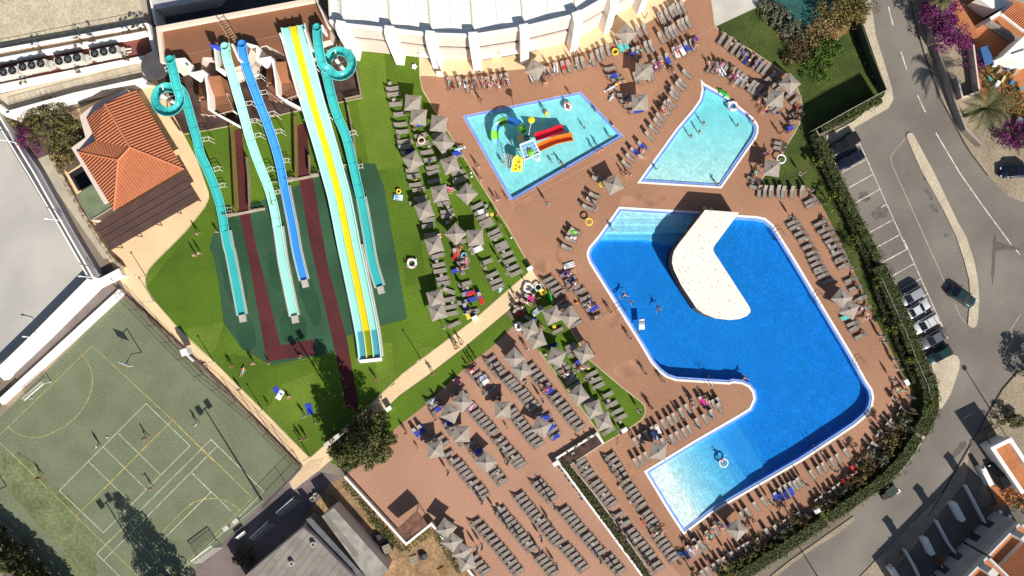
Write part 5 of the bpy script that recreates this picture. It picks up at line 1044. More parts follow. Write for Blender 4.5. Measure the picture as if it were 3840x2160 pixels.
# ---- L-shaped white platform in the big pool
isl = empty('pool_island', W(2600, 950), 0, 'white L shaped stone platform standing in the big blue pool', 'platform'); org = Vector(isl.location)
ih = 2.6
ip = [(2644,787),(2772,797),(2679,922),(2675,930),(2676,940),(2681,952),(2687,960),(2810,1150),(2815,1163),(2813,1172),(2802,1184),(2775,1196),(2735,1200),(2683,1194),(2638,1176),(2612,1156),(2556,1072),(2527,1012),(2520,985),(2522,962),(2528,941),(2541,920)]
M_isl = mat('speckled_white_stone', (.80, .75, .66), .9, .03, .3)
nt = M_isl.node_tree; tc = nt.nodes.new('ShaderNodeTexCoord'); nz = nt.nodes.new('ShaderNodeTexNoise'); nz.inputs['Scale'].default_value = 2.6; nz.inputs['Detail'].default_value = 2
nt.links.new(tc.outputs['Object'], nz.inputs['Vector']); mr = nt.nodes.new('ShaderNodeMapRange'); mr.inputs[1].default_value = .61; mr.inputs[2].default_value = .68; mr.inputs[4].default_value = .8; nt.links.new(nz.outputs['Fac'], mr.inputs[0]); overlay(M_isl, mr.outputs[0], (.45, .36, .24))
MB().prism([loc(W(x, y, ih)) for x, y in ip], -1.3, ih, 0, 1).build('body', [mat('brown_rockwork', (.16, .10, .065), .95, .3, 1), M_isl], isl)
for x, y in ((825,808),(890,818)): p = loc(G('p3', x, y, 2.2)); MB().ball((p.x, p.y, 1.6), .35, 8, 6).build('boulder', M_cobble, isl)
# ---- planter between the lower decks
pw = empty('planter', G('v2', 300, 1150), 0, 'white walled planter of low dark shrubs between the lower decks', 'planter'); org = Vector(pw.location)
wl = [G('w4',700,108), G('w4',632,8), G('w4',225,262), G('w4',500,640), G('w4',740,960), G('w4',1100,1449), G('w4',1140,1500)]
MB().strip([loc(p) for p in wl], .30, 0, .55).build('wall', M_parw, pw)
inn = [G('w4',700,112), G('w4',375,325), G('w4',600,600), G('w4',880,980), G('w4',1200,1449), G('w4',1240,1500)]
MB().strip([loc(p) for p in inn], .22, 0, .35).build('inner_kerb', M_kerb, pw)
MB().prism([loc(p) for p in wl + inn[::-1]], 0, .30).build('soil', M_mulch, pw)
# ---- grey roofed outbuildings at the bottom
ob = empty('grey_slab_building', G('w2', 1050, 1250), 0, 'large flat grey panel roof with two round vents, bottom edge', 'building'); org = Vector(ob.location)
M_slab = mat('weathered_roof_panels', (.25, .22, .19), .95, .14, .4, fine=.1); pavers(M_slab, R(-52), 9, 1.0, (.12, .105, .095), .06, .7)
MB().prism([loc(G('w2', x, y, 4)) for x, y in [(590,1449),(1170,965),(1290,1060),(1700,1480),(1500,1700),(500,1560)]], 0, 4.0, 0, 1).build('walls', [M_wallp, M_slab], ob)
for x, y in ((1275,1130),(1057,1322)): p = loc(G('w2', x, y, 4.3)); MB().lathe((p.x, p.y, 4.0), [(.36, 0), (.36, .5), (.26, .5), (.25, .1), (0, .1)], 14).build('roof_vent', M_ac, ob)
wg = empty('grey_wing_building', G('w2', 1650, 1150), 0, 'long narrow grey flat roof with white flaking edge, bottom edge', 'building'); org = Vector(wg.location)
MB().prism([loc(G('w2', x, y, 3.6)) for x, y in [(1360,850),(1480,765),(2030,1385),(1880,1500),(1800,1449)]], 0, 3.6, 0, 1).build('walls', [M_wallp, mat('flaking_grey_roof', (.30, .28, .24), .95, .2, .6, fine=.12)], wg)
MB().prism([loc(G('w2', x, y, 3.0)) for x, y in [(1200,880),(1250,860),(1790,1449),(1700,1500)]], 0, 3.0).build('link_roof', mat('dark_link_roof', (.12, .12, .13), .8, .2, .6), wg)
lt = MB()
for k in range(4): lt.beam(loc(G('w2', 1380 + k*10, 870 - k*6, 3.9)), loc(G('w2', 1700 + k*10, 1260 - k*6, 3.9)), .05, .05)
lt.build('roof_pipes', M_sframe, wg)
tw = [G('w2',1590,450,1.0), G('w2',2147,1060,1.0), G('w3',330,1130,1.0), G('w3',585,925,1.0), G('w3',720,1090,1.0), G('w3',1000,1449,1.0), (G('w3',1060,1530,1.0))]
o = MB().strip(tw, .32, 0, 1.0).build('terrace_wall', M_parw); tag(o, 'low white wall with a notch edging the lower deck at the bottom', 'wall')
th = MB(); tp_ = GL('w3', [(225,985),(435,795),(500,860),(545,930),(330,1085)], 2.2)
th.prism(tp_, 2.1, 2.25); o = th.build('thatch_awning', mat('brown_reed_thatch', (.17, .085, .055), 1, .25, 1.0, fine=.3, fscale=6));
MB().tube([tuple(tp_[1]), (tp_[1].x, tp_[1].y, 0)], .06, 6).build('post', M_pole, o); MB().tube([tuple(tp_[2]), (tp_[2].x, tp_[2].y, 0)], .06, 6).build('post', M_pole, o)
tag(o, 'brown reed awning in the corner of the lower deck wall', 'awning')
# ---- houses on the right
M_wallsh = mat('shade_greyed_render', (.36, .34, .33), .9, .1, .5); M_parsh = mat('shade_greyed_parapet', (.56, .53, .50), .9)  # white walls and parapets greyed in the colour to deepen their shade
M_tile3 = mat('terracotta_house_tiles', (.42, .14, .06), .85, .08, 1.5, fine=.1); ribs(M_tile3, .30, (.16, .05, .025), .6, sharp=.45, bumpd=.1)
rowv = (W(3565, 2044) - W(3680, 1925)); u_ = Vector((rowv.x, rowv.y, 0)).normalized(); v_ = Vector((-u_.y, u_.x, 0)); v_ = v_ if v_.x > 0 else -v_
for i in range(3):
 f0 = W(3722, 1915) + rowv * i; hs = empty('terraced_house', f0, 0, ['white terraced house with tiled roof nearest the right edge, lower corner', 'second white terraced house with tiled roof in the lower right corner', 'third white terraced house, mostly below the bottom edge'][i], 'house', 'terraced houses'); org = f0
 T = lambda a, b, z=0: Vector((u_.x*a + v_.x*b, u_.y*a + v_.y*b, z))
 MB().prism([T(0, 0), T(6.3, 0), T(6.3, 9), T(0, 9)], 0, 5.2, 0, 1).build('wall', [M_wallsh, M_terra], hs)
 MB().strip([T(0, 0), T(6.3, 0)], .3, 5.2, 6.0).strip([T(0, 0.16), T(0, 9)], .3, 5.19, 6.3).build('parapet', M_parsh, hs)
 tiled_roof([([T(1.2, 2.2, 6.0), T(6.4, 2.2, 6.0), T(6.4, 6.5, 7.4), T(1.2, 6.5, 7.4)], T(1.2, 2.2), T(6.4, 2.2)), ([T(1.2, 6.5, 7.4), T(6.4, 6.5, 7.4), T(6.4, 9.5, 6.4), T(1.2, 9.5, 6.4)], T(6.4, 9.5), T(1.2, 9.5))], hs, M_tile3)
 MB().prism([T(1.2, 2.3), T(6.3, 2.3), T(6.3, 2.6), T(1.2, 2.6)], 5.2, 6.0).build('dormer_wall', M_parsh, hs)
 MB().box(T(1.5, .6, 4), (.9, 1.0, 8.0), math.atan2(u_.y, u_.x)).box(T(1.5, .6, 8.05), (1.1, 1.2, .12), math.atan2(u_.y, u_.x)).build('chimney', M_parsh, hs)
 for k in (1.6, 4.4): MB().prism([T(k, -.06), T(k + 1.1, -.06), T(k + 1.1, -.003), T(k, -.003)], .1, 2.2).build('window', M_glass, hs)
sheet('yard', NL([(3640,1650),(3760,1640),(3860,1850),(3860,2200),(3300,2200),(3400,2080),(3520,1930),(3620,1800)]), .106, mat('shade_toned_paving', (.155, .13, .11), .9, .15, .4), kind='structure')  # paving colour darkened to carry the shadow of the houses
for i, (pts, lab) in enumerate([([(885,305),(955,440),(1010,540)], 'thin white garden wall, right one in the lower right corner'), ([(718,505),(790,640),(850,720)], 'thin white garden wall, middle one in the lower right corner'), ([(538,672),(590,760),(640,860)], 'thin white garden wall, leftmost in the lower right corner')]):
 o = MB().strip(GL('w6', pts, .9), .26, .1, .9).build('garden_wall', M_parw); tag(o, lab, 'wall', 'garden walls of the terraced houses')
for i, (x0, y0, x1, y1) in enumerate([(972,200,1020,295), (812,405,862,498), (648,605,688,690), (455,770,500,840)]):
 b = MB(); a, c = G('w6', x0 + 4, y0 + 2, 1.4), G('w6', x1 + 8, y1 + 8, 1.4); d = (c - a).normalized(); pn = Vector((-d.y, d.x, 0)) * .36
 b.prism([a + pn, c + pn, c - pn, a - pn], .1, 1.5).prism([a + pn*.8 + d*.1, a + d*.7 + pn*.8, a + d*.7 - pn*.8, a - pn*.8 + d*.1], 1.5, 1.7)
 o = b.build('barbecue_wall', M_parw); tag(o, ['thick white wall block, uppermost of four in the lower right yards', 'second thick white wall block in the lower right yards', 'third thick white wall block in the lower right yards', 'lowest thick white wall block in the lower right yards'][i], 'wall', 'white blocks in the front yards')
for pts in ([(1010,300),(1065,410),(1010,440)], [(860,500),(905,600),(1000,550)], [(690,690),(740,760),(800,740)]):
 o = MB().strip(GL('w6', pts, .5), .12, .1, .5).build('yard_wall', M_tdeck); tag(o, {1010: 'low white yard edge under the uppermost block', 860: 'low white yard edge under the second block', 690: 'low white yard edge under the third block'}[pts[0][0]], 'wall', 'yard edges')
for i, pts in enumerate([[(1015,310),(1060,405),(1110,420),(1213,430),(1213,300)], [(865,510),(905,605),(845,640),(990,560),(1060,640),(960,690)], [(700,720),(830,700),(860,819),(740,819)]]):
 sheet('terracotta_yard', GL('w6', pts), .112 + .002 * i, M_terra, kind='structure')
tt = empty('roof_terrace_house', G('w6', 1120, 150), 0, 'white house with a flat terracotta roof terrace at the right edge', 'house'); org = Vector(tt.location)
MB().prism([loc(G('w6', x, y, 3.2)) for x, y in [(1035,95),(1140,40),(1260,330),(1210,345)]], .1, 3.2, 0, 1).build('wall', [M_wallw, M_terra], tt)
MB().strip([loc(G('w6', x, y, 4)) for x, y in [(1212,350),(1040,95),(1140,45),(1230,180)]], .55, 3.19, 3.9).build('parapet', M_parw, tt)
gt_ = empty('wooden_gate', G('v4', 1860, 760), 0, 'brown lattice gate and two leaves at the yard entrance', 'gate'); org = Vector(gt_.location)
gb = MB(); gA, gB = loc(G('v4', 1735, 765, 1.2)), loc(G('v4', 1880, 680, 1.2))
for k in range(12): p = gA.lerp(gB, k / 11); gb.beam((p.x, p.y, .1), (p.x, p.y, 1.7), .05, .05)
gb.beam((gA.x, gA.y, 1.65), (gB.x, gB.y, 1.65), .08, .08).beam((gA.x, gA.y, .4), (gB.x, gB.y, .4), .08, .08)
gC, gD = loc(G('v4', 1820, 900, 1.5)), loc(G('v4', 1970, 800, 1.5))
for a, c in ((gA, gC), (gB, gD), (gC, gD)): gb.beam((a.x, a.y, 1.6), (c.x, c.y, 1.6), .12, .1)
gb.build('frame', mat('gate_wood', (.10, .065, .045), .8), gt_)
th_ = empty('tiled_villa', G('r16', 2050, 200), 0, 'white villa with terracotta tiles and grey steps in the upper right corner', 'house'); org = Vector(th_.location)
q = lambda x, y, h: loc(G('r16', x, y, h))
tiled_roof([([q(1930,130,3.8), q(2147,300,3.8), q(2300,150,5.0), q(2040,35,5.0)], q(1930,130,3.8), q(2147,300,3.8))], th_, M_tile3)
MB().strip([q(1810,190,3.6), q(1925,120,3.6), q(2040,30,3.6)], .5, .1, 3.6).strip([q(1925,135,3.7), q(2160,310,3.7)], .35, 3.3, 3.7).build('wall', M_wallw, th_)
MB().prism([q(1690,-20,3), q(1820,-40,3), q(2040,20,3), q(1860,110,3)], .1, 3.0).build('annex', M_wallw, th_)
b = MB()
for k in range(3):
 p = [(1750 + k*26, 185 + k*8), (1775 + k*22, 235 - k*6), (1900 + k*22, 325 - k*14), (2050 + k*25, 430 - k*22)]
 b.strip([q(x, y, .5 + .2*k) for x, y in p], .5, .1, .5 + .2*k)
b.build('steps', mat('grey_steps', (.24, .20, .18), .9), th_)
MB().prism([q(1930,570,3), q(2150,360,3), q(2250,480,3), q(2250,640,3), q(2100,640,3)], .1, 3.0).build('wing', M_wallw, th_)
MB().prism([q(2030,545,3.2), q(2160,500,3.2), q(2160,590,3.2)], 3.0, 3.25).build('wing_roof', M_parw, th_)
o = MB().strip(GL('r16', [(1480,770),(1530,980),(1700,920),(1640,450)], 1.6), .22, .1, 1.6).build('yard_wall', M_wallp); tag(o, 'thin wall round the shaded yard under the bougainvillea', 'wall')
o = MB().strip(GL('r16', [(1252,-40),(1255,380),(1262,420)], 2.2), .3, .1, 2.2).build('boundary_wall', mat('grey_brown_plaster', (.30, .25, .22), .9, .2, .5)); tag(o, 'tall plaster wall behind the pavement, under the bougainvillea', 'wall')  # mottled grey-brown plaster
o = MB().strip(GL('r16', [(1262,420),(1450,990),(1570,1300),(1730,1460)], 1.5), .3, .1, 1.5).build('boundary_wall', MATS['grey_brown_plaster']); tag(o, 'lower plaster wall along the pavement beside the palm', 'wall')
o = MB().box((0, 0, .45), (2.6, 1.3, .9)).build('blue_tank', mat('blue_tarpaulin', (.05, .13, .30), .5), loc=G('r16', 1735, 572, .5)); o.rotation_euler = (0, 0, R(-75)); tag(o, 'blue covered box on the terracotta yard', 'box')
def fence(name, pts, h, lab, m, posts=2.5, rails=(1.0,), solid=False, z0=0):
 t = empty(name, Vector((pts[0].x, pts[0].y, 0)), 0, lab, 'fence'); o_ = Vector(t.location); q = [Vector((p.x, p.y, 0)) - o_ for p in pts]
 if solid: MB().strip(q, .10, z0 + .1, h).build('panel', m, t)
 else:
  b = MB()
  for r_ in rails: b.tube([(p.x, p.y, z0 + h * r_) for p in q], .03, 4)
  b.build('rail', m, t)
 L_ = 0; k = 0
 for a, c in zip(q[:-1], q[1:]):
  n_ = max(1, int((c - a).length / posts))
  for i in range(n_):
   p = a.lerp(c, i / n_); MB().tube([(p.x, p.y, z0), (p.x, p.y, z0 + h + .03)], .04, 5).build('post', m, t)
 return t
M_rail = mat('galvanised_rail', (.50, .47, .42), .5); M_scr = mat('dark_green_screen', (.035, .05, .03), .9)
fence('garden_screen', [G('r15',1505,1295,2.9), G('r15',1830,1110,2.9), G('r16',745,915,2.9)], 2.9, 'tall dark green screen fence along the garden, lower side', M_scr, 3, solid=True)
fence('garden_screen', [G('r16',765,900,2.4), G('r16',620,560,2.4), G('r16',505,225,2.4)], 2.4, 'tall dark green screen fence along the garden, road side', M_scr, 3, solid=True)
fence('white_top_rail', [G('r15',1505,1295,3), G('r15',1830,1110,3), G('r16',745,915,3)], 3.05, 'pale rail capping the garden screen', M_rail, 40)
fence('hedge_rail', [G('q1',715,390,1.6), G('q1',850,690,1.6), G('q1',960,930,1.6), G('q1',1060,1190,1.6), G('q1',1175,1449,1.6), G('v4',1210,400,1.6)], 1.7, 'pale rail fence running inside the hedge', M_rail, 3, (1.0, .97))
# ------------------------------------------------------------------ water slides
def gloss(name, col, rough=.25, noise=.03): return mat(name, col, rough, noise, .5, spec=.5)
M_teal = gloss('teal_fibreglass', (.045, .42, .41)); M_mint = gloss('mint_fibreglass', (.33, .72, .60)); M_blue = gloss('blue_fibreglass', (.045, .27, .68)); M_yel = gloss('yellow_fibreglass', (.82, .60, .015))
M_tealr = gloss('pale_teal_rim', (.16, .55, .52)); M_mintr = gloss('pale_mint_rim', (.50, .80, .72)); M_bluer = gloss('pale_blue_rim', (.22, .50, .80))
M_conc2 = mat('pale_concrete_block', (.46, .43, .38), .9, .08, .8)
def u_profile(w, d, n=9, t=.05):
 """open trough: inner then outer line"""
 inn = [(-w/2 * math.cos(math.pi * i / n) if True else 0, -d * math.sin(math.pi * i / n) ** .8) for i in range(n + 1)]
 return [(-w/2 - .10, 0), (-w/2 - .10, .04)] + [(x, z + .04) for x, z in inn] + [(w/2 + .10, .04), (w/2 + .10, 0)] + [(x * 1.02, z - t) for x, z in inn[::-1]]
def flat_profile(w, d, t=.05):
 return [(-w/2 - .16, -d - t), (-w/2 - .16, .04), (-w/2, .04), (-w/2 + .06, -d), (w/2 - .06, -d), (w/2, .04), (w/2 + .16, .04), (w/2 + .16, -d - t)]
def sweep(b, path, prof, mi=None, closed_prof=True, scale=None):
 n = len(prof); N = len(path); vs = []
 for i, p in enumerate(path):
  d = path[min(i + 1, N - 1)] - path[max(i - 1, 0)]; d.z = 0; d.normalize(); s = Vector((d.y, -d.x, 0)); k = scale[i] if scale else 1
  for x, z in prof: vs.append(p + s * x * k + Vector((0, 0, z)))
 base = len(b.v); b.v += [tuple(v) for v in vs]
 for i in range(N - 1):
  for k in range(n if closed_prof else n - 1):
   k2 = (k + 1) % n; b.f.append([base + i*n + k, base + i*n + k2, base + (i+1)*n + k2, base + (i+1)*n + k]); b.m.append(mi(k) if mi else 0)
 b.f.append([base + k for k in range(n)][::-1]); b.m.append(0); b.f.append([base + (N-1)*n + k for k in range(n)]); b.m.append(0)
def hpath(pts):     # (zoom, x, y, height)
 return [G(z, x, y, h) for z, x, y, h in pts]
M_sup = mat('white_steel', (.78, .76, .72), .5)
def slide(label, path, run, w, m, mr, supports, top=True):
 p = smooth_pts(hpath(path), 4); t = empty('water_slide', (p[0].x, p[0].y, 0), 0, label, 'slide', 'water slides'); o = Vector(t.location)
 q = [v - o for v in p]; b = MB(); prof = u_profile(w, .52); nr = {0, 1, len(prof) // 2 - 1}
 sweep(b, q, prof, lambda k: 1 if k in (0, 1, 11, 12, 13) else 0); b.build('flume', [m, mr], t, smooth=False)
 b = MB(); pj = [(x*1.03, z - .02) for x, z in prof]
 for i in range(5, len(q) - 2, 5): sweep(b, [q[i], q[i].lerp(q[i+1], .1 / max(.1, (q[i+1] - q[i]).length))], [(x, z + .028) for x, z in pj])
 b.build('joint_flanges', mat('flange_' + m.name, tuple(c * .5 for c in m.diffuse_color[:3]), .4), t)
 r = [v - o for v in smooth_pts(hpath(run), 3)]; b = MB(); sweep(b, r, flat_profile(w * .84, .20), lambda k: 1 if k in (1, 5) else 0); b.build('run_out', [m, mr], t)
 e, f = r[-1], r[-2]; d = (e - f).normalized(); a = math.atan2(d.y, d.x)
 MB().box((e.x + d.x*.55, e.y + d.y*.55, .25), (1.1, w * .85, .5), a).build('end_block', M_conc2, t)
 for s in (-1, 1):
  sd = Vector((d.y, -d.x, 0)) * s * (w * .5 + .18)
  MB().strip([v + sd - Vector((0, 0, v.z)) for v in r], .16, 0, .36).build('side_kerb', M_conc2, t)
 if top:
  d = (q[1] - q[0]); d.z = 0; d.normalize(); MB().box(tuple(q[0] - d * .35 + Vector((0, 0, -.15))), (.9, w + .2, .1), math.atan2(d.y, d.x)).lathe(tuple(q[0] - d*.3), [(w*.5, -.1), (w*.5, .2), (w*.42, .2), (w*.40, -.05), (0, -.05)], 14).build('start_tub', m, t)
 for i, side in supports:
  if i >= len(q): continue
  v = q[i]; d = (q[min(i+1, len(q)-1)] - q[i-1]); d.z = 0; d.normalize(); s = Vector((d.y, -d.x, 0))
  if v.z < 1.0: continue
  sb = MB(); L_ = .8 if v.z > 2 else .6
  a1, a2 = v + s*side*(w/2 + .1), v + s*side*(w/2 + L_)
  for e_ in (-.28, .28):
   sb.beam(v - s*side*.3 + d*e_ + Vector((0, 0, -.7)), a2 + d*e_ + Vector((0, 0, -.9)), .055, .055)
   sb.tube([(a2.x + d.x*e_, a2.y + d.y*e_, 0), (a2.x + d.x*e_, a2.y + d.y*e_, v.z - .85)], .04, 5)
  sb.beam(a2 - d*.28 + Vector((0, 0, -.9)), a2 + d*.28 + Vector((0, 0, -.9)), .055, .055).beam(a1 - d*.28 + Vector((0, 0, -.8)), a1 + d*.28 + Vector((0, 0, -.8)), .055, .055)
  sb.build('support', M_sup, t)
 return t
def circ(z, cx, cy, r, a0, a1, h0, h1, n):
 return [(z, cx + r*math.cos(R(a0 + (a1 - a0)*i/n)), cy + r*math.sin(R(a0 + (a1 - a0)*i/n)), h0 + (h1 - h0)*i/n) for i in range(n + 1)]
loop1 = circ('r12', 185, 1000, 125, -10, 262, 5.55, 4.2, 12)
slide('left teal slide with a full loop, nearest the tiled bungalow', [('r12',215,620,6.9),('r12',238,700,6.8),('r12',268,840,6.3),('r12',300,940,5.8)] + loop1 + [('r12',230,885,4.1),('r12',300,890,3.95),('r12',350,960,3.8),('r12',385,1070,3.6),('r12',430,1230,3.3),('r12',480,1400,3.0),('r22',300,480,2.55),('r22',375,640,2.1),('r22',440,800,1.7),('r22',490,960,1.35),('r22',522,1110,1.0),('r22',545,1260,.75)],
  [('r22',545,1250,.62),('r22',575,1400,.48),('q3',600,250,.42),('q3',660,560,.40),('q3',716,860,.40)], 1.15, M_teal, M_tealr, [(2,1),(88,-1),(96,-1),(100,-1),(106,-1)])
slide('pale mint slide, second from the left', [('r12',765,490,7.0),('r12',785,600,6.9),('r12',835,760,6.1),('r12',888,950,5.2),('r12',940,1120,4.3),('r12',985,1290,3.35),('r22',790,290,3.0),('r22',850,470,2.5),('r22',915,640,2.05),('r22',975,790,1.65),('r22',1020,940,1.3),('r22',1052,1080,1.0),('r22',1075,1220,.75)],
  [('r22',1075,1210,.62),('r22',1105,1400,.48),('q3',1130,330,.42),('q3',1185,600,.40),('q3',1243,870,.40)], 1.15, M_mint, M_mintr, [(8,-1),(14,-1),(18,-1),(24,-1),(32,-1),(38,-1)])
slide('bright blue slide, third from the left', [('r12',935,465,7.0),('r12',955,600,6.8),('r12',1010,770,6.0),('r12',1068,930,5.2),('r12',1125,1080,4.4),('r12',1180,1220,3.6),('r22',1040,360,2.6),('r22',1090,540,1.85),('r22',1122,690,1.25),('r22',1145,820,.85)],
  [('r22',1143,800,.64),('r22',1175,950,.50),('r22',1230,1220,.42),('q3',1270,220,.40),('q3',1342,510,.40)], 1.10, M_blue, M_bluer, [(8,-1),(12,-1),(18,-1),(22,-1),(28,-1),(33,-1)])
loop5 = circ('r12', 1915, 640, 125, 150, -130, 5.6, 4.3, 12)
slide('right teal slide with a full loop, nearest the white building', [('r12',1690,300,7.2),('r12',1698,420,7.1),('r12',1718,550,6.6),('r12',1748,660,6.1)] + loop5 + [('r12',1790,610,4.25),('r12',1775,700,4.15),('r12',1795,800,4.0),('r12',1830,950,3.7),('r12',1880,1130,3.1),('r22',1755,270,2.35),('r22',1800,430,1.9),('r22',1840,600,1.5),('r22',1880,780,1.1),('r22',1915,930,.78)],
  [('r22',1912,915,.64),('r22',1945,1080,.50),('r22',1985,1300,.42),('q3',2030,330,.40),('q3',2103,575,.40)], 1.15, M_teal, M_tealr, [(88,-1),(96,-1),(104,-1),(110,-1)])
tp3 = smooth_pts(hpath([('r12',1452,265,7.4),('r12',1470,360,7.35),('r12',1505,500,6.8),('r12',1552,680,6.0),('r12',1605,880,5.1),('r12',1660,1080,4.15),('r22',1530,290,2.75),('r22',1585,480,2.1),('r22',1640,680,1.6),('r22',1695,880,1.2),('r22',1735,1070,.95),('r22',1772,1260,.75),('q3',1800,170,.65),('q3',1860,450,.58),('q3',1920,740,.55),('q3',1965,970,.55),('q3',1990,1120,.55),('q3',2010,1300,.55)]), 3)
ts = empty('triple_water_slide', (tp3[0].x, tp3[0].y, 0), 0, 'wide triple slide with yellow middle lane between two mint lanes', 'slide', 'water slides'); o_ = Vector(ts.location); q3_ = [v - o_ for v in tp3]
def lane(x0, x1, nm, m, rim):
 b = MB(); prof = [(x0, -.05), (x0, .22), (x0 + .07, .22), (x0 + .12, 0), (x1 - .12, 0), (x1 - .07, .22), (x1, .22), (x1, -.05)]
 sweep(b, q3_, prof, lambda k: 1 if k in (1, 5) else 0); b.build(nm, [m, rim], ts)
lane(-1.55, -.522, 'mint_lane', M_mint, M_mintr); lane(-.518, .518, 'yellow_lane', M_yel, M_yel); lane(.522, 1.55, 'mint_lane', M_mint, M_mintr)
for s in (-1, 1):
 b = MB(); sweep(b, q3_, [(s*1.56, -.1), (s*1.56, .35), (s*1.72, .35), (s*1.72, -.1)] if s > 0 else [(-1.72, -.1), (-1.72, .35), (-1.56, .35), (-1.56, -.1)]); b.build('side_wall', M_mintr, ts)
e = q3_[-1]; d = (q3_[-1] - q3_[-2]).normalized(); MB().box((e.x + d.x*.15, e.y + d.y*.15, .5), (.3, 3.3, .9), math.atan2(d.y, d.x)).box((e.x + d.x*.42, e.y + d.y*.42, .3), (.24, 3.3, .5), math.atan2(d.y, d.x)).build('end_wall', M_white, ts)
for i in range(9, 40, 7):
 v = q3_[i]; sb = MB(); dd = (q3_[i+1] - q3_[i-1]); dd.z = 0; dd.normalize(); s = Vector((dd.y, -dd.x, 0))
 if v.z < 1.2: continue
 sb.beam(v - s*1.9 + Vector((0, 0, -.3)), v + s*2.1 + Vector((0, 0, -.3)), .06, .06)
 for k in (-1.5, 1.9): sb.tube([(v.x + s.x*k, v.y + s.y*k, 0), (v.x + s.x*k, v.y + s.y*k, v.z - .3)], .07, 5)
 sb.build('support', M_sup, ts)
for s in (-1, 1):
 seg = q3_[36:52]; MB().strip([v + Vector((0, 0, -v.z)) + Vector(((seg[-1]-seg[0]).normalized().y, -(seg[-1]-seg[0]).normalized().x, 0)) * s * 1.85 for v in seg], .2, 0, .45).build('side_kerb', M_conc2, ts)
wt = MB(); sl = q3_[-6:];
prof = [(-1.42, .03), (-.65, .03)];
for x0, x1 in ((-1.43, -.64), (-.40, .40), (.64, 1.43)):
 vs = []
 for v in sl:
  dd = (sl[-1] - sl[0]).normalized(); s = Vector((dd.y, -dd.x, 0)); vs += [v + s*x0 + Vector((0, 0, .14)), v + s*x1 + Vector((0, 0, .14))]
 wt.add(vs, [(2*i, 2*i+1, 2*i+3, 2*i+2) for i in range(len(sl) - 1)])
mw = bpy.data.materials.new('splash_water'); mw.use_nodes = True; MATS['splash_water'] = mw
nt = mw.node_tree; nt.nodes.clear(); oo = nt.nodes.new('ShaderNodeOutputMaterial'); mx = nt.nodes.new('ShaderNodeMixShader'); mx.inputs[0].default_value = .06; a1 = nt.nodes.new('ShaderNodeBsdfTransparent'); a1.inputs[0].default_value = (.50, .70, .86, 1); a2 = nt.nodes.new('ShaderNodeBsdfGlossy'); a2.inputs['Roughness'].default_value = .08
nt.links.new(a1.outputs[0], mx.inputs[1]); nt.links.new(a2.outputs[0], mx.inputs[2]); nt.links.new(mx.outputs[0], oo.inputs[0])
wt.build('landing_water', mw, ts)
for z, cx, cy in (('r12',195,1000),('r12',1918,650)):
 c = G(z, cx, cy, 3); t = empty('loop_mast', (c.x, c.y, 0), 0, ('white mast with arms inside the left teal loop' if cx < 1000 else 'white mast with arms inside the right teal loop'), 'mast', 'masts in the slide loops')
 MB().lathe((0, 0, 0), [(.28, 0), (.28, 5.0), (0, 5.1)], 12).build('column', M_sup, t)
 for k in range(4): a = k*math.pi/2 + .25; MB().beam((0, 0, 3.7), (1.9*math.cos(a), 1.9*math.sin(a), 4.2), .14, .14).build('arm', M_sup, t)
# ---- wooden picket fences by the red paths
M_wood = mat('weathered_orange_wood', (.30, .17, .07), .85, .1, 2); M_wood2 = mat('grey_wood', (.34, .28, .20), .85, .1, 2)
def picket(z, pts, lab, m, h=1.15):
 q = GL(z, pts); o = q[0]; t = empty('picket_fence', (o.x, o.y, 0), 0, lab, 'fence', 'picket fences by the slides'); b = MB(); r = MB()
 for a, c in zip(q[:-1], q[1:]):
  n_ = max(2, int((c - a).length / .22))
  for i in range(n_): p = a.lerp(c, i / n_) - o; b.box((p.x, p.y, h/2), (.09, .09, h))
  for hh in (.35, .85): r.beam((a.x - o.x, a.y - o.y, hh), (c.x - o.x, c.y - o.y, hh), .05, .08)
 b.build('pickets', m, t); r.build('rails', m, t)
for pts, lab, m in [([(620,190),(640,350),(660,800),(675,1080)], 'orange picket fence left of the left red path', M_wood), ([(782,520),(800,700),(812,1050)], 'picket fence right of the left red path', M_wood2), ([(1262,110),(1268,400),(1275,720)], 'bright orange picket fence left of the right red path', M_wood), ([(1405,500),(1415,690)], 'short picket fence right of the right red path', M_wood2),
 ([(545,1100),(660,1075)], 'picket fence between the left teal slide and red path', M_wood2), ([(815,1048),(945,1025)], 'picket fence between the left red path and mint slide', M_wood2), ([(985,775),(1085,760)], 'picket fence between mint and blue slides', M_wood2), ([(1175,745),(1275,722)], 'picket fence between the blue slide and right red path', M_wood2), ([(1000,785),(1045,1010)], 'picket fence stepping down beside the mint slide', M_wood2), ([(1420,690),(1500,680)], 'picket fence between the right red path and triple slide', M_wood2), ([(1715,600),(1780,590)], 'picket fence between triple and right teal slides', M_wood2), ([(1790,0),(1840,260),(1880,560)], 'long picket fence right of the right teal slide', M_wood2)]:
 picket('r22', pts, lab, m)
picket('r12', [(1985,1005),(2140,970),(2090,700)], 'picket fence round the mulch under the right loop', M_wood2); picket('r12', [(240,1190),(335,1335)], 'picket fence beside the beige walk at the left loop', M_wood2)
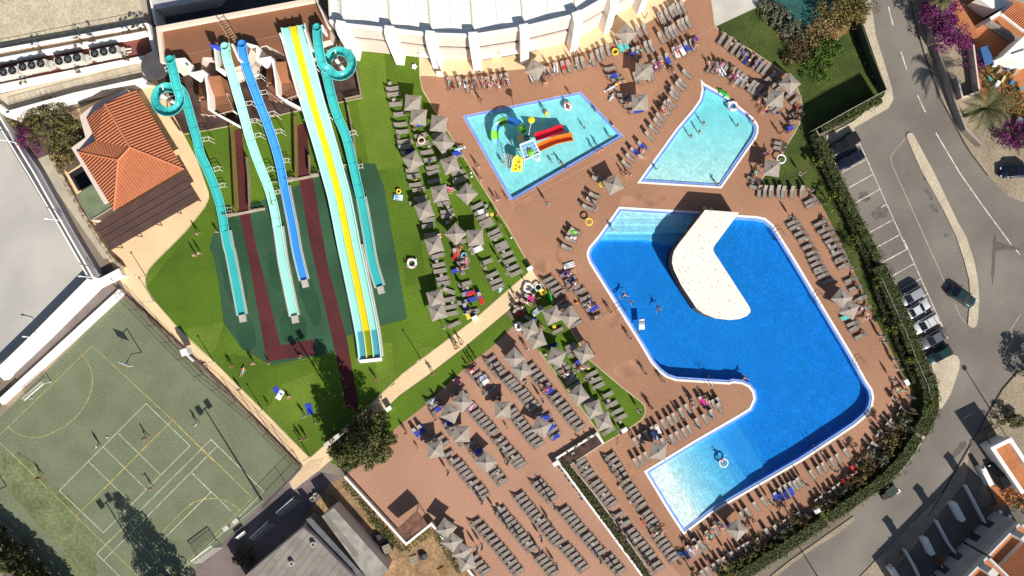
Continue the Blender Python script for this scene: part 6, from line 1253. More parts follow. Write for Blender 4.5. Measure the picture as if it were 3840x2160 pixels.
# ---- children's play structure in the rectangular pool
pl = empty('play_structure', G('x2', 490, 520), 0, 'colourful water play structure with slides in the rectangular pool', 'play structure'); org = Vector(pl.location)
def loc(p): return Vector(p) - org
X = lambda x, y, h: loc(G('x2', x, y, h)); X2 = lambda x, y, h: loc(G('p2', x, y, h))
M_red2 = gloss('red_plastic', (.60, .012, .035)); M_ora = gloss('orange_plastic', (.78, .17, .015)); M_yel2 = gloss('yellow_plastic', (.80, .62, .02)); M_grn = gloss('lime_plastic', (.22, .60, .06)); M_blp = gloss('blue_plastic', (.02, .13, .38)); M_lbl = gloss('light_blue_plastic', (.16, .45, .72)); M_dgrn = gloss('dark_green_plastic', (.07, .24, .03)); M_cream = gloss('cream_plastic', (.70, .52, .22)); M_blk = mat('black_rubber', (.012, .012, .014), .5)
tq = [X(350,440,2.9), X(545,365,2.9), X(640,560,2.9), X(420,660,2.9)]
MB().prism(tq, 2.75, 2.85).build('tower_roof', M_lbl, pl)
MB().strip(tq, .16, 2.70, 3.02, 0, True).build('roof_rim', M_sup, pl)
g = MB()
for t in (.25, .5, .75):
 g.beam(tq[0].lerp(tq[1], t), tq[3].lerp(tq[2], t), .05, .05); g.beam(tq[0].lerp(tq[3], t), tq[1].lerp(tq[2], t), .05, .05)
g.build('roof_grid', M_sup, pl)
c = X(505,550,3.0); f = MB().ball((c.x, c.y, 2.86), .56, 18, 8, sz=.75).build('green_dome', M_grn, pl)
sp = MB()
for dx, dy in ((0, 0), (.34, .1), (-.3, -.28), (.1, -.36), (-.2, .3)): sp.ball((c.x + dx, c.y + dy, 2.86 + .42 - .5*(dx*dx + dy*dy)), .09, 8, 5)
sp.build('dome_spots', M_blk, f)
for p in tq: MB().tube([(p.x, p.y, -.3), (p.x, p.y, 2.75)], .07, 6).build('tower_post', M_sup, pl)
MB().prism([v * 1 for v in [X(340,430,1.5), X(545,350,1.5), X(640,570,1.5), X(410,670,1.5)]], 1.42, 1.5).build('platform', M_cream, pl)
MB().prism([X(305,305,1.8), X(385,275,1.8), X(420,360,1.8), X(330,405,1.8)], 1.7, 1.8).build('landing', M_cream, pl)
c = X(450,335,2.2); MB().ring((c.x, c.y, 2.2), .30, .08, 18, 8).lathe((c.x, c.y, 1.2), [(.28, 0), (.30, 1.0)], 14).build('tube_entry', M_blk, pl)
def chute(path, w, m, nm, d=.45):
 b = MB(); p = smooth_pts(path, 3); prof = [(-w/2 - .1, -.08), (-w/2 - .1, .1), (-w/2, .1), (-w/2 + .08, -d), (w/2 - .08, -d), (w/2, .1), (w/2 + .1, .1), (w/2 + .1, -.08), (w/2, -d - .1), (-w/2, -d - .1)]
 sweep(b, p, prof); return b.build(nm, m, pl)
chute([X(575,330,2.3), X(720,285,1.7), X(860,235,1.0), X(985,190,.55)], 1.0, M_red2, 'red_slide')
chute([X(625,480,2.3), X(760,420,1.8), X(900,365,1.2), X2(1300,615,.7)], 1.05, M_ora, 'orange_slide')
arcp = smooth_pts([X2(770,565,2.0), X2(735,510,1.95), X2(690,465,1.85), X2(605,440,1.7), X2(530,455,1.5), X2(475,500,1.3), X2(455,560,1.1), X2(455,620,.85), X2(465,690,.5)], 4)
N = len(arcp); b_ = [0, 6, 13, 18, 23, 29, N - 1]
for i in range(6):
 seg = arcp[b_[i]:b_[i+1] + 1]; b = MB(); prof = u_profile(1.0, .50)
 sweep(b, seg, prof); b.build('spiral_section', [M_dgrn, M_blp, M_dgrn, M_lbl, M_grn, M_lbl][i], pl)
for i in (4, 13, 22, 30): v = arcp[i]; MB().tube([(v.x, v.y, -.3), (v.x, v.y, v.z - .4)], .06, 6).build('spiral_post', M_sup, pl)
c = X(518,78,4.4); MB().lathe((c.x, c.y, 3.9), [(.15, 0), (.46, .5), (.50, .55), (.36, .62), (0, .66)], 16).build('yellow_bucket', M_yel2, pl)
k0 = X(480,290,2.6); MB().tube([(k0.x, k0.y, -.3), (k0.x, k0.y, 2.6), (c.x, c.y, 3.9)], .05, 6).build('bucket_pole', M_sup, pl)
rp_ = [X(250,640,1.5), X(300,590,1.5), X(395,640,1.4), X(375,830,.3), X(215,830,.3)]
vs = [(p.x, p.y, p.z) for p in rp_] + [(p.x, p.y, p.z - .12) for p in rp_]
MB().add(vs, [(0, 1, 2, 3, 4)[::-1]] + [(i, (i+1) % 5, 5 + (i+1) % 5, 5 + i) for i in range(5)]).build('climbing_ramp', M_yel2, pl)
h_ = MB()
for x, y, hh in ((330,700,1.2),(300,745,.95),(345,775,.8),(290,800,.6)): p = X(x, y, hh); h_.box((p.x, p.y, p.z + .05), (.35, .14, .1), .4)
h_.build('hand_grips', mat('ochre_grip', (.40, .26, .02), .6), pl)
for a, c in (((250,640),(215,840)), ((395,640),(375,840))): MB().tube([X(*a, 2.2), X(*c, .9), X(*c, -.3)], .04, 5).build('handrail', M_sup, pl)
c = X(615,655,1.6); fl = MB()
for k in range(6): a = k*math.pi/3; fl.ball((c.x + .22*math.cos(a), c.y + .22*math.sin(a), 1.6), .15, 8, 5, sz=.4)
fl.ball((c.x, c.y, 1.65), .12, 8, 5).build('flower_spout', M_white, pl)
p1_ = X(545,640,1.6); MB().tube([p1_, (p1_.x + .6, p1_.y - .1, 1.7), (c.x, c.y, 1.6)], .05, 6).build('spout_arm', M_sup, pl)
nm = MB(); a1, a2, b1, b2 = X(110,560,1.5), X(235,600,1.5), X(60,680,.1), X(215,830,.1)
for i in range(6): nm.tube([a1.lerp(a2, i/5), b1.lerp(b2, i/5)], .02, 4); nm.tube([a1.lerp(b1, i/5), a2.lerp(b2, i/5)], .02, 4)
nm.build('climbing_net', M_sup, pl)
# ---- pool ladders
for i, (z, x, y, dx, dy) in enumerate([('p3',1565,1085,.55,.83),('u2',1810,445,.55,.83),('v4',495,75,.55,.83),('v3',160,75,1,.05),('v3',1240,770,.86,-.5),('u1',1155,830,.55,.83)]):
 c = G(z, x, y); t = empty('pool_ladder', (c.x, c.y, 0), adir(dx, dy), ['steel ladder at the upper right edge of the big pool', 'steel ladder on the right edge level with the touching parasols', 'steel ladder at the lower right curve of the big pool', 'steel ladder on the top edge of the peninsula', 'steel ladder on the long lower edge of the big pool', 'steel ladder on the left edge of the big pool'][i], 'ladder', 'pool ladders')
 b = MB()
 for s in (-.30, .30): b.tube([(s, -.75, 0), (s, -.75, .75), (s, -.3, .95), (s, .3, .85), (s, .62, .5), (s, .68, -1.1)], .03, 6)
 sgn = 1; b.build('handrail', mat('stainless_steel', (.62, .62, .60), .25, metal=1), t)
 r = MB()
 for k in range(3): r.box((0, .68, -.3 - .28*k), (.6, .1, .04))
 r.build('treads', MATS['stainless_steel'], t)
 inside_dir = {0: math.pi, 1: math.pi, 2: math.pi, 3: 0, 4: 0, 5: 0}[i]; t.rotation_euler.z += inside_dir
# ------------------------------------------------------------------ vegetation
def leaf_mat(name, c1, c2, c3=None):
 m = bpy.data.materials.new(name); m.use_nodes = True; nt = m.node_tree; b = nt.nodes['Principled BSDF']; MATS[name] = m
 b.inputs['Roughness'].default_value = .65; b.inputs['Specular IOR Level'].default_value = .25
 g = nt.nodes.new('ShaderNodeNewGeometry'); r = nt.nodes.new('ShaderNodeValToRGB'); e = r.color_ramp.elements
 e[0].color = (*c1, 1); e[1].color = (*c2, 1)
 if c3: x = e.new(.85); x.color = (*c3, 1)
 nt.links.new(g.outputs['Random Per Island'], r.inputs[0]); nt.links.new(r.outputs[0], b.inputs['Base Color']); m.diffuse_color = (*c1, 1); return m
ML_dark = leaf_mat('dark_conifer_leaves', (.011, .026, .005), (.050, .072, .016), (.125, .122, .034))
ML_olive = leaf_mat('olive_leaves', (.035, .045, .012), (.11, .115, .035), (.17, .14, .04))
ML_hedge = leaf_mat('hedge_leaves', (.018, .040, .006), (.060, .098, .018), (.10, .125, .03))
ML_lime = leaf_mat('lime_leaves', (.05, .075, .01), (.17, .19, .03)); ML_gold = leaf_mat('golden_leaves', (.06, .055, .012), (.20, .17, .045), (.30, .22, .08))
ML_mag = leaf_mat('magenta_bracts', (.05, .006, .035), (.16, .016, .105), (.25, .035, .17)); ML_bush = leaf_mat('brown_green_leaves', (.035, .030, .010), (.11, .085, .03), (.16, .11, .05))
ML_big = leaf_mat('broad_grey_leaves', (.025, .028, .012), (.10, .11, .05), (.22, .22, .14)); ML_vivid = leaf_mat('fresh_green_leaves', (.03, .07, .008), (.10, .17, .02))
M_bark = mat('bark', (.10, .075, .05), .95, .2, 2)
rg = random.Random(5)
def leaves(b, c, rx, ry, rz, n, size, rr=rg, shell=.55):
 for _ in range(n):
  while True:
   v = Vector((rr.uniform(-1, 1), rr.uniform(-1, 1), rr.uniform(-1, 1)))
   if shell < v.length <= 1: break
  p = Vector((c[0] + v.x*rx, c[1] + v.y*ry, c[2] + v.z*rz)); s = size * rr.uniform(.5, 1.3)
  nrm = (Vector((v.x/rx, v.y/ry, v.z/rz)).normalized() + Vector((rr.uniform(-1, 1), rr.uniform(-1, 1), rr.uniform(-1, 1))) * .8).normalized()
  u = nrm.orthogonal().normalized(); a = rr.uniform(0, 6.28); u = Matrix.Rotation(a, 3, nrm) @ u; w = nrm.cross(u)
  b.add([p - u*s, p - w*s*.45, p + u*s, p + w*s*.45], [(0, 1, 2, 3)])
def crown(b, c, R_, h, clumps, per, size, rr=rg, flat=.8, jitter=1.0):
 """clumps of leaves spread through an uneven crown"""
 for i in range(clumps):
  a = rr.uniform(0, 6.28); q = R_ * math.sqrt(rr.uniform(0, 1)) * jitter; r = R_ * rr.uniform(.22, .42); z = c[2] + h * (1 - (q / R_) ** 2) * rr.uniform(-.1, 1.0) * .8
  leaves(b, (c[0] + q*math.cos(a), c[1] + q*math.sin(a), z), r, r, r*flat, per, size, rr)
def tree(name, c, R_, h, trunk_h, clumps, per, size, m, label, cat='tree', group=None, trunks=1):
 t = empty(name, (c.x, c.y, 0), 0, label, cat, group); b = MB(); crown(b, (0, 0, trunk_h), R_, h, clumps, per, size); b.build('crown', m, t)
 k = MB(); k.tube([(0, 0, 0), (.1, .05, trunk_h*.6), (.15, -.05, trunk_h + h*.3)], [.05*R_ + .05, .04*R_ + .04, .03*R_], 7)
 for i in range(4): a = i*1.57 + .4; k.tube([(.1, 0, trunk_h*.7), (R_*.4*math.cos(a), R_*.4*math.sin(a), trunk_h + h*.35)], [.03*R_ + .03, .02*R_], 5)
 k.build('trunk', M_bark, t); return t
def big_conifer(c, Rr, H_, label, dense, levels=9):
 t = empty('conifer_tree', (c.x, c.y, 0), 0, label, 'tree'); b = MB(); rr = random.Random(int(abs(c.x * 31)))
 for i in range(levels):
  f = i / (levels - 1); z = 1.6 + (H_ - 1.6) * f; R_ = Rr * (1 - f) ** .65 * (.9 + .25 * rr.random()) + .3; k = max(3, int(13 * (1 - f) + 2))
  for j in range(k):
   a = 6.283 * j / k + rr.uniform(0, .8); q = R_ * rr.uniform(.45, .95); s = Rr * rr.uniform(.13, .22)
   leaves(b, (q*math.cos(a), q*math.sin(a), z + rr.uniform(-.4, .4)), s*1.35, s*1.35, s*.8, dense, .23, rr, .15)
 b.build('crown', ML_dark, t); MB().tube([(0, 0, 0), (0, 0, H_*.55), (0, 0, H_*.92)], [.32, .2, .05], 8).build('trunk', M_bark, t); return t
big_conifer(W(1398, 1630) , 3.9, 11.0, 'large dark conifer at the lower end of the beige path', 105, 11)
big_conifer(W(1318, 1672), 2.8, 7.0, 'smaller dark conifer overhanging the path end beside the bench', 80, 8)
for i, (x, y, H_, Rr) in enumerate([(665,2220,12.0,3.4)]): big_conifer(W(x, y), Rr, H_, 'tall pointed conifer below the court, its shadow across it', 70, 12)
for i, (x, y, H_, Rr) in enumerate([(85,2070,7.0,2.0),(155,2140,7.6,2.0),(235,2210,7.6,2.0),(15,2000,6.6,1.9),(310,2280,8,2.0)]):
 o = big_conifer(W(x, y), Rr, H_, 'x', 40, 8); o['label'] = f'dark conifer of the row by the lower left path, {ORD[[3,0,1,2,4].index(i) if False else i]} in size order from the corner'; o['group'] = 'conifers at the lower left corner'
for i, nm in enumerate(['upper', 'middle', 'lower', 'uppermost', 'lowest']):
 oo = [o for o in bpy.data.objects if o.get('group') == 'conifers at the lower left corner']
for o, nm in zip(oo, ['second', 'third', 'fourth', 'first', 'fifth']): o['label'] = f'dark shaggy conifer at the lower left corner, {nm} from the top'
tree('garden_tree', G('r11',600,1270), 3.4, 2.4, 2.0, 34, 60, .22, ML_olive, 'broad olive green tree beside the tiled bungalow')
tree('garden_tree', G('r11',820,1370), 2.2, 1.8, 1.6, 18, 60, .2, ML_olive, 'smaller yellowish tree touching the bungalow roof')
tree('garden_tree', G('r21',640,440), 1.7, 1.2, .8, 14, 50, .18, ML_gold, 'yellow shrub below the olive tree by the bungalow', 'shrub')
tree('garden_tree', G('r11',170,1210), 1.2, 1.4, .8, 10, 50, .18, ML_gold, 'yellowish shrub at the far left beneath the white parapet', 'shrub')
tree('bougainvillea', G('r21',340,250), 2.3, 1.8, 1.0, 26, 70, .15, ML_mag, 'magenta bougainvillea beside the olive tree on the left', 'shrub')
tree('bougainvillea', G('r16',1345,150,3.8), 2.9, 2.0, 3.0, 34, 80, .16, ML_mag, 'tall magenta bougainvillea at the top beside the road', 'shrub')
tree('bougainvillea', G('r16',1420,350,3.4), 2.8, 1.8, 2.6, 32, 80, .16, ML_mag, 'magenta bougainvillea tumbling over the terracotta yard wall', 'shrub')
tree('bougainvillea', G('r16',1350,-30,3.8), 2.8, 2.0, 3.0, 28, 70, .16, ML_mag, 'magenta bougainvillea cut by the top edge', 'shrub')
tree('bougainvillea', G('r16',1570,440,2), 1.6, 1.2, 1.2, 14, 70, .14, ML_mag, 'small magenta branch end by the blue box', 'shrub')
tree('bougainvillea', G('r16',1980,1370), 2.5, 1.8, 1.0, 28, 80, .15, ML_mag, 'magenta bougainvillea below the palm', 'shrub')
tree('bougainvillea', G('r16',1620,640), 1.6, .8, .6, 10, 40, .14, ML_mag, 'sparse magenta branches in the shaded yard', 'shrub')
for i, (z, x, y, R_, h, m, lab) in enumerate([('r15',1060,150,1.7,1.0,ML_big,'broad grey leaved bush by the green pond cover'),('r15',1150,250,1.6,1.0,ML_big,'second grey leaved bush by the green cover'),('r15',1270,340,2.1,1.1,ML_big,'dark bush with pale leaves below the green cover'),
 ('r15',1620,200,2.8,1.6,ML_gold,'golden tree in the upper right garden'),('r15',1780,130,2.6,1.6,ML_gold,'golden olive tree near the road, upper right garden'),('r15',1930,60,2.3,1.6,ML_olive,'olive tree at the roadside corner of the garden'),('r15',1480,400,1.9,1.2,ML_gold,'bare looking golden shrub in the garden middle'),('r15',1340,500,2.0,1.2,ML_bush,'brownish bush in the garden middle'),
 ('r15',1560,560,1.8,.9,ML_vivid,'fresh green bush on the garden lawn, upper'),('r15',1500,700,2.2,.9,ML_vivid,'fresh green bush on the garden lawn, lower'),('r15',1640,470,1.6,.9,ML_vivid,'fresh green bush under the golden tree'),('r15',1240,590,1.3,.8,ML_bush,'low brown bush at the garden lawn divide'),('r15',980,80,1.0,.7,ML_big,'small grey bush at the white ramp'),('r15',1880,230,1.6,1.0,ML_gold,'golden bush ending at the garden screen')]):
 tree('garden_bush' if h < 1.5 else 'garden_tree', G(z, x, y), R_, h, .5 if h < 1.5 else 1.2, int(10*R_), 56, .17, m, lab, 'bush' if h < 1.5 else 'tree', 'garden plants in the upper right')
sheet('pond_cover', GL('r15', [(900,60),(1060,0),(1500,-60),(1760,-60),(1700,60),(1500,200),(1400,270),(1200,250),(1190,200),(1120,110),(1030,40)]), .0165, mat('blue_green_court', (.02, .085, .075), .8, .3, .4), kind='structure')
sheet('white_ramp', GL('r15', [(435,-60),(1100,-60),(900,75),(495,265),(480,200)]), .0165, mat('pale_grey_ramp', (.50, .48, .42), .9, .08, .3), kind='structure')
sheet('garden_soil', GL('r15', [(1400,270),(1500,200),(1700,60),(1900,60),(1950,220),(1870,300),(1700,400),(1450,480),(1250,560),(1100,350)]), .0085, mat('golden_soil', (.22, .13, .06), 1, .2, .4), kind='structure')
for i, (z, x, y, R_) in enumerate([('p4',65,440,.8),('p4',205,840,1.35),('p4',430,1285,1.35),('q1',680,430,.95),('q1',830,840,1.5),('q1',1040,1230,1.4),('v4',1200,460,1.2),('p3',1940,345,.8)]):
 tree('young_tree', G(z, x, y, 1.5), R_, 1.0, 1.3, 9, 40, .16, ML_lime, f'young lime green tree in the hedge strip, ' + (['first','second','third','fourth','fifth','sixth','seventh'][i] + ' from the top' if i < 7 else 'above all others by the white ring'), 'tree', 'young trees along the hedge strip')
def hedge(name, pts, w, h, m, lab, dens=85, size=.115):
 q = [Vector((p.x, p.y, 0)) for p in pts]; o = q[0]; t = empty(name, o, 0, lab, 'hedge', 'hedges along the right boundary'); b = MB(); core = MB(); rr = random.Random(len(lab))
 for a, c in zip(q[:-1], q[1:]):
  d = (c - a); L_ = d.length; d.normalize(); s = Vector((-d.y, d.x, 0))
  for _ in range(int(L_ * dens * (w + 2*h) / 3)):
   t_ = rr.uniform(0, L_); k = rr.random(); wob = .14 * math.sin(t_ * 2.1 + a.x) + .10 * math.sin(t_ * 5.3)
   if k < .62: u, z, nn = rr.uniform(-w/2, w/2) * (1 + wob), h + wob + rr.uniform(-.16, .14), Vector((0, 0, 1))
   else: sg = 1 if rr.random() < .5 else -1; u, z, nn = sg * (w/2 + wob + rr.uniform(-.12, .12)), rr.uniform(.05, h), s*sg
   p = a + d*t_ + s*u - o; p.z = z; nn = (nn + Vector((rr.uniform(-1, 1), rr.uniform(-1, 1), rr.uniform(-.6, 1))) * .75).normalized(); uu = Matrix.Rotation(rr.uniform(0, 6.28), 3, nn) @ nn.orthogonal().normalized(); ww = nn.cross(uu); sz = size * rr.uniform(.6, 1.4)
   b.add([p - uu*sz, p - ww*sz*.55, p + uu*sz, p + ww*sz*.55], [(0, 1, 2, 3)])
 b.build('foliage', m, t)
 MB().strip([v - o for v in q], max(.2, w - .35), 0, h - .18).build('twig_core', mat('dark_twigs', (.03, .028, .012), 1, .3, 2), t); return t  # core in mottled dark brown
hedge('clipped_hedge', [G('p4',95,190,1.5), G('p4',250,560,1.5), G('p4',400,870,1.5), G('p4',560,1190,1.5), G('p4',690,1440,1.5)], 1.5, 1.5, ML_hedge, 'upper stretch of the clipped hedge beside the car park')
hedge('clipped_hedge', [G('q1',690,260,1.6), G('q1',820,540,1.6), G('q1',960,850,1.6), G('q1',1080,1150,1.6), G('q1',1180,1430,1.6)], 2.4, 1.6, ML_hedge, 'middle stretch of the clipped hedge behind the parked cars')
hedge('clipped_hedge', [G('v4',1180,180,1.6), G('v4',1220,330,1.6), G('v4',1230,480,1.6), G('v4',1190,620,1.6), G('v4',1110,770,1.6)], 2.4, 1.6, ML_hedge, 'curving hedge stretch at the right corner of the deck')
hedge('clipped_hedge', [G('v4',1090,800,1.6), G('v4',960,1010,1.6), G('v4',800,1190,1.6), G('v4',620,1330,1.6), G('w5',1930,770,1.6)], 1.9, 1.6, ML_hedge, 'lower hedge stretch along the bending road')
hedge('clipped_hedge', [G('w5',1880,800,1.5), G('w5',1620,980,1.5), G('w5',1350,1160,1.5), G('w5',1060,1340,1.5), G('w5',860,1470,1.5)], 1.9, 1.5, ML_hedge, 'lowest hedge stretch running out at the bottom edge')
hedge('clipped_hedge', [G('p4',20,170,1.3), G('p4',130,480,1.3), G('p4',270,780,1.3), G('p4',400,1030,1.3), G('p4',560,1400,1.3)], .9, 1.2, leaf_mat('shade_dark_leaves', (.012, .020, .005), (.045, .055, .014)), 'thin dark inner hedge along the grass strip')  # leaf colours darkened to carry the shade band beside hedge and screen
hedge('clipped_hedge', [G('q1',560,120,1.3), G('q1',640,400,1.3), G('q1',720,640,1.3), G('q1',830,900,1.3), G('q1',960,1200,1.3), G('q1',1060,1440,1.3)], .7, 1.0, MATS['shade_dark_leaves'], 'thin dark inner hedge beside the pool deck')
hedge('clipped_hedge', [G('r16',715,985,1.4), G('r16',400,1150,1.4), G('r16',110,1290,1.4)], 1.6, 1.4, ML_hedge, 'hedge below the garden screen above the car park')
hedge('clipped_hedge', [G('r16',470,250,.9), G('r16',590,600,.9), G('r16',720,880,.9)], 1.3, .9, MATS['shade_dark_leaves'], 'shaded low hedge inside the garden screen, road side')
sh = [('v4',1000,560,1.0),('v4',960,680,1.3),('v4',880,780,1.5),('v4',800,860,1.2),('v4',760,960,1.3),('v4',680,1030,1.4),('v4',600,1110,1.2),('v4',540,1200,1.4),('v4',440,1290,1.3),('w5',2150,470,1.1),('w5',2010,580,1.2),('w5',1850,680,1.2),('w5',1650,820,1.2),('w5',1440,960,1.2),('w5',1320,1080,1.1),('w5',1240,1160,1.4),('w5',1100,1180,1.3),('w5',960,1270,1.3),('w5',820,1350,1.2),('w5',700,1430,1.2)]
for i, (z, x, y, R_) in enumerate(sh):
 tree('shrub', G(z, x, y, 1), R_, 1.1, .7, int(13*R_), 40, .17, [ML_bush, ML_big, ML_bush, ML_gold][i % 4] if i < 15 else ML_olive, f'brownish shrub between deck and hedge, {ORD[i] if i < 20 else i} from the right corner downwards', 'shrub', 'shrubs below the pool')
for i, (z, x, y) in enumerate([('v4',780,740),('v3',1730,880),('w5',1100,1000),('w5',1500,770),('w5',320,1440)]):
 tree('small_tree', G(z, x, y, 2.2), 1.0, 1.3, 1.5, 12, 22, .16, ML_bush, ['thin small tree among sunbeds at the right corner', 'thin small tree among sunbeds by the red towels', 'thin small tree among sunbeds below the lone parasol', 'thin small tree among sunbeds below the blue towels', 'thin small tree at the bottom edge'][i], 'tree', 'thin trees among the sunbeds')
for i, (z, x, y, R_) in enumerate([('v2',420,1000,.35),('v2',470,960,.35),('v2',560,920,.4),('v2',610,890,.35),('v2',350,1080,.4),('v2',300,1130,.4),('v2',500,1010,.35),('v2',400,1100,.35)]):
 tree('planter_shrub', G(z, x, y, .6), R_, .5, .5, 4, 26, .10, ML_bush, f'small dark shrub in the planter end, {ORD[i]} of eight', 'shrub', 'planter shrubs')
oo = sorted([o for o in bpy.data.objects if o.get('group') == 'planter shrubs'], key=lambda o: o.location.x)
for i, o in enumerate(oo): o['label'] = f'small dark shrub in the planter end, {ORD[i]} from the left'
def ground_cover(name, quads, n, size, m, h):
 b = MB(); rr = random.Random(9)
 for a, c, w in quads:
  d = (c - a); L_ = d.length; d.normalize(); s = Vector((-d.y, d.x, 0))
  for _ in range(int(n * L_)):
   p = a + d*rr.uniform(0, L_) + s*rr.uniform(-w/2, w/2); p.z = h + rr.uniform(0, .3); nn = Vector((rr.uniform(-1, 1), rr.uniform(-1, 1), 1)).normalized(); uu = Matrix.Rotation(rr.uniform(0, 6), 3, nn) @ nn.orthogonal().normalized(); ww = nn.cross(uu); sz = size*rr.uniform(.6, 1.4)
   b.add([p - uu*sz, p - ww*sz*.5, p + uu*sz, p + ww*sz*.5], [(0, 1, 2, 3)])
 o = b.build(name, m); o['kind'] = 'stuff'; return tag(o, 'low dark ground cover plants', 'plants')
ground_cover('planter_plants', [(G('w4',300,300), G('w4',700,830), 1.1), (G('w4',700,830), G('w4',1160,1460), 1.3)], 60, .13, ML_hedge, .35)
ground_cover('wall_creepers', [(G('w2',1600,520), G('w2',2120,1120), .9), (G('w3',-40,860), G('w3',300,1190), .8), (G('w3',330,1190), G('w3',590,980), .9), (G('w3',620,1010), G('w3',880,1400), 1.0)], 50, .13, ML_hedge, .25)
ground_cover('corner_undergrowth', [(W(-30,2040), W(190,2230), 5.0)], 160, .16, leaf_mat('reddish_undergrowth', (.02, .018, .010), (.08, .05, .035), (.22, .20, .16)), .2)
ground_cover('yard_undergrowth', [(G('r16',1750,620), G('r16',2100,1250), 4.5)], 150, .17, ML_olive, .35)
tree('yard_bush', G('w2',590,1250), 1.6, 1.6, .8, 20, 50, .16, ML_dark, 'dark shrub in the shaded lower yard beside the court', 'shrub')
tree('yard_bush', G('w6',1180,380), 1.8, 1.2, .8, 18, 40, .16, ML_dark, 'dark bush in the shade beside the terraced houses', 'shrub')
tree('yard_bush', G('v4',1950,600), 1.5, 1.4, .8, 16, 50, .16, ML_dark, 'dark green bush at the right edge by the white gatepost', 'shrub')
tree('roadside_tree', G('v4',2260,200), 2.6, 2.6, 2.6, 26, 50, .2, ML_olive, 'tree at the right edge casting shade on the road', 'tree')
tree('roadside_tree', G('v4',2140,60), 1.4, 1.6, 2.4, 14, 46, .2, ML_olive, 'small dark tree cut by the right edge above the palm shade', 'tree')
for z, pts in (('r11', [(360,500),(770,415),(905,385),(1265,305),(1365,285),(1440,280)]), ('r11', [(735,690),(185,800),(1230,575)])):
 for x, y in pts: o = tree('potted_plant', G(z, x, y, 5), .55 if (x, y) != (770,415) else .7, .8, 4.9 if y < 510 else 4.2, 5, 26, .13, ML_gold if x < 800 else ML_bush, 'x', 'plant', 'plants on the flat roof')
oo = sorted([o for o in bpy.data.objects if o.get('group') == 'plants on the flat roof'], key=lambda o: o.location.x)
for i, o in enumerate(oo): o['label'] = f'small plant growing on the flat roof, {ORD[i]} from the left'
def palm(c, trunk_h, Lf, n, label, m):
 t = empty('palm_tree', (c.x, c.y, 0), 0, label, 'palm'); b = MB(); rr = random.Random(int(abs(c.x) * 10) + n)
 for i in range(n):
  a = 6.283 * i / n + rr.uniform(-.15, .15); up = rr.uniform(.1, .9); L_ = Lf * rr.uniform(.8, 1.05); pts = []
  for k in range(9):
   f = k / 8; r = L_ * f * (1 - .12 * f); z = trunk_h + up * L_ * .5 * math.sin(f * 2.2) - f * f * L_ * .25; a2 = a + .25 * f * f * (1 if i % 2 else -1); pts.append(Vector((r*math.cos(a2), r*math.sin(a2), z)))
  b.tube(pts, [.05 - .005*k for k in range(9)], 4)
  for k in range(1, 28):
   f = k / 28; j = min(7, int(f * 8)); p = pts[j].lerp(pts[j+1], f*8 - j); d = (pts[j+1] - pts[j]).normalized(); s = Vector((-d.y, d.x, 0)).normalized(); ll = .75 * math.sin(math.pi * min(1, f*.9 + .12)) + .1
   for sg in (-1, 1): e = p + s*sg*ll*.75 + d*ll*.55 + Vector((0, 0, -ll*.15)); b.add([p, p + d*.09, e], [(0, 1, 2)])
 b.build('fronds', m, t); MB().tube([(0, 0, 0), (.1, 0, trunk_h*.5), (0, 0, trunk_h)], [.34, .28, .3], 9).build('trunk', M_bark, t); return t
ML_palm = leaf_mat('palm_fronds', (.05, .055, .018), (.16, .15, .06))
palm(G('r16', 1770, 1080, 5.6), 5.6, 4.4, 30, 'large palm with spreading fronds beside the road', ML_palm)
palm(G('v4', 2090, 640, 1.2), 1.2, 1.1, 12, 'small spiky palm by the terracotta terrace', ML_palm)
palm(G('r16', 1330, -40, 5.0), 5.0, 2.4, 16, 'palm cut by the top edge above the bougainvillea', ML_palm)
palm(W(3920, 640), 5.0, 3.6, 22, 'palm beyond the right edge shading the dark car', ML_palm)
# ------------------------------------------------------------------ people: skinned skeletons, one body per pose
def skin_body(J, E, root, sub=1):
 """J: name -> (x, y, z, radius); E: pairs of names"""
 me = bpy.data.meshes.new('body_src'); names = list(J); ix = {n: i for i, n in enumerate(names)}
 me.from_pydata([J[n][:3] for n in names], [(ix[a], ix[b]) for a, b in E], []); o = bpy.data.objects.new('body_src', me); COL.objects.link(o)
 sk = o.modifiers.new('skin', 'SKIN')
 if not me.skin_vertices: me.skin_vertices.new(name='')
 for n, i in ix.items():
  v = me.skin_vertices[0].data[i]; r = J[n][3]; v.radius = r if isinstance(r, tuple) else (r, r); v.use_root = (n == root)
 if sub: s = o.modifiers.new('sub', 'SUBSURF'); s.levels = sub; s.render_levels = sub
 dg = bpy.context.evaluated_depsgraph_get(); dg.update(); m = bpy.data.meshes.new_from_object(o.evaluated_get(dg)); bpy.data.objects.remove(o)
 m.polygons.foreach_set('use_smooth', [True] * len(m.polygons)); return m
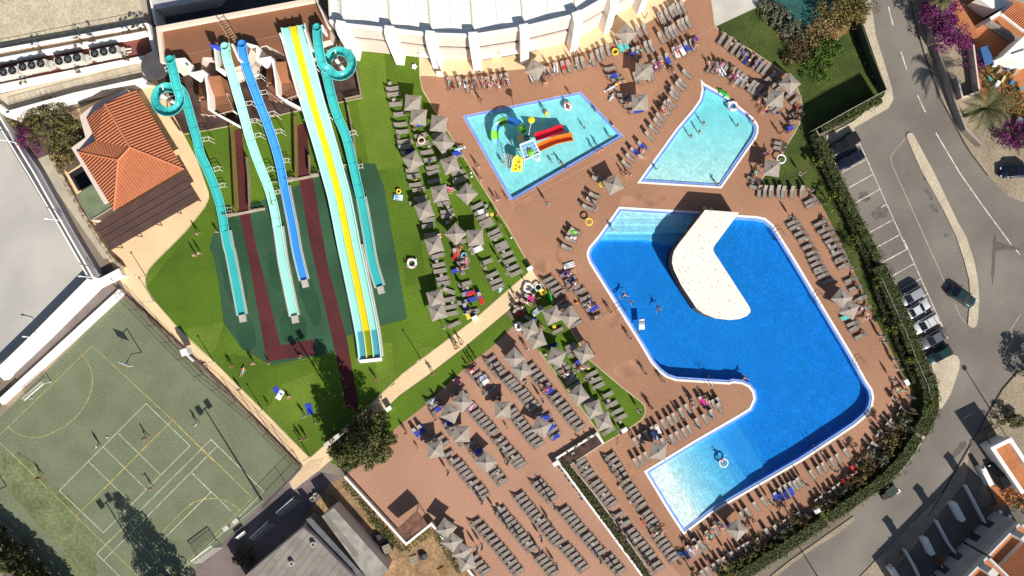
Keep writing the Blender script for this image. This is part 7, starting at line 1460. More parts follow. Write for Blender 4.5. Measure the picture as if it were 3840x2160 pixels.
def joints(pose):
 v = lambda *a: Vector(a); J = {}; E = []
 D = dict(pel=v(0, 0, .93), che=v(0, .01, 1.30), nec=v(0, .0, 1.49), hd=v(0, .03, 1.60), top=v(0, .02, 1.72), legs=[((.10, 0, .90), (.11, .03, .50), (.11, -.02, .09), (.13, .15, .03)), ((-.10, 0, .90), (-.11, .03, .50), (-.11, -.02, .09), (-.13, .15, .03))], arms=[((.19, 0, 1.42), (.25, -.03, 1.13), (.27, .06, .88)), ((-.19, 0, 1.42), (-.25, -.03, 1.13), (-.27, .06, .88))])
 D.update(pose)
 for n, r in (('pel', (.155, .115)), ('che', (.165, .11)), ('nec', .06), ('hd', .085), ('top', .075)): J[n] = (*D[n], r)
 E += [('pel', 'che'), ('che', 'nec'), ('nec', 'hd'), ('hd', 'top')]
 f = Vector(D.get('face', (0, 1, 0))); J['nose'] = (*(D['hd'] + f * .115 + Vector((0, 0, .0))), .016); E.append(('hd', 'nose'))
 for i, (h, k, a, t) in enumerate(D['legs']):
  J[f'h{i}'] = (*h, .09); J[f'k{i}'] = (*k, .062); J[f'a{i}'] = (*a, .040); J[f't{i}'] = (*t, .032); E += [('pel', f'h{i}'), (f'h{i}', f'k{i}'), (f'k{i}', f'a{i}'), (f'a{i}', f't{i}')]
 for i, (s, e, w) in enumerate(D['arms']):
  s, e, w = Vector(s), Vector(e), Vector(w); J[f's{i}'] = (*s, .058); J[f'e{i}'] = (*e, .040); J[f'w{i}'] = (*w, .028); E += [('che', f's{i}'), (f's{i}', f'e{i}'), (f'e{i}', f'w{i}')]
  d = (w - e).normalized(); q = d.orthogonal().normalized(); p = w + d * .075; J[f'p{i}'] = (*p, (.034, .018)); E.append((f'w{i}', f'p{i}'))
  for j, (off, ln) in enumerate(((-.030, .055), (-.010, .075), (.010, .08), (.030, .065))):
   m = p + q*off + d*.04; n_ = p + q*off*1.15 + d*(.04 + ln*.6) + d.cross(q)*.014; J[f'f{i}{j}'] = (*m, .0095); J[f'g{i}{j}'] = (*n_, .0085); E += [(f'p{i}', f'f{i}{j}'), (f'f{i}{j}', f'g{i}{j}')]
  m = w + d*.04 - q*.045; n_ = w + d*.085 - q*.06; J[f'u{i}'] = (*m, .011); J[f'v{i}'] = (*n_, .0095); E += [(f'w{i}', f'u{i}'), (f'u{i}', f'v{i}')]
 return J, E, D
def sub_mesh(J, pairs, grow, root):
 ns = {n for p in pairs for n in p}; g = {n: (*J[n][:3], tuple(r + grow for r in J[n][3]) if isinstance(J[n][3], tuple) else J[n][3] + grow) for n in ns}
 return skin_body(g, pairs, root, 1)
POSES = {}
def make_pose(key, pose):
 J, E, D = joints(pose); body = skin_body(J, E, 'pel')
 K = dict(J)
 for i in (0, 1):
  h, k = Vector(J[f'h{i}'][:3]), Vector(J[f'k{i}'][:3]); K[f'm{i}'] = (*h.lerp(k, .55), .075)
 pel, che = Vector(J['pel'][:3]), Vector(J['che'][:3]); K['wst'] = (*pel.lerp(che, .22), (.145, .105))
 shorts = sub_mesh(K, [('wst', 'pel'), ('pel', 'h0'), ('h0', 'm0'), ('pel', 'h1'), ('h1', 'm1')], .016, 'pel')
 K['upc'] = (*che.lerp(Vector(J['nec'][:3]), .35), (.13, .09))
 suit = sub_mesh(K, [('pel', 'che'), ('che', 'upc')], .012, 'pel')
 for i in (0, 1): s, e_ = Vector(J[f's{i}'][:3]), Vector(J[f'e{i}'][:3]); K[f'l{i}'] = (*s.lerp(e_, .5), .05)
 shirt = sub_mesh(K, [('pel', 'che'), ('che', 'upc'), ('che', 's0'), ('s0', 'l0'), ('che', 's1'), ('s1', 'l1')], .016, 'pel')
 f = Vector(D.get('face', (0, 1, 0))); hd, top = Vector(J['hd'][:3]), Vector(J['top'][:3]); up = (top - hd).normalized()
 hair = skin_body({'a': (*(top - f*.02 + up*.012), .078), 'b': (*(hd - f*.035 + up*.03), .085), 'c': (*(hd - f*.055 - up*.07), .06)}, [('a', 'b'), ('b', 'c')], 'b', 1)
 eyes = MB(); sd = f.cross(up).normalized()
 for s in (-1, 1): c = hd + f*.085 + sd*s*.032 + up*.02; eyes.ball(c, .012, 6, 4)
 for s in (-1, 1): c = hd + sd*s*.088; eyes.ball(c, .022, 6, 4, 1, .5, .8, 1.2)
 em = bpy.data.meshes.new('face_marks'); em.from_pydata(eyes.v, [], eyes.f)
 POSES[key] = dict(body=body, shorts=shorts, suit=suit, shirt=shirt, hair=hair, eyes=em)
v = lambda *a: Vector(a)
make_pose('stand', {})
make_pose('walk', dict(legs=[((.10, .02, .90), (.11, .20, .54), (.10, .16, .12), (.11, .33, .06)), ((-.10, -.02, .90), (-.11, -.08, .50), (-.11, -.34, .14), (-.12, -.22, .03))], arms=[((.19, 0, 1.42), (.25, -.16, 1.16), (.25, -.12, .90)), ((-.19, 0, 1.42), (-.25, .12, 1.16), (-.23, .28, .98))]))
make_pose('reach', dict(arms=[((.19, 0, 1.42), (.42, .10, 1.30), (.60, .28, 1.36)), ((-.19, 0, 1.42), (-.38, .05, 1.24), (-.40, .26, 1.12))], legs=[((.10, 0, .90), (.20, .10, .50), (.24, .02, .09), (.28, .18, .03)), ((-.10, 0, .90), (-.20, 0, .50), (-.24, -.12, .10), (-.27, .03, .03))]))
make_pose('lie', dict(pel=v(0, 0, .12), che=v(0, .38, .20), nec=v(0, .56, .27), hd=v(0, .68, .33), top=v(0, .80, .36), face=(0, -.35, .94), legs=[((.10, -.04, .12), (.13, -.46, .15), (.14, -.88, .07), (.17, -.93, .22)), ((-.10, -.04, .12), (-.13, -.46, .13), (-.15, -.88, .07), (-.18, -.93, .22))], arms=[((.19, .46, .22), (.32, .22, .12), (.30, -.04, .10)), ((-.19, .46, .22), (-.34, .24, .12), (-.32, 0, .10))]))
make_pose('recline', dict(pel=v(0, 0, .14), che=v(0, .30, .36), nec=v(0, .42, .51), hd=v(0, .47, .63), top=v(0, .52, .75), face=(0, -.8, .6), legs=[((.10, -.05, .14), (.13, -.40, .34), (.14, -.72, .07), (.17, -.84, .08)), ((-.10, -.05, .14), (-.13, -.46, .14), (-.15, -.88, .07), (-.18, -.94, .20))], arms=[((.19, .34, .42), (.33, .12, .22), (.22, -.08, .20)), ((-.19, .34, .42), (-.40, .48, .50), (-.20, .60, .70))]))
make_pose('sit', dict(pel=v(0, 0, .52), che=v(0, .03, .90), nec=v(0, .03, 1.08), hd=v(0, .06, 1.19), top=v(0, .05, 1.31), legs=[((.10, .04, .50), (.13, .44, .50), (.13, .44, .09), (.14, .60, .03)), ((-.10, .04, .50), (-.13, .44, .50), (-.13, .42, .09), (-.15, .58, .03))], arms=[((.19, .03, 1.02), (.25, .10, .74), (.17, .32, .62)), ((-.19, .03, 1.02), (-.25, .10, .74), (-.17, .32, .62))]))
make_pose('prone', dict(pel=v(0, 0, .14), che=v(0, .38, .15), nec=v(0, .56, .17), hd=v(0, .68, .19), top=v(0, .80, .19), face=(.9, .1, .1), legs=[((.10, -.04, .12), (.13, -.46, .10), (.14, -.88, .08), (.15, -1.0, .05)), ((-.10, -.04, .12), (-.13, -.46, .10), (-.15, -.88, .08), (-.16, -1.0, .05))], arms=[((.19, .46, .14), (.38, .56, .10), (.24, .78, .08)), ((-.19, .46, .14), (-.38, .56, .10), (-.24, .78, .08))]))
make_pose('swim', dict(pel=v(0, 0, -.10), che=v(0, .36, .02), nec=v(0, .52, .08), hd=v(0, .62, .16), top=v(0, .68, .27), face=(0, .8, .4), legs=[((.10, -.04, -.12), (.16, -.42, -.16), (.18, -.82, -.14), (.2, -.98, -.14)), ((-.10, -.04, -.12), (-.14, -.44, -.10), (-.17, -.84, -.18), (-.18, -1.0, -.18))], arms=[((.19, .44, .02), (.46, .56, .03), (.52, .82, .02)), ((-.19, .44, .02), (-.46, .50, .02), (-.64, .30, .02))]))
SK = [mat('skin_tan', (.36, .19, .12), .6), mat('skin_fair', (.52, .31, .22), .6), mat('skin_brown', (.20, .10, .06), .6)]
HR = dict(dark=mat('dark_hair', (.018, .012, .010), .6), fair=mat('fair_hair', (.35, .24, .11), .6), brown=mat('brown_hair', (.08, .045, .025), .6), grey=mat('grey_hair', (.35, .33, .31), .6))
CC = dict(black=(.015, .015, .018), navy=(.02, .03, .15), blue=(.04, .09, .45), red=(.55, .02, .03), white=(.72, .70, .68), turq=(.05, .50, .50), pink=(.65, .10, .30), grey=(.20, .20, .20), purple=(.15, .05, .28), yellow=(.70, .55, .06), olive=(.12, .12, .05), orange=(.65, .22, .04), magenta=(.70, .02, .38))
MKB = mat('eye_black', (.01, .01, .01), .3)
def link_mat(o, m):
 if not o.data.materials: o.data.materials.append(m)
 o.material_slots[0].link = 'OBJECT'; o.material_slots[0].material = m
def person(z, x, y, d, pose, wear, label, h=0.0, sc=1.0, skin=0, hair='dark', zoff=0.0, group='people round the pools'):
 """wear: list of (garment, colour)"""
 c = G(z, x, y, h) if not isinstance(z, Vector) else z; ps = POSES[pose]
 a = adir(*d) - math.pi/2
 o = bpy.data.objects.new('person', ps['body']); COL.objects.link(o); o.location = (c.x, c.y, zoff + .012); o.rotation_euler = (0, 0, a); o.scale = (sc, sc, sc); link_mat(o, SK[skin])
 tag(o, label, 'person', group)
 hn = {'dark': 'hair', 'fair': 'hair', 'brown': 'hair', 'grey': 'hair'}[hair]
 for nm, key, m in [(hn, 'hair', HR[hair]), ('face_details', 'eyes', MKB)] + [({'shorts': 'shorts', 'suit': 'swimsuit', 'shirt': 'shirt'}[g], g, mat('cloth_' + k, CC[k], .9)) for g, k in wear]:
  q = bpy.data.objects.new(nm, ps[key]); COL.objects.link(q); q.parent = o; link_mat(q, m)
 return o
S_ = lambda c: [('shorts', c)]
T_ = lambda c, s: [('shorts', s), ('shirt', c)]
U_ = lambda c: [('suit', c)]
person('u3',435,1302,(-.3,.9),'walk',T_('black','black'),'player in dark kit on the left side of the court')
person('u3',1010,990,(1,0),'stand',T_('white','black'),'player in white shirt beside the ball on the court')
person('u3',1490,910,(-.6,.6),'walk',S_('black'),'bare chested player near the upper court lines')
person('u3',1995,768,(-.6,.3),'walk',T_('white','white'),'player in white by the floodlight shadow on the court')
person('u3',1540,1405,(-.5,.6),'reach',S_('black'),'bare chested player stretching in the middle of the court')
o = MB().ball((0, 0, .12), .12, 12, 8).build('football', M_white, loc=G('u3',1084,912)); tag(o, 'white ball lying on the court', 'ball')
person('q2',2005,45,(.3,-1),'walk',S_('grey'),'walker nearest the beige walk on the left lawn',skin=1)
person('q2',2025,240,(.9,-.2),'stand',U_('white'),'right one of a pair standing on the left lawn',skin=1); person('q2',1980,262,(.9,-.2),'stand',S_('yellow'),'left one of a pair standing on the left lawn',skin=1,hair='fair')
person('q3',480,30,(0,1),'stand',U_('white'),'person at the foot of the left teal slide',skin=1,sc=.8)
person('q3',845,1345,(.7,.5),'walk',U_('magenta'),'person wrapped in a magenta towel walking below the splash pad',skin=1)
person('q3',1000,1345,(.5,-.5),'walk',S_('pink'),'child at the corner of the red path',sc=.75,skin=1); person('q3',625,1375,(.4,.9),'stand',S_('olive'),'person in olive clothes standing on the lower lawn',sc=.95)
person('u4',728,300,(.35,-.95),'lie',S_('turq'),'sunbather in turquoise shorts lying on the grass',skin=1); person('u4',705,480,(.3,-1),'stand',S_('white'),'person by the court fence edge of the lawn',sc=.9)
person('u4',995,645,(.2,-1),'walk',S_('yellow'),'child walking left of the blue and white towels',sc=.75); person('u4',1185,555,(.6,.3),'sit',U_('pink'),'person sitting on the blue and white towels',zoff=-.35,skin=1)
person('u4',1352,745,(.3,-1),'stand',T_('white','white'),'person in white beside the tree shadow',sc=.95); person('u4',1470,805,(.3,-.9),'walk',S_('black'),'person in dark shorts at the tree shadow edge'); person('u4',1320,975,(-.3,.9),'stand',S_('navy'),'left one of two standing near the lawn tip',skin=0); person('u4',1370,968,(-.3,.9),'stand',T_('grey','grey'),'right one of two standing near the lawn tip')
person('u4',2070,378,(.2,-1),'stand',T_('red','red'),'person in red below the triple slide',sc=.9,skin=1); person('u4',1300,160,(.5,-.5),'sit',S_('grey'),'person sitting at the end of the red path',zoff=-.2)
person('u4',330,225,(.8,.4),'lie',S_('black'),'person sprawled by the court fence bench')
for x, y, c, s, l in ((822,1160,'purple',.95,'first of a family group on the beige path, in purple'),(860,1185,'pink',.8,'second of a family group on the path, child in pink'),(835,1195,'red',.95,'third of a family group on the path, in red'),(895,1150,'white',1,'fourth of a family group on the path, in white')): person('q4',x,y,(.3,-1),'walk',U_(c) if c != 'white' else S_(c),l,sc=s)
person('v1',605,322,(-.4,-1),'walk',S_('yellow'),'lone walker on the lower part of the beige path'); person('v1',1012,215,(.5,-.6),'stand',S_('black'),'first of three at the lower strip edge'); person('v1',1030,165,(.5,-.6),'stand',S_('turq'),'second of three at the lower strip edge'); person('v1',975,205,(.5,-.6),'stand',S_('navy'),'third of three at the lower strip edge',sc=.85)
person('p1',1062,618,(-.4,1),'walk',U_('white'),'upper walker beside the kid pool left edge',skin=1); person('p1',1085,745,(-.4,1),'walk',U_('white'),'lower walker beside the kid pool left edge, in white',skin=1); person('p1',1240,945,(-.5,.8),'walk',T_('white','grey'),'adult walking with a child at the kid pool corner',skin=1); person('p1',1272,930,(-.5,.8),'walk',S_('orange'),'child walking beside an adult at the kid pool corner',sc=.62); person('p1',1350,930,(-.5,.8),'walk',S_('orange'),'child on the kid pool corner coping',sc=.7)
person('p1',1245,1092,(1,.2),'walk',T_('pink','pink'),'person in pink beside a yellow ring at the lawn edge'); person('p1',1280,1195,(0,1),'walk',S_('olive'),'person walking off the lawn edge below')
person('p2',315,250,(-.3,.9),'walk',S_('black'),'walker left of the kid pool top corner'); person('p2',990,55,(-.2,1),'walk',U_('red'),'walker above the kid pool, under the building rows',skin=1); person('p2',1862,1045,(-.5,.8),'walk',S_('orange'),'walker below the kite pool left tip',skin=1); person('p2',1555,795,(-.8,.3),'walk',S_('pink'),'left one of two on the kid pool lower edge',skin=1); person('p2',1605,768,(-.8,.3),'walk',U_('pink'),'right one of two on the kid pool lower edge',skin=1)
person('p2',1728,492,(.5,.9),'sit',S_('white'),'child seated at the kid pool right edge',sc=.8,zoff=-.3); person('p2',1270,160,(.4,.9),'stand',S_('black'),'child on the kid pool top edge',sc=.7)
person('u1',1045,832,(-.5,-.9),'walk',S_('black'),'upper walker along the big pool left edge'); person('u1',1238,1095,(-.5,-.9),'walk',S_('orange'),'second walker along the big pool left edge'); person('u1',1390,1445,(-.5,-.9),'walk',S_('black'),'third walker along the big pool left edge')
person('v2',1300,345,(-.5,-.9),'stand',S_('white'),'walker right at the pool coping, left edge',skin=1); person('v2',1165,590,(-.6,-.8),'walk',S_('orange'),'front one of a pair by the green strip tip'); person('v2',1185,610,(-.6,-.8),'walk',S_('navy'),'rear one of a pair by the green strip tip'); person('v2',955,870,(.6,-.6),'sit',S_('orange'),'person sitting at the green strip lower edge',skin=1)
person('u1',872,1250,(-.6,-.8),'stand',T_('red','black'),'person in red beside the strip parasol'); person('u1',205,1205,(-.5,-.9),'walk',T_('white','grey'),'person in white on the deck above the twin parasols'); person('v1',632,785,(.2,1),'walk',S_('navy'),'person standing left of the blue towels, lower deck',skin=1); person('v1',335,915,(-.3,1),'stand',S_('black'),'person in shade by the big conifer'); person('v1',1350,870,(.4,.8),'walk',S_('white'),'child alone between lower deck rows',sc=.6,skin=1); person('v1',450,1070,(.5,1),'walk',U_('white'),'toddler on the empty lower deck',sc=.6,skin=1)
person('w6',430,738,(.5,.7),'walk',T_('white','pink'),'pedestrian in white on the street'); person('w6',490,675,(.5,.7),'walk',T_('black','black'),'pedestrian in dark clothes on the street'); person('w6',505,695,(.5,.7),'walk',T_('grey','black'),'third pedestrian close behind the dark one on the street')
person('r14',392,850,(-.2,1),'walk',U_('white'),'person at the parasol nearest the building',skin=1); person('r14',395,790,(.1,1),'walk',U_('pink'),'person in pink at the parasol nearest the building'); person('r14',1890,480,(.3,1),'walk',U_('purple'),'person at the right end of the towel row',skin=1); person('r14',1660,745,(-.7,.7),'walk',S_('pink'),'person stepping between rows above the kite pool',skin=1)
person('p3',55,480,(-.6,.6),'walk',S_('orange'),'walker left of the kite pool lower tip',skin=1); person('r15',1130,1350,(.5,-.8),'stand',S_('black'),'person at the garden edge in the shade'); person('w3',1350,310,(.4,-.8),'walk',S_('orange'),'person between the lower rows'); person('w3',78,1080+0,(0,1),'walk',S_('orange'),'x') if False else None
for z, x, y, d, l, hh, sc in [('p2',625,672,(0,1),'swimmer in a pink ring under the spiral slide',.0,.8),('p2',540,902,(0,1),'child in the kid pool left of the yellow ramp',.0,.8),('p2',1172,908,(-.4,1),'bather amid rings in the kid pool lower part',0,.9),('p2',1080,905,(.4,1),'child left of the ringed bather in the kid pool',0,.7),('p2',1425,525,(1,-.3),'lone bather in the kid pool right part',0,.8),('p2',1705,622,(1,.3),'bather near the kid pool right corner',0,.8),('p2',1222,962,(.2,1),'child at the kid pool lower edge',0,.7),('p2',1548,342,(.4,1),'child near the kid pool upper right edge',0,.75),
 ('r15',362,1246,(1,-.4),'upper of three bathers in the kite pool',0,.9),('r15',318,1332,(1,-.4),'middle of three bathers in the kite pool',0,.9),('r15',236,1376,(1,-.4),'lower of three bathers in the kite pool',0,.9),('r15',702,1266,(1,-.2),'bather in the kite pool middle right',0,.8),('r15',852,1228,(1,.4),'bather at the kite pool right edge',0,.9),('p3',322,416,(.5,1),'bather near the kite pool left edge',0,.75),('p3',932,568,(.6,.3),'bather at the kite pool lower edge',0,.9)]:
 person(z,x,y,d,'stand' if sc < .85 else 'reach',S_(['black','navy','red','blue'][int(x) % 4]),l,sc=sc,skin=int(y) % 2,zoff=-.32,group='bathers')
person('p2',708,768,(.3,-1),'reach',U_('red'),'child in red climbing the yellow ramp',sc=.7,zoff=1.1,h=1.3,group='bathers')
person('u1',1172,672,(.8,-.5),'swim',S_('black'),'swimmer leading near the big pool left edge',skin=1,zoff=-.12,group='bathers'); person('u1',1243,728,(.8,.6),'swim',S_('red'),'second swimmer, mostly under water, big pool left',skin=1,zoff=-.2,sc=.8,group='bathers'); person('u1',1525,785,(.3,1),'swim',S_('navy'),'swimmer alone left of the white island',zoff=-.12,group='bathers'); person('v3',500,58,(1,-.6),'swim',S_('black'),'swimmer holding the peninsula edge',zoff=-.1,group='bathers'); person('u1',1295,1022,(1,.6),'swim',S_('blue'),'swimmer at the left edge below the white raft',zoff=-.1,group='bathers'); person('u1',1072,8,(.3,1),'stand',S_('white'),'bather on the steps at the top of the big pool',zoff=-.4,group='bathers',skin=1)
cols = ['black','navy','red','turq','pink','blue','white','purple']
SB = [('r13',1300,845,(-.1,-1)),('r13',1405,835,(-.1,-1)),('r13',1565,850,(-.3,-.95)),('r13',1635,830,(-.3,-.95)),('r13',1700,850,(-.3,-.95)),('r13',1838,812,(-.1,-1)),('r13',1890,820,(-.4,-.9)),('r14',1320,540,(-.5,-.8)),('r14',1500,668,(-.3,-.9)),('r14',1560,640,(-.4,-.9)),('r14',1720,520,(-.4,-.9)),('r14',1640,1060,(-.7,-.7)),('r14',1575,1110,(-.7,-.7)),('r14',1150,830,(-1,.2)),
 ('r15',470,690,(.5,-.8)),('r15',655,745,(.5,-.8)),('r15',690,830,(.5,-.8)),('r15',835,600,(.5,-.8)),('r15',880,660,(.5,-.8)),('r15',960,1060,(.6,-.8)),('r15',985,1110,(.6,-.8)),('r15',925,1000,(.5,-.8)),('r15',1330,1150,(.9,.2)),('r15',1290,1210,(.9,-.2)),('p3',175,290,(-.8,-.4)),('p3',1390,390,(.7,-.6)),('p3',1330,470,(.7,-.6)),('p3',1440,260,(.7,-.4)),
 ('q1',545,790,(.9,-.4)),('v4',905,335,(.8,-.3)),('v4',860,425,(-.6,-.8)),('v3',1560,1065,(-.5,-.85)),('v3',1600,1030,(-.5,-.85)),('v3',1470,1120,(-.5,-.85)),('w5',510,960,(-.5,-.85)),('w5',630,860,(-.6,-.8)),('w5',320,1130,(-.5,-.85)),('w4',1240,960,(-.84,.54)),('w4',1235,1020,(-.84,.54)),('w4',1300,1000,(-.84,.54)),('v2',1610,575,(-.5,-.85)),('v2',1745,545,(-.5,-.85)),('v2',320,270,(-.88,.4)),('v2',485,215,(-.88,.4)),('v2',115,430,(-.84,.54)),
 ('u1',560,720,(-.85,.45)),('u1',640,445,(-.84,.5)),('u1',685,560,(-.84,.5)),('u1',655,590,(-.84,.5)),('u1',800,745,(-.84,.5)),('u1',830,785,(-.84,.5)),('u1',880,890,(-.84,.5)),('u1',750,1385,(-.84,.5)),('u1',330,1015,(-.84,.5)),('u1',200,735,(-.8,-.4)),('u1',130,795,(-1,-.1)),('q4',850,225,(-.3,-1)),('q4',900,330,(-1,.2)),('q4',910,380,(-1,.2)),('p1',740,860,(-1,-.1)),('v1',1000,285,(-.84,.54)),('v1',840,400,(-.9,-.3)),('v1',1230,560,(-.84,.54)),('v1',810,540,(-.84,.54))]
whr = {'r13': 'under the white building', 'r14': 'on the upper deck', 'r15': 'near the garden lawn', 'p3': 'beside the kite pool', 'q1': 'right of the big pool', 'v4': 'at the right corner', 'v3': 'by the shrubs', 'w5': 'below the shallow end', 'w4': 'on the row by the pool corner', 'v2': 'round the green strip', 'u1': 'left of the big pool', 'q4': 'on the lower lawn', 'p1': 'on the lawn', 'v1': 'on the lower deck'}
cnt = {}
for i, (z, x, y, d) in enumerate(sorted(SB, key=lambda s: (s[0], s[1]))):
 k = cnt.setdefault(z, 0); cnt[z] += 1; c = cols[(i * 3) % 8]; pose = ['recline', 'lie', 'prone', 'recline'][i % 4]; cn = {'turq': 'turquoise'}.get(c, c)
 person(z, x, y, d, pose, U_(c) if i % 2 else S_(c), f'sunbather in {cn} {"swimsuit" if i % 2 else "shorts"}, {ORD[k]} from left {whr[z]}', h=.4, skin=(i * 7) % 3 if i % 5 else 1, hair=['dark', 'brown', 'fair', 'dark', 'grey'][i % 5], zoff=.36, group='sunbathers')
MORE = [('r13',1330,890),('r13',1360,905),('r13',1490,880),('r13',1530,890),('r13',1660,800),('r13',1720,860),('r13',1745,790),('r13',1800,870),('r14',385,720),('r14',435,770),('r14',400,690),('r14',1120,425),('r14',1180,430),('r14',1350,500),('r14',1470,640),('r14',1540,660),('r14',1700,500),('r14',1880,430),('r14',1660,700),('r14',1620,1040),('r14',1550,1120),('r14',1575,1150),('r14',1195,1010),('r14',1245,1030),('r14',1410,800),
 ('r15',425,650),('r15',500,720),('r15',540,660),('r15',640,700),('r15',680,790),('r15',770,545),('r15',850,570),('r15',900,610),('r15',930,1040),('r15',1000,1075),('r15',1060,1000),('r15',1160,870),('r15',1310,1100),('r15',1290,1215),('r15',1240,1250),('r15',1230,1340),('p3',1400,260),('p3',1380,340),('p3',1400,400),('p3',1320,460),('p3',1290,560),('p3',180,250),
 ('p1',430,740),('p1',480,870),('p1',380,370),('p1',410,240),('p1',565,560),('p1',720,460),('p1',785,1110),('p1',1155,1105),('q4',870,205),('q4',935,320),('q4',895,375),('q4',970,820),('q4',925,850),('q4',1430,770),('q4',1440,690),('q4',1540,720),('q4',1610,660),('q4',1660,690),('u1',150,800),('u1',100,770),('u1',270,650),('u1',300,740),('u1',330,1000),('u1',440,1220),('u1',390,1250),('u1',560,1400),('u1',600,1440),('u1',690,1280),('u1',730,1400),('u1',620,540),('u1',690,560),('u1',820,760),('u1',875,910),('v2',290,240),('v2',340,290),('v2',1580,520),('v2',1610,600),('v2',1730,520),('v2',1770,560),('v2',80,400),('v2',130,440),('v1',960,270),('v1',870,420),('v1',640,600),('v1',690,640),('v1',830,800),('v1',1020,1130),('v1',1240,570),('v3',1540,1030),('v3',1620,1010),('w5',560,880),('w5',600,830),('w5',660,900),('w5',210,1080),('w5',270,1090),('w5',350,1120),('w5',470,1000),('w5',520,1000),('q1',560,760),('q1',500,700),('v4',860,330),('v4',940,320)]
rr = random.Random(17); cn2 = {}
for z, x, y in sorted(MORE, key=lambda s: (s[0], s[1])):
 k = cn2.setdefault(z, 0); cn2[z] += 1; c = rr.choice(['black', 'navy', 'pink', 'white', 'red', 'turq', 'purple', 'blue', 'grey', 'magenta']); ps_ = rr.choice(['recline', 'sit', 'lie', 'recline', 'prone', 'walk', 'stand']); hz = {'sit': -.06, 'walk': 0, 'stand': 0}.get(ps_, .36); gq = rr.choice(['suit', 'shirt', 'shorts'])
 person(z, x, y, (rr.uniform(-.6, .6), -1), ps_, [(gq, c)] + ([('shorts', rr.choice(['black', 'navy', 'white', 'grey']))] if gq == 'shirt' else []), f'{dict(recline="reclining", sit="sitting", lie="lying", prone="face-down", walk="walking", stand="standing")[ps_]} bather in {dict(turq="turquoise").get(c, c)}, {ORD[k] if k < 20 else "twenty-" + ORD[k - 20]} from left of those {whr[z]}', h=.4, skin=rr.choice([0, 1, 1, 2]), hair=rr.choice(['dark', 'brown', 'fair', 'dark']), zoff=hz, sc=rr.uniform(.85, 1.05), group='sunbathers')
# ------------------------------------------------------------------ pool floats and toys
def vinyl(n, c): return mat('vinyl_' + n, c, .3, spec=.5)
VW, VY, VG, VB, VR, VP, VL, VGr = vinyl('white', (.78, .76, .76)), vinyl('yellow', (.80, .58, .03)), vinyl('green', (.03, .42, .05)), vinyl('blue', (.03, .22, .60)), vinyl('red', (.65, .03, .05)), vinyl('pink', (.72, .26, .36)), vinyl('pale_blue', (.30, .55, .75)), vinyl('grey', (.42, .46, .50))
def fl_ring(z, x, y, h, Rr, m, label, zz=.02, m2=None):
 c = G(z, x, y, h); b = MB(); b.ring((0, 0, .12), Rr - .12, .12, 22, 8)
 if m2: b.m = [(1 if (i // 8) % 4 < 2 else 0) for i in range(len(b.f))]
 o = b.build('swim_ring', [m, m2 or m], smooth=True, loc=(c.x, c.y, h + zz)); return tag(o, label, 'pool float')
def fl_animal(z, x, y, d, m, label, L_=1.5, h=.02, m2=None, kind='bird'):
 c = G(z, x, y, h); t = empty('inflatable_animal', (c.x, c.y, h), adir(*d), label, 'pool float')
 if kind == 'bird':
  MB().ring((0, 0, .2), L_*.36, .2, 20, 8).build('body', m, t, smooth=True)
  MB().tube([(L_*.36, 0, .3), (L_*.5, 0, .65), (L_*.42, 0, .95), (L_*.56, 0, .95)], [.13, .10, .11, .05], 8).build('neck', m2 or m, t, smooth=True)
  for s in (-1, 1): MB().ball((-.05, s*L_*.42, .32), .26, 10, 6, 0, 1.3, .5, .6).build('wing', m2 or m, t, smooth=True)
  MB().ball((-L_*.48, 0, .35), .18, 8, 5, 0, 1, .7, .8).build('tail', m, t, smooth=True)
 elif kind == 'croc':
  MB().tube([(-L_*.62, .1, .1), (-L_*.35, .05, .16), (0, 0, .2), (L_*.32, 0, .2), (L_*.5, 0, .2), (L_*.7, 0, .14)], [.04, .16, .27, .24, .17, .12], 10).build('body', m, t, smooth=True)
  for sx in (-.28, .25):
   for s in (-1, 1): MB().tube([(sx*L_, s*.2, .12), (sx*L_ + .12, s*.45, .1)], [.1, .07], 7).build('leg', m, t, smooth=True)
  for s in (-1, 1): MB().ball((L_*.46, s*.10, .36), .06, 7, 5).build('eye', VW, t, smooth=True)
 else:
  MB().tube([(-L_*.5, 0, .12), (-L_*.3, 0, .16), (0, .05, .2), (L_*.3, 0, .18), (L_*.5, -.03, .14)], [.04, .13, .22, .17, .05], 10).build('body', m, t, smooth=True)
  MB().add([(-.05, 0, .38), (.2, 0, .38), (-.12, 0, .68)], [(0, 1, 2)]).add([(-L_*.45, 0, .12), (-L_*.62, .28, .14), (-L_*.62, -.28, .14)], [(0, 1, 2)]).build('fin', m2 or m, t)
  for s in (-1, 1): MB().tube([(.1, s*.15, .14), (-.08, s*.48, .08)], [.09, .03], 6).build('flipper', m2 or m, t, smooth=True)
 return t
def fl_raft(z, x, y, d, L_, w, m, label, h=.02, m2=None):
 c = G(z, x, y, h); b = MB(); n = 5
 for i in range(n): yy = -w/2 + w*(i + .5)/n; b.tube([(-L_*.36, yy, .09), (L_*.46, yy, .09)], w/n*.55, 8, 1 if m2 and i % 2 else 0)
 b.tube([(-L_*.45, -w/2, .14), (-L_*.45, w/2, .14)], .13, 8)
 o = b.build('air_mattress', [m, m2 or m], smooth=True, loc=(c.x, c.y, h)); o.rotation_euler = (0, 0, adir(*d)); return tag(o, label, 'pool float')
fl_animal('q4',388,340,(-.6,.5),VW,'white and pink unicorn float lying on the lawn',1.7,m2=VP); fl_animal('u1',215,585,(-.5,-1),VW,'big white unicorn float at the path junction',1.7); fl_ring('u1',316,583,.3,.62,VW,'white patterned ring beside the unicorn float at the junction',m2=VGr)
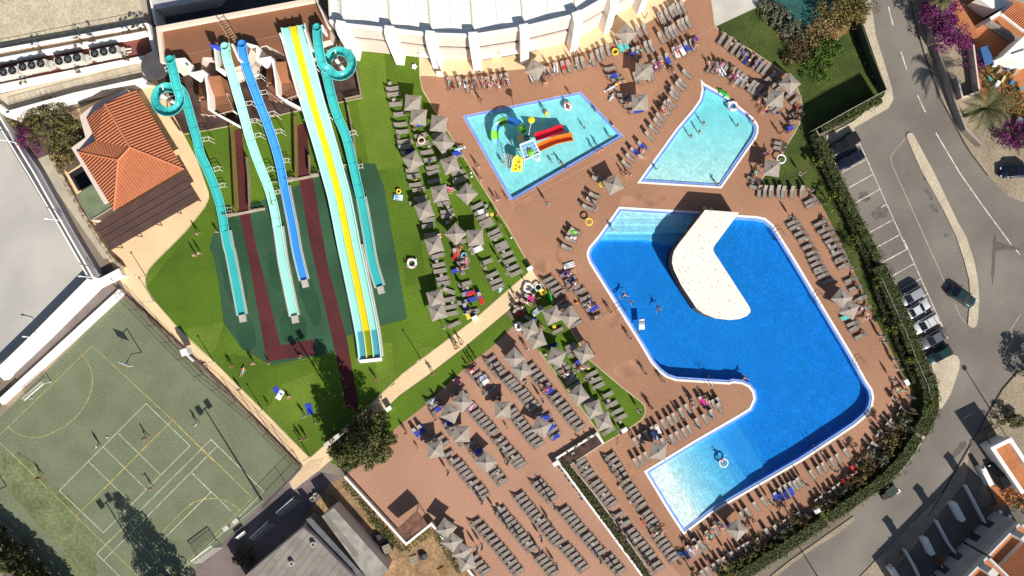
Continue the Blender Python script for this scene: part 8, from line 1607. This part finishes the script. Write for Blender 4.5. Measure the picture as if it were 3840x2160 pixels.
fl_animal('u1',432,668,(.4,1),VG,'green crocodile float on the green strip',1.9,kind='croc'); fl_raft('u1',312,815,(.7,-.6),1.9,.8,VGr,'silver air mattress leaning at the green strip'); fl_raft('u1',630,360,(.9,-.3),1.7,.8,VW,'silver white float left of the big pool corner',m2=VGr)
fl_animal('u1',120,975,(.8,.4),VW,'white flamingo float beside a parasol pair',1.3); fl_animal('r15',562,935,(.8,.6),VG,'bright green turtle float at the kite pool edge',1.8,kind='croc'); fl_animal('r15',660,1070,(.5,.4),VW,'white float with people at the kite pool edge',1.7,m2=VP)
fl_animal('r14',1048,888,(.9,-.5),VGr,'upper silver dolphin float on the deck',1.8,m2=VW,kind='dolphin'); fl_animal('r14',1052,975,(-.5,.9),VGr,'lower silver dolphin float on the deck',1.6,m2=VW,kind='dolphin'); fl_animal('v2',388,298,(.6,-.8),VGr,'grey dolphin float in the shade on the green strip',1.6,m2=VW,kind='dolphin')
fl_ring('p3',1578,312,.5,.75,VW,'large white swan ring at the garden edge',m2=None); fl_raft('p1',255,912,(1,.1),1.4,.9,VL,'pale blue toy boat float on the lawn',m2=VW); fl_ring('p1',255,852,.1,.42,VY,'yellow ring above the pale blue boat on the lawn'); fl_ring('p1',488,345,.4,.62,vinyl('cream', (.72, .55, .42)),'cream doughnut ring on a lawn sunbed',.36); fl_ring('p1',665,1300,.4,.38,VW,'red and white ring by a lawn parasol',.1,VR)
fl_animal('p1',860,425,(-.9,.2),VL,'pale blue orca float above the blue towel',1.6,.4,m2=VW,kind='dolphin'); fl_raft('q4',1042,203,(.9,-.4),1.9,.8,VW,'white boat float with dark seat on the lawn',.38,m2=VW); fl_ring('q4',913,263,.1,.5,VL,'pale blue ring beside the red towel'); fl_raft('q4',1280,602,(.6,-.8),.8,.5,VL,'small blue and white float at the end of a lawn row',m2=VW)
fl_raft('u1',1357,957,(.05,1),1.6,.85,VW,'white air mattress floating in the big pool',-.05); fl_ring('v3',302,898,0,.75,VW,'white ring with a bather in the shallow end',-.05); person('v3',288,885,(-.4,-1),'recline',U_('white'),'bather lying on the white ring in the shallow end',zoff=.0,group='bathers')
fl_raft('w5',158,1185,(1,.1),1.3,.6,VL,'pale blue boat float at the deck bottom edge',m2=VB); fl_ring('r14',1090,522,.1,.55,VY,'yellow ring float in front of the turquoise towels'); fl_ring('p2',1610,1138,.3,.46,VY,'yellow ring hanging by the lone parasol',.3); fl_ring('p1',1193,1086,.5,.30,VY,'small yellow ring at the lawn edge',.4)
fl_ring('n',2207,832,.5,.62,VY,'yellow sun hat shaped ring left of the big pool corner',.3); fl_raft('u1',668,25,(.9,.3),1.3,.4,vinyl('lime', (.20, .62, .06)),'lime green mattress on a deck sunbed',.4); fl_raft('u1',672,85,(.9,.2),.9,.4,VW,'pink and white float below the lime green one',.4,m2=VP)
fl_ring('q4',1060,-2000+2000+0,.1,.1,VW,'x') if False else None
fl_animal('p2',1240,290,(.5,1),VW,'white and pink float carrying people in the kid pool',1.3,-.03,m2=VP); person('p2',1238,278,(-.3,-1),'recline',U_('black'),'person lying on the white float in the kid pool',zoff=.05,group='bathers')
b = MB()
fl_ring('p2',1015,372,0,.36,VY,'yellow ring in the kid pool above the bucket',.02); person('p2',1000,345,(.4,.9),'stand',U_('black'),'adult beside the yellow ring in the kid pool',zoff=-.32,group='bathers')
o = MB().ring((0, 0, .1), .17, .13, 16, 6).build('flower_float', VW, smooth=True, loc=G('r13',950,672)); b = MB()
for k in range(5): a = k*1.2566; b.ball((.3*math.cos(a), .3*math.sin(a), .14), .17, 8, 6)
b.build('petal_ring', VW, o, smooth=True); tag(o, 'white flower shaped float alone on the upper lawn', 'pool float')
fl_ring('u1',475,975,.5,.30,VY,'yellow ball shaped ring on a strip sunbed',.4); fl_ring('v1',1530,0+405,.1,.28,vinyl('dull', (.35, .30, .26)),'dull ring by the twin parasols',.05)
fl_animal('u1',365,630,(1,.2),VY,'yellow duck float at the junction heap',1.0)
def bag(z, x, y, c, label, h=.0):
 p = G(z, x, y, h); b = MB().ball((0, 0, .17), .24, 8, 6, 0, 1.2, .8, .75); o = b.build('beach_bag', mat('bag_' + c, CC[c], .9), smooth=True, loc=(p.x, p.y, h + .01)); MB().tube([(-.2, 0, .3), (-.1, 0, .5), (.1, 0, .5), (.2, 0, .3)], .02, 5).build('strap', mat('bag_' + c, CC[c], .9), o); tag(o, label, 'bag', 'beach bags')
for i, a in enumerate([('u1',290,905,'blue','blue bag by the upper strip parasol'),('u1',262,905,'white','white bag by the upper strip parasol'),('q4',605,295,'blue','blue bag in the western lawn column'),('q4',865,290,'grey','grey bag near the blue ring'),('v2',118,75,'white','white cool bag at the strip edge'),('w3',652,975,'pink','pink bag beside the first wall parasol'),('u1',820,1395,'yellow','yellow bag on the right of the strip'),('r14',1145,835,'pink','pink bag near the dolphin floats'),('r14',1100,850,'yellow','yellow bag near the dolphin floats'),('r15',1010,1130,'navy','navy bag by the walkway of the kite pool'),('r15',1115,1140,'navy','navy bag below the kite pool parasol'),('v2',1710,600,'black','black bag on the peninsula'),('u1',1000-365,450,'black','black bag beside the purple towel'),('q4',1555,380,'black','dark bag at the path start'),('v1',680,640,'grey','grey bag left of the parasol shade'),('v1',1270,590,'grey','grey bag above the square parasol'),('v1',1370,680,'yellow','straw bag right of the square parasol'),('w4',925,890,'grey','grey bag at the pool corner row'),('u1',700,740-0,'orange','orange bag between two rows left of the pool')]): bag(*a)
for i, (z, x, y, rot, lab) in enumerate([('r13',1205,745,0,'white litter bin on the beige apron'),('q4',1575,395,-30,'white bin where the path meets the deck'),('q4',1022,890,-30,'white bin beside the path lower on the lawn'),('v1',158,675,-35,'white bin beside the path near the tree'),('w3',1835,312,-30,'white box at the planter corner'),('w5',1768,672,-28,'white locker between shrubs and sunbeds'),('v4',955,250,60,'white box in the hedge at the right corner'),('v2',915,835,-30,'white box at the strip lower edge')]):
 c = G(z, x, y, .5); b = MB().box((0, 0, .45), (.85, .55, .9)).box((0, 0, .93), (.9, .6, .06)); o = b.build('litter_bin', M_white, loc=(c.x, c.y, .012)); o.rotation_euler = (0, 0, R(-rot)); MB().box((0, -.285, .7), (.4, .02, .15)).build('flap', M_blk, o); tag(o, lab, 'bin', 'white bins and boxes')
for i, (z, x, y, h_) in enumerate([('q2',1375+95,465+8,3.0),('q2',1552,728,3.0),('u4',435,203,3.2),('u4',928,688,3.2),('u4',1400,1155,3.2),('q4',478,1300,3.6),('p1',1000,735,2.0+1.0),('q4',1388,98,3.0),('r13',1222,735,4.4),('r14',690,545,3.2),('r14',1390,185,3.0),('p1',985,675,.8)]):
 c = G(z, x, y); t = empty('lamp_post', (c.x, c.y, 0), 0, 'x', 'lamp post', 'slim lamp posts'); MB().tube([(0, 0, 0), (0, 0, h_)], [.07, .045], 7).build('post', M_rail if i < 6 else M_pole, t); MB().lathe((0, 0, h_), [(.0, -.02), (.15, 0), (.15, .06), (0, .16)], 10).build('lamp_head', VW if i >= 6 else M_rail, t)
 t['label'] = ['slim post by the upper court corner walk', 'slim post at the walk bend left of the lawn', 'slim post on the lawn by the bench', 'slim post by the court fence below the towels', 'slim post at the lawn southern tip', 'slim post beside the beige path below the triple slide', 'slim post near the kid pool walk on the lawn', 'slim post at the lawn edge near the path junction', 'slim post on the beige apron by the white bin', 'slim post in the row under the building', 'slim post at the top deck apron', 'short bollard on the lawn edge by the walk'][i]
def floodlight(c, h_, face, label, n=2):
 t = empty('floodlight_mast', (c.x, c.y, 0), adir(*face), label, 'floodlight', 'court floodlights'); MB().tube([(0, 0, 0), (0, 0, h_)], [.16, .09], 8).build('mast', M_rail, t); MB().beam((0, -.9, h_), (0, .9, h_), .1, .1).build('crossbar', M_rail, t)
 for s in (-.8, .8): MB().box((.25, s, h_ + .05), (.55, .8, .7)).build('floodlight', M_ac, t)
floodlight(W(983,1877), 11.6, (-.6,-.8), 'tall twin floodlight mast beside the lower court fence, right')
floodlight(W(620,2240), 12.0, (-.6,-.8), 'tall twin floodlight mast off the lower court edge, left')
floodlight(G('q4',2300,3000) if False else W(1318,1598), 11.0, (-.6,-.8), 'tall twin floodlight mast behind the big conifer')
for i, (z, x, y, h_, lab) in enumerate([('v4',1812,530,5.2,'street lamp at the road bend by the right edge'),('w5',1810,1500,5.4,'street lamp at the bottom edge of the road')]):
 c = G(z, x, y); t = empty('street_lamp', (c.x, c.y, 0), 0, lab, 'street lamp', 'street lamps'); MB().tube([(0, 0, 0), (0, 0, h_)], [.10, .06], 8).build('post', M_pole, t); MB().lathe((0, 0, h_), [(.1, -.05), (.34, .05), (.34, .2), (.12, .42), (0, .44)], 12).build('lamp_head', M_blk, t)
# ---- court furniture
hp = G('u3',1425,55); t = empty('basketball_hoop', hp, 0, 'basketball hoop with white backboard at the top corner of the court', 'basketball hoop'); dv = (G('u3',1300,125,3) - hp); dv.z = 0; dv.normalize(); sv = Vector((-dv.y, dv.x, 0))
MB().tube([(0, 0, 0), (0, 0, 3.0), tuple(dv*1.5 + Vector((0, 0, 3.4)))], .08, 7).build('post', M_pole, t); c = dv*1.55; MB().beam(tuple(c - sv*.9 + Vector((0, 0, 3.45))), tuple(c + sv*.9 + Vector((0, 0, 3.45))), .06, 1.05).build('backboard', M_white, t); c = dv*1.95; MB().ring((c.x, c.y, 3.05), .23, .02, 18, 6).build('rim', mat('orange_steel', (.6, .15, .03), .5), t)
hp = G('w1',65,545); t = empty('basketball_hoop', hp, 0, 'basketball hoop cut by the left edge of the photo', 'basketball hoop'); MB().tube([(0, 0, 0), (0, 0, 3.0), (-1.2, -.4, 3.4)], .08, 7).build('post', M_pole, t); MB().beam((-1.6, -.9, 3.45), (-1.0, .3, 3.45), .06, 1.05).build('backboard', M_white, t)
M_net = bpy.data.materials.new('goal_net'); M_net.use_nodes = True; MATS['goal_net'] = M_net; nt = M_net.node_tree; bs = nt.nodes['Principled BSDF']; bs.inputs['Base Color'].default_value = (.55, .53, .48, 1); bs.inputs['Alpha'].default_value = .28
def goal(A, B, back, h_, label, low=False, m2=None):
 o = A; t = empty('goal', (o.x, o.y, 0), 0, label, 'goal', 'small football goals'); a, b_ = Vector((0, 0, 0)), B - A; a.z = b_.z = 0; k = Vector((back.x, back.y, 0)); H_ = Vector((0, 0, h_)); f = MB()
 f.tube([a, a + H_, b_ + H_, b_], .07, 6).build('frame', M_white, t); r = MB(); r.tube([a, a + k, b_ + k, b_], .03, 5).tube([a + H_, a + H_ + k*.45, a + k], .03, 5).tube([b_ + H_, b_ + H_ + k*.45, b_ + k], .03, 5).tube([a + H_ + k*.45, b_ + H_ + k*.45], .03, 5).build('net_frame', M_rail, t)
 s = MB(); n_ = 9
 for i in range(0, n_, 2): p, q = a.lerp(b_, i/n_) + H_, a.lerp(b_, (i+1)/n_) + H_; s.tube([p, q], .053, 6)
 s.build('stripes', m2 or M_white, t)
 MB().add([a + H_ + k*.45, b_ + H_ + k*.45, b_ + k, a + k, a + H_, b_ + H_], [(0, 1, 2, 3), (4, 5, 1, 0)]).build('net', M_net, t); return t
A, B = G('u3',520,355), G('u3',330,520); bk = (G('u3',430,310) - A) * .75; goal(A, B, bk, 1.9, 'football goal at the upper left end of the court', m2=M_pole)
A, B = G('w2',300,1100), G('w2',100,1250); goal(A, B, Vector((.9, -.9, 0)), 1.9, 'football goal at the lower end of the court', m2=M_pole)
A, B = G('w2',920,795), G('w2',1085,650); goal(A, B, Vector((.9, -.55, 0)), 1.0, 'small white goal stored in the shaded yard, upper one'); A, B = G('w2',660,1045), G('w2',820,895); goal(A, B, Vector((.9, -.55, 0)), 1.0, 'small white goal stored in the shaded yard, lower one')
def netfence(pts, h_, label):
 o = pts[0]; q = [Vector((p.x - o.x, p.y - o.y, 0)) for p in pts]; t = empty('court_fence', (o.x, o.y, 0), 0, label, 'fence', 'court fences'); b = MB()
 for zz in (h_, h_*.5, .1): b.tube([(p.x, p.y, zz) for p in q], .03, 4)
 b.build('rails', M_pole, t); n_ = MB()
 for a, c in zip(q[:-1], q[1:]):
  k = max(1, int((c - a).length / 3.2))
  for i in range(k): p = a.lerp(c, i/k); MB().tube([(p.x, p.y, 0), (p.x, p.y, h_)], .045, 5).build('post', M_pole, t)
  n_.add([(a.x, a.y, .1), (c.x, c.y, .1), (c.x, c.y, h_), (a.x, a.y, h_)], [(0, 1, 2, 3)])
 mm = MATS.get('chain_link')
 if not mm:
  mm = bpy.data.materials.new('chain_link'); mm.use_nodes = True; MATS['chain_link'] = mm; bb = mm.node_tree.nodes['Principled BSDF']; bb.inputs['Base Color'].default_value = (.05, .05, .045, 1); bb.inputs['Alpha'].default_value = .12
 n_.build('mesh', mm, t); return t
netfence([G('q2',1250,640), G('u4',0,0), G('u4',330,330), G('u4',830,740), G('u4',1330,1255)], 3.2, 'tall mesh fence between the court and the beige walk')
netfence([G('u4',1330,1255), G('w2',1000,520), G('w2',770,760)], 2.2, 'mesh fence along the lower court edge by the yard')
o = MB().strip([G('q2',1255,655), G('u4',60,0), G('u4',520,440), G('u4',830,770), G('u4',1310,1265)], .3, 0, .35).build('court_kerb', mat('brown_kerb', (.17, .115, .08), .9, .2, 1)); tag(o, 'long brown kerb along the right edge of the court', 'kerb')
def bench(c, rz, label, grp='benches', m=None):
 t = empty('bench', (c.x, c.y, .01), rz, label, 'bench', grp); m = m or M_white
 MB().box((0, 0, .44), (1.6, .42, .05)).build('seat', m, t); MB().box((0, .26, .72), (1.6, .05, .4)).build('backrest', m, t)
 for s in (-.65, .65): MB().box((s, 0, .21), (.08, .4, .42)).build('leg', M_pole, t)
bench(G('u4',1755,1045), R(38), 'white bench half under the conifer by the path'); bench(G('u4',205,160), R(-45), 'white bench outside the court fence, upper'); bench(G('w2',560,1030), R(38), 'white bench in the shaded yard below the court')
o = MB().box((0, 0, .8), (.9, .9, 1.6)).box((0, 0, 1.65), (1.0, 1.0, .1)).build('white_cabinet', M_white, loc=G('u4',185,100,1)); o.rotation_euler = (0, 0, R(20)); tag(o, 'small white cabinet beside the court fence', 'cabinet')
for i, (x, y) in enumerate(((1305,630),(1270,668))): o = MB().lathe((0, 0, 0), [(.36, 0), (.38, .5), (.34, .5), (.30, .15), (0, .15)], 16).build('concrete_pot', M_conc2, loc=G('w2', x, y)); tag(o, ['upper of two round concrete pots in the yard', 'lower of two round concrete pots in the yard'][i], 'pot', 'round concrete pots')
for i, (z, x, y, rz, m, lab) in enumerate([('w3',410,1285,.3,M_wood2,'grey slatted pallet in the shaded dirt yard'),('w3',695,1405,.5,M_wood,'pale wooden pallet on the orange dirt'),('w3',150,1150,.4,M_wood2,'slatted pallet on a pile by the grey roof')]):
 c = G(z, x, y); b = MB()
 for k in range(6): b.box((-.5 + k*.2, 0, .16), (.14, 1.3, .04))
 for k in (-.5, 0, .5): b.box((0, k, .07), (1.15, .1, .12))
 o = b.build('pallet', m, loc=(c.x, c.y, .01 if i < 2 else 1.0)); o.rotation_euler = (0, 0, rz); tag(o, lab, 'pallet', 'wooden pallets')
for i, (z, x, y, r_, h_, m, lab) in enumerate([('w3',140,1160,.95,.95,'tarp_dark','round heap under dark sheeting by the grey roof'),('w3',45,1050,.7,.7,'tarp_dark','smaller dark heap above the round one'),('w3',500,1240,.7,.6,'tarp_dark','dark sheeted heap in the dirt yard')]):
 c = G(z, x, y); b = MB().ball((0, 0, 0), r_, 14, 8, 0, 1, 1, h_/r_); rr = random.Random(i)
 b.v = [(a*(1 + rr.uniform(-.15, .15)), b2*(1 + rr.uniform(-.15, .15)), max(0, c2*(1 + rr.uniform(-.2, .2)))) for a, b2, c2 in b.v]; o = b.build('covered_heap', mat('tarp_dark', (.05, .045, .05), .6, .6, 3), loc=(c.x, c.y, .01)); tag(o, lab, 'heap', 'covered heaps')
c = G('v4',810,1345,1); t = empty('waste_container', (c.x, c.y, 0), R(38), 'dark green waste container with pale lid end at the roadside', 'container'); MB().box((0, 0, .65), (1.6, 1.2, 1.1)).build('body', mat('dark_green_plastic2', (.012, .03, .018), .5), t); MB().box((0, 0, 1.25), (1.7, 1.3, .1)).build('lid', mat('dark_green_plastic2', (.012, .03, .018), .5), t); MB().box((.75, -.7, .5), (.7, .5, 1.0)).build('side_box', M_white, t)
c = G('v4',745,1390,.5); o = MB().box((0, 0, .4), (1.0, .8, .8)).box((.1, -.5, .25), (.7, .3, .5)).build('roadside_box', mat('black_crate', (.03, .025, .025), .7)); o.location = (c.x, c.y, .01); o.rotation_euler = (0, 0, R(30)); tag(o, 'low dark crate left of the waste container', 'crate')
for i, (z, x, y, rz) in enumerate([('w6',1075,455,.6),('w6',1130,480,1.2),('w6',895,655,.6),('w6',960,680,1.0),('w6',750,765,.4)]):
 c = G(z, x, y, .4); t = empty('garden_chair', (c.x, c.y, .12), rz, f'white garden chair in the shaded yards, {ORD[[3,4,1,2,0][i]]} from the left', 'chair', 'garden chairs'); MB().box((0, 0, .42), (.55, .55, .04)).build('seat', M_white, t); MB().box((-.26, 0, .72), (.05, .55, .55)).build('backrest', M_white, t)
 for sx in (-.24, .24):
  for sy in (-.24, .24): MB().box((sx, sy, .2), (.05, .05, .4)).build('leg', M_white, t)
rr = random.Random(21)
for i, (x, y) in enumerate([(1845,655),(1920,640),(1985,690),(1890,720),(1800,800),(1870,850),(1930,800),(2020,830),(2060,720),(2110,900)]):
 c = G('r16', x, y, .5); m = [M_white, M_cream, mat('clutter_blue', (.08, .18, .35), .6), M_wood2, mat('clutter_teal', (.10, .30, .30), .6)][i % 5]; b = MB().box((0, 0, .3), (rr.uniform(.4, 1.2), rr.uniform(.3, .7), .6)).box((.1, .05, .66), (rr.uniform(.3, .8), .3, .12)); o = b.build('stored_box', m, loc=(c.x, c.y, .14)); o.rotation_euler = (0, 0, rr.uniform(0, 3)); tag(o, 'x', 'box', 'boxes piled in the upper right yard')
oo = sorted([o for o in bpy.data.objects if o.get('group') == 'boxes piled in the upper right yard'], key=lambda o: -o.location.y)
for i, o in enumerate(oo): o['label'] = f'stored box in the cluttered upper right yard, {ORD[i]} from the top'
for i, (x, y, r_) in enumerate([(2100,1215,.5),(2115,1250,.35),(2130,1290,.75),(2140,1350,.5)]):
 c = G('r16', x, y, .7); o = MB().lathe((0, 0, 0), [(.1, 0), (.08, .6), (r_, .66), (r_, .72), (0, .72)], 18).build('round_table', M_white if i < 2 else mat('pale_table', (.45, .50, .48), .5), loc=(c.x, c.y, .13)); tag(o, f'round garden table by the lower bougainvillea, {ORD[i]} from the top', 'table', 'round garden tables')
# ---- cars
M_tyre = mat('tyre_rubber', (.015, .015, .015), .8); M_rim = mat('alloy_rim', (.45, .45, .46), .35, metal=.8); M_cglass = mat('car_glass', (.012, .015, .018), .05, spec=.8); M_hl = mat('headlamp_glass', (.65, .66, .66), .1); M_tl = mat('tail_lamp', (.35, .01, .01), .2)
def car(c, d, paint, L_, w, label, body='saloon', z0=0.0, rack=False):
 t = empty('car', (c.x, c.y, z0), adir(*d), label, 'car', 'cars'); pm = paint
 h = L_/2; hood = .80; st = [(-h, w*.40, .38, .62), (-h + .10, w*.46, .28, .80), (-h + .55, w*.495, .22, .92), (-.9, w*.5, .2, .94), (.5, w*.5, .2, .92), (h - 1.0, w*.495, .2, .86), (h - .35, w*.47, .22, .76), (h - .08, w*.42, .30, .62), (h, w*.36, .38, .52)]
 if body == 'pickup': st = [(-h, w*.47, .40, .98), (-h + .1, w*.49, .32, 1.02)] + st[3:]
 vs = []
 for x, hw, zl, zt in st:
  zm = (zl + zt)*.55; vs += [(x, -hw*.92, zl), (x, -hw, zl + .12), (x, -hw, zm), (x, -hw*.94, zt - .04), (x, -hw*.84, zt), (x, 0, zt + .03), (x, hw*.84, zt), (x, hw*.94, zt - .04), (x, hw, zm), (x, hw, zl + .12), (x, hw*.92, zl)]
 n = 11; fs = [tuple(range(n))[::-1], tuple((len(st)-1)*n + k for k in range(n))]
 for i in range(len(st) - 1):
  for k in range(n): fs.append((i*n + k, i*n + (k+1) % n, (i+1)*n + (k+1) % n, (i+1)*n + k))
 MB().add(vs, fs).build('body', pm, t, smooth=True)
 x0, x1, x2, x3 = {'saloon': (-h + .62, -h + 1.15, .15, .92), 'hatch': (-h + .18, -h + .62, .25, 1.05), 'estate': (-h + .15, -h + .45, .2, .98), 'pickup': (-.35, -.2, .62, 1.2)}[body]
 zb, zr_ = .92, 1.42; wb, wr = w*.44, w*.36
 g = MB(); lo = [(x0, -wb*.94, zb), (x3, -wb*.94, zb), (x3, wb*.94, zb), (x0, wb*.94, zb)]; hi = [(x1, -wr, zr_), (x2, -wr, zr_), (x2, wr, zr_), (x1, wr, zr_)]
 for nm, q in (('windscreen', (1, 2, 6, 5)), ('rear_window', (3, 0, 4, 7)), ('side_window', (0, 1, 5, 4)), ('side_window', (2, 3, 7, 6))): A_ = lo + hi; MB().add([A_[k] for k in q], [(0, 1, 2, 3)]).build(nm, M_cglass, t)
 r = MB(); rv = [(x1 - .03, -wr - .02, zr_), (x2 + .03, -wr - .02, zr_), (x2 + .03, wr + .02, zr_), (x1 - .03, wr + .02, zr_)]
 r.prism([Vector(p) for p in rv], zr_ - .02, zr_ + .03).prism([Vector((p[0]*.9 + (x1+x2)*.05, p[1]*.8, 0)) for p in rv], zr_ + .031, zr_ + .05);
 for a, b2 in ((0, 4), (1, 5), (2, 6), (3, 7)): p, q = (lo + hi)[a], (lo + hi)[b2]; r.beam(p, q, .07, .05)
 r.build('roof', pm, t)
 if rack:
  k = MB()
  for xx in (x1 + .5, x2 - .4): k.beam((xx, -wr, zr_ + .1), (xx, wr, zr_ + .1), .05, .04)
  k.build('roof_rack', M_pole, t)
 for sx in (-h + .78, h - .82):
  for s in (-1, 1):
   wh = MB(); M = Matrix.Translation((sx, s*(w/2 - .12), .31)) @ Matrix.Rotation(R(90), 4, 'X'); b = MB().lathe((0, 0, 0), [(.2, -.1), (.31, -.1), (.31, .1), (.2, .1)], 18); b.v = [tuple(M @ Vector(p)) for p in b.v]; ty = b.build('wheel', M_tyre, t)
   b = MB().lathe((0, 0, 0), [(0, -.08), (.2, -.09), (.2, .09), (0, .08)], 14); b.v = [tuple(M @ Vector(p)) for p in b.v]; b.build('rim', M_rim, ty)
 for s in (-1, 1):
  MB().box((h - .12, s*w*.34, .62), (.14, .32, .13)).build('headlight', M_hl, t); MB().box((-h + .06, s*w*.36, .72), (.10, .24, .15)).build('tail_light', M_tl, t); MB().box((x3 - .25, s*(w/2 + .07), .98), (.12, .18, .12)).build('wing_mirror', pm, t)
 if body == 'pickup': MB().prism([Vector((-h + .12, -w*.42, 0)), Vector((-.5, -w*.42, 0)), Vector((-.5, w*.42, 0)), Vector((-h + .12, w*.42, 0))], 1.0, 1.045).build('load_cover', M_blk, t)
 return t
def paint_(n, c, r=.25): return mat('car_paint_' + n, c, r, spec=.6, metal=.35)
D_ = (-.86,.5)
car(G('q1',1020,568,.9), D_, paint_('silver', (.42, .42, .44)), 4.3, 1.72, 'silver hatchback, topmost of the lower parked row', 'hatch')
car(G('q1',1082,695,.9), (.86,-.5), paint_('white', (.75, .75, .73)), 4.0, 1.68, 'white saloon, second in the parked row', 'saloon')
car(G('q1',1158,845,.9), D_, paint_('white', (.75, .75, .73)), 4.4, 1.75, 'white estate with roof rack, third in the parked row', 'estate', rack=True)
car(G('q1',1238,995,.9), D_, paint_('grey', (.16, .165, .175)), 4.4, 1.75, 'grey saloon, fourth in the parked row', 'saloon')
car(G('q1',1300,1155,.9), D_, paint_('green', (.02, .05, .05)), 4.1, 1.7, 'dark green hatchback, lowest in the parked row', 'hatch')
car(G('q1',1535,570,.9), (.84,.52), paint_('green', (.02, .05, .05)), 4.4, 1.75, 'dark green saloon driving in the car park lane by the island', 'saloon')
car(G('p4',335,270,.9), D_, paint_('black', (.015, .016, .02)), 4.9, 1.85, 'black pickup in the topmost parking bay', 'pickup')
car(G('p4',400,425,.9), D_, paint_('navy', (.012, .016, .04)), 4.5, 1.78, 'dark navy estate beside the black pickup', 'estate', rack=True)
car(G('p4',2060,545,.9), (-1,.05), paint_('navy', (.012, .016, .04)), 4.4, 1.75, 'dark navy hatchback at the right edge under the palm', 'hatch', z0=.13)
car(G('w6',1078,250,.9), (-.5,-.86), paint_('black', (.015, .016, .02)), 4.3, 1.75, 'dark car parked in the shaded yard of the terraced houses', 'hatch', z0=.11)
b = MB()
gtx = empty('chain_gate', G('v2',870,960), 0, 'thin leaning post and chain on the deck below the strip', 'post'); org = Vector(gtx.location)
MB().tube([G('v2',820,890) - org, G('v2',850,950,1.4) - org], .03, 5).tube([G('v2',845,995) - org, G('v2',905,960,1.0) - org], .03, 5).build('post', M_rail, gtx)
c = G('r12',60,660,5.6); o = MB().lathe((0, 0, 0), [(2.0, 0), (2.0, .25), (0, .32)], 28).build('round_tank_cover', mat('slate_cover', (.075, .07, .075), .8, .15, .5), loc=(c.x, c.y, 5.45)); tag(o, 'dark round cover overlapping the flat building beside the left slide', 'cover')
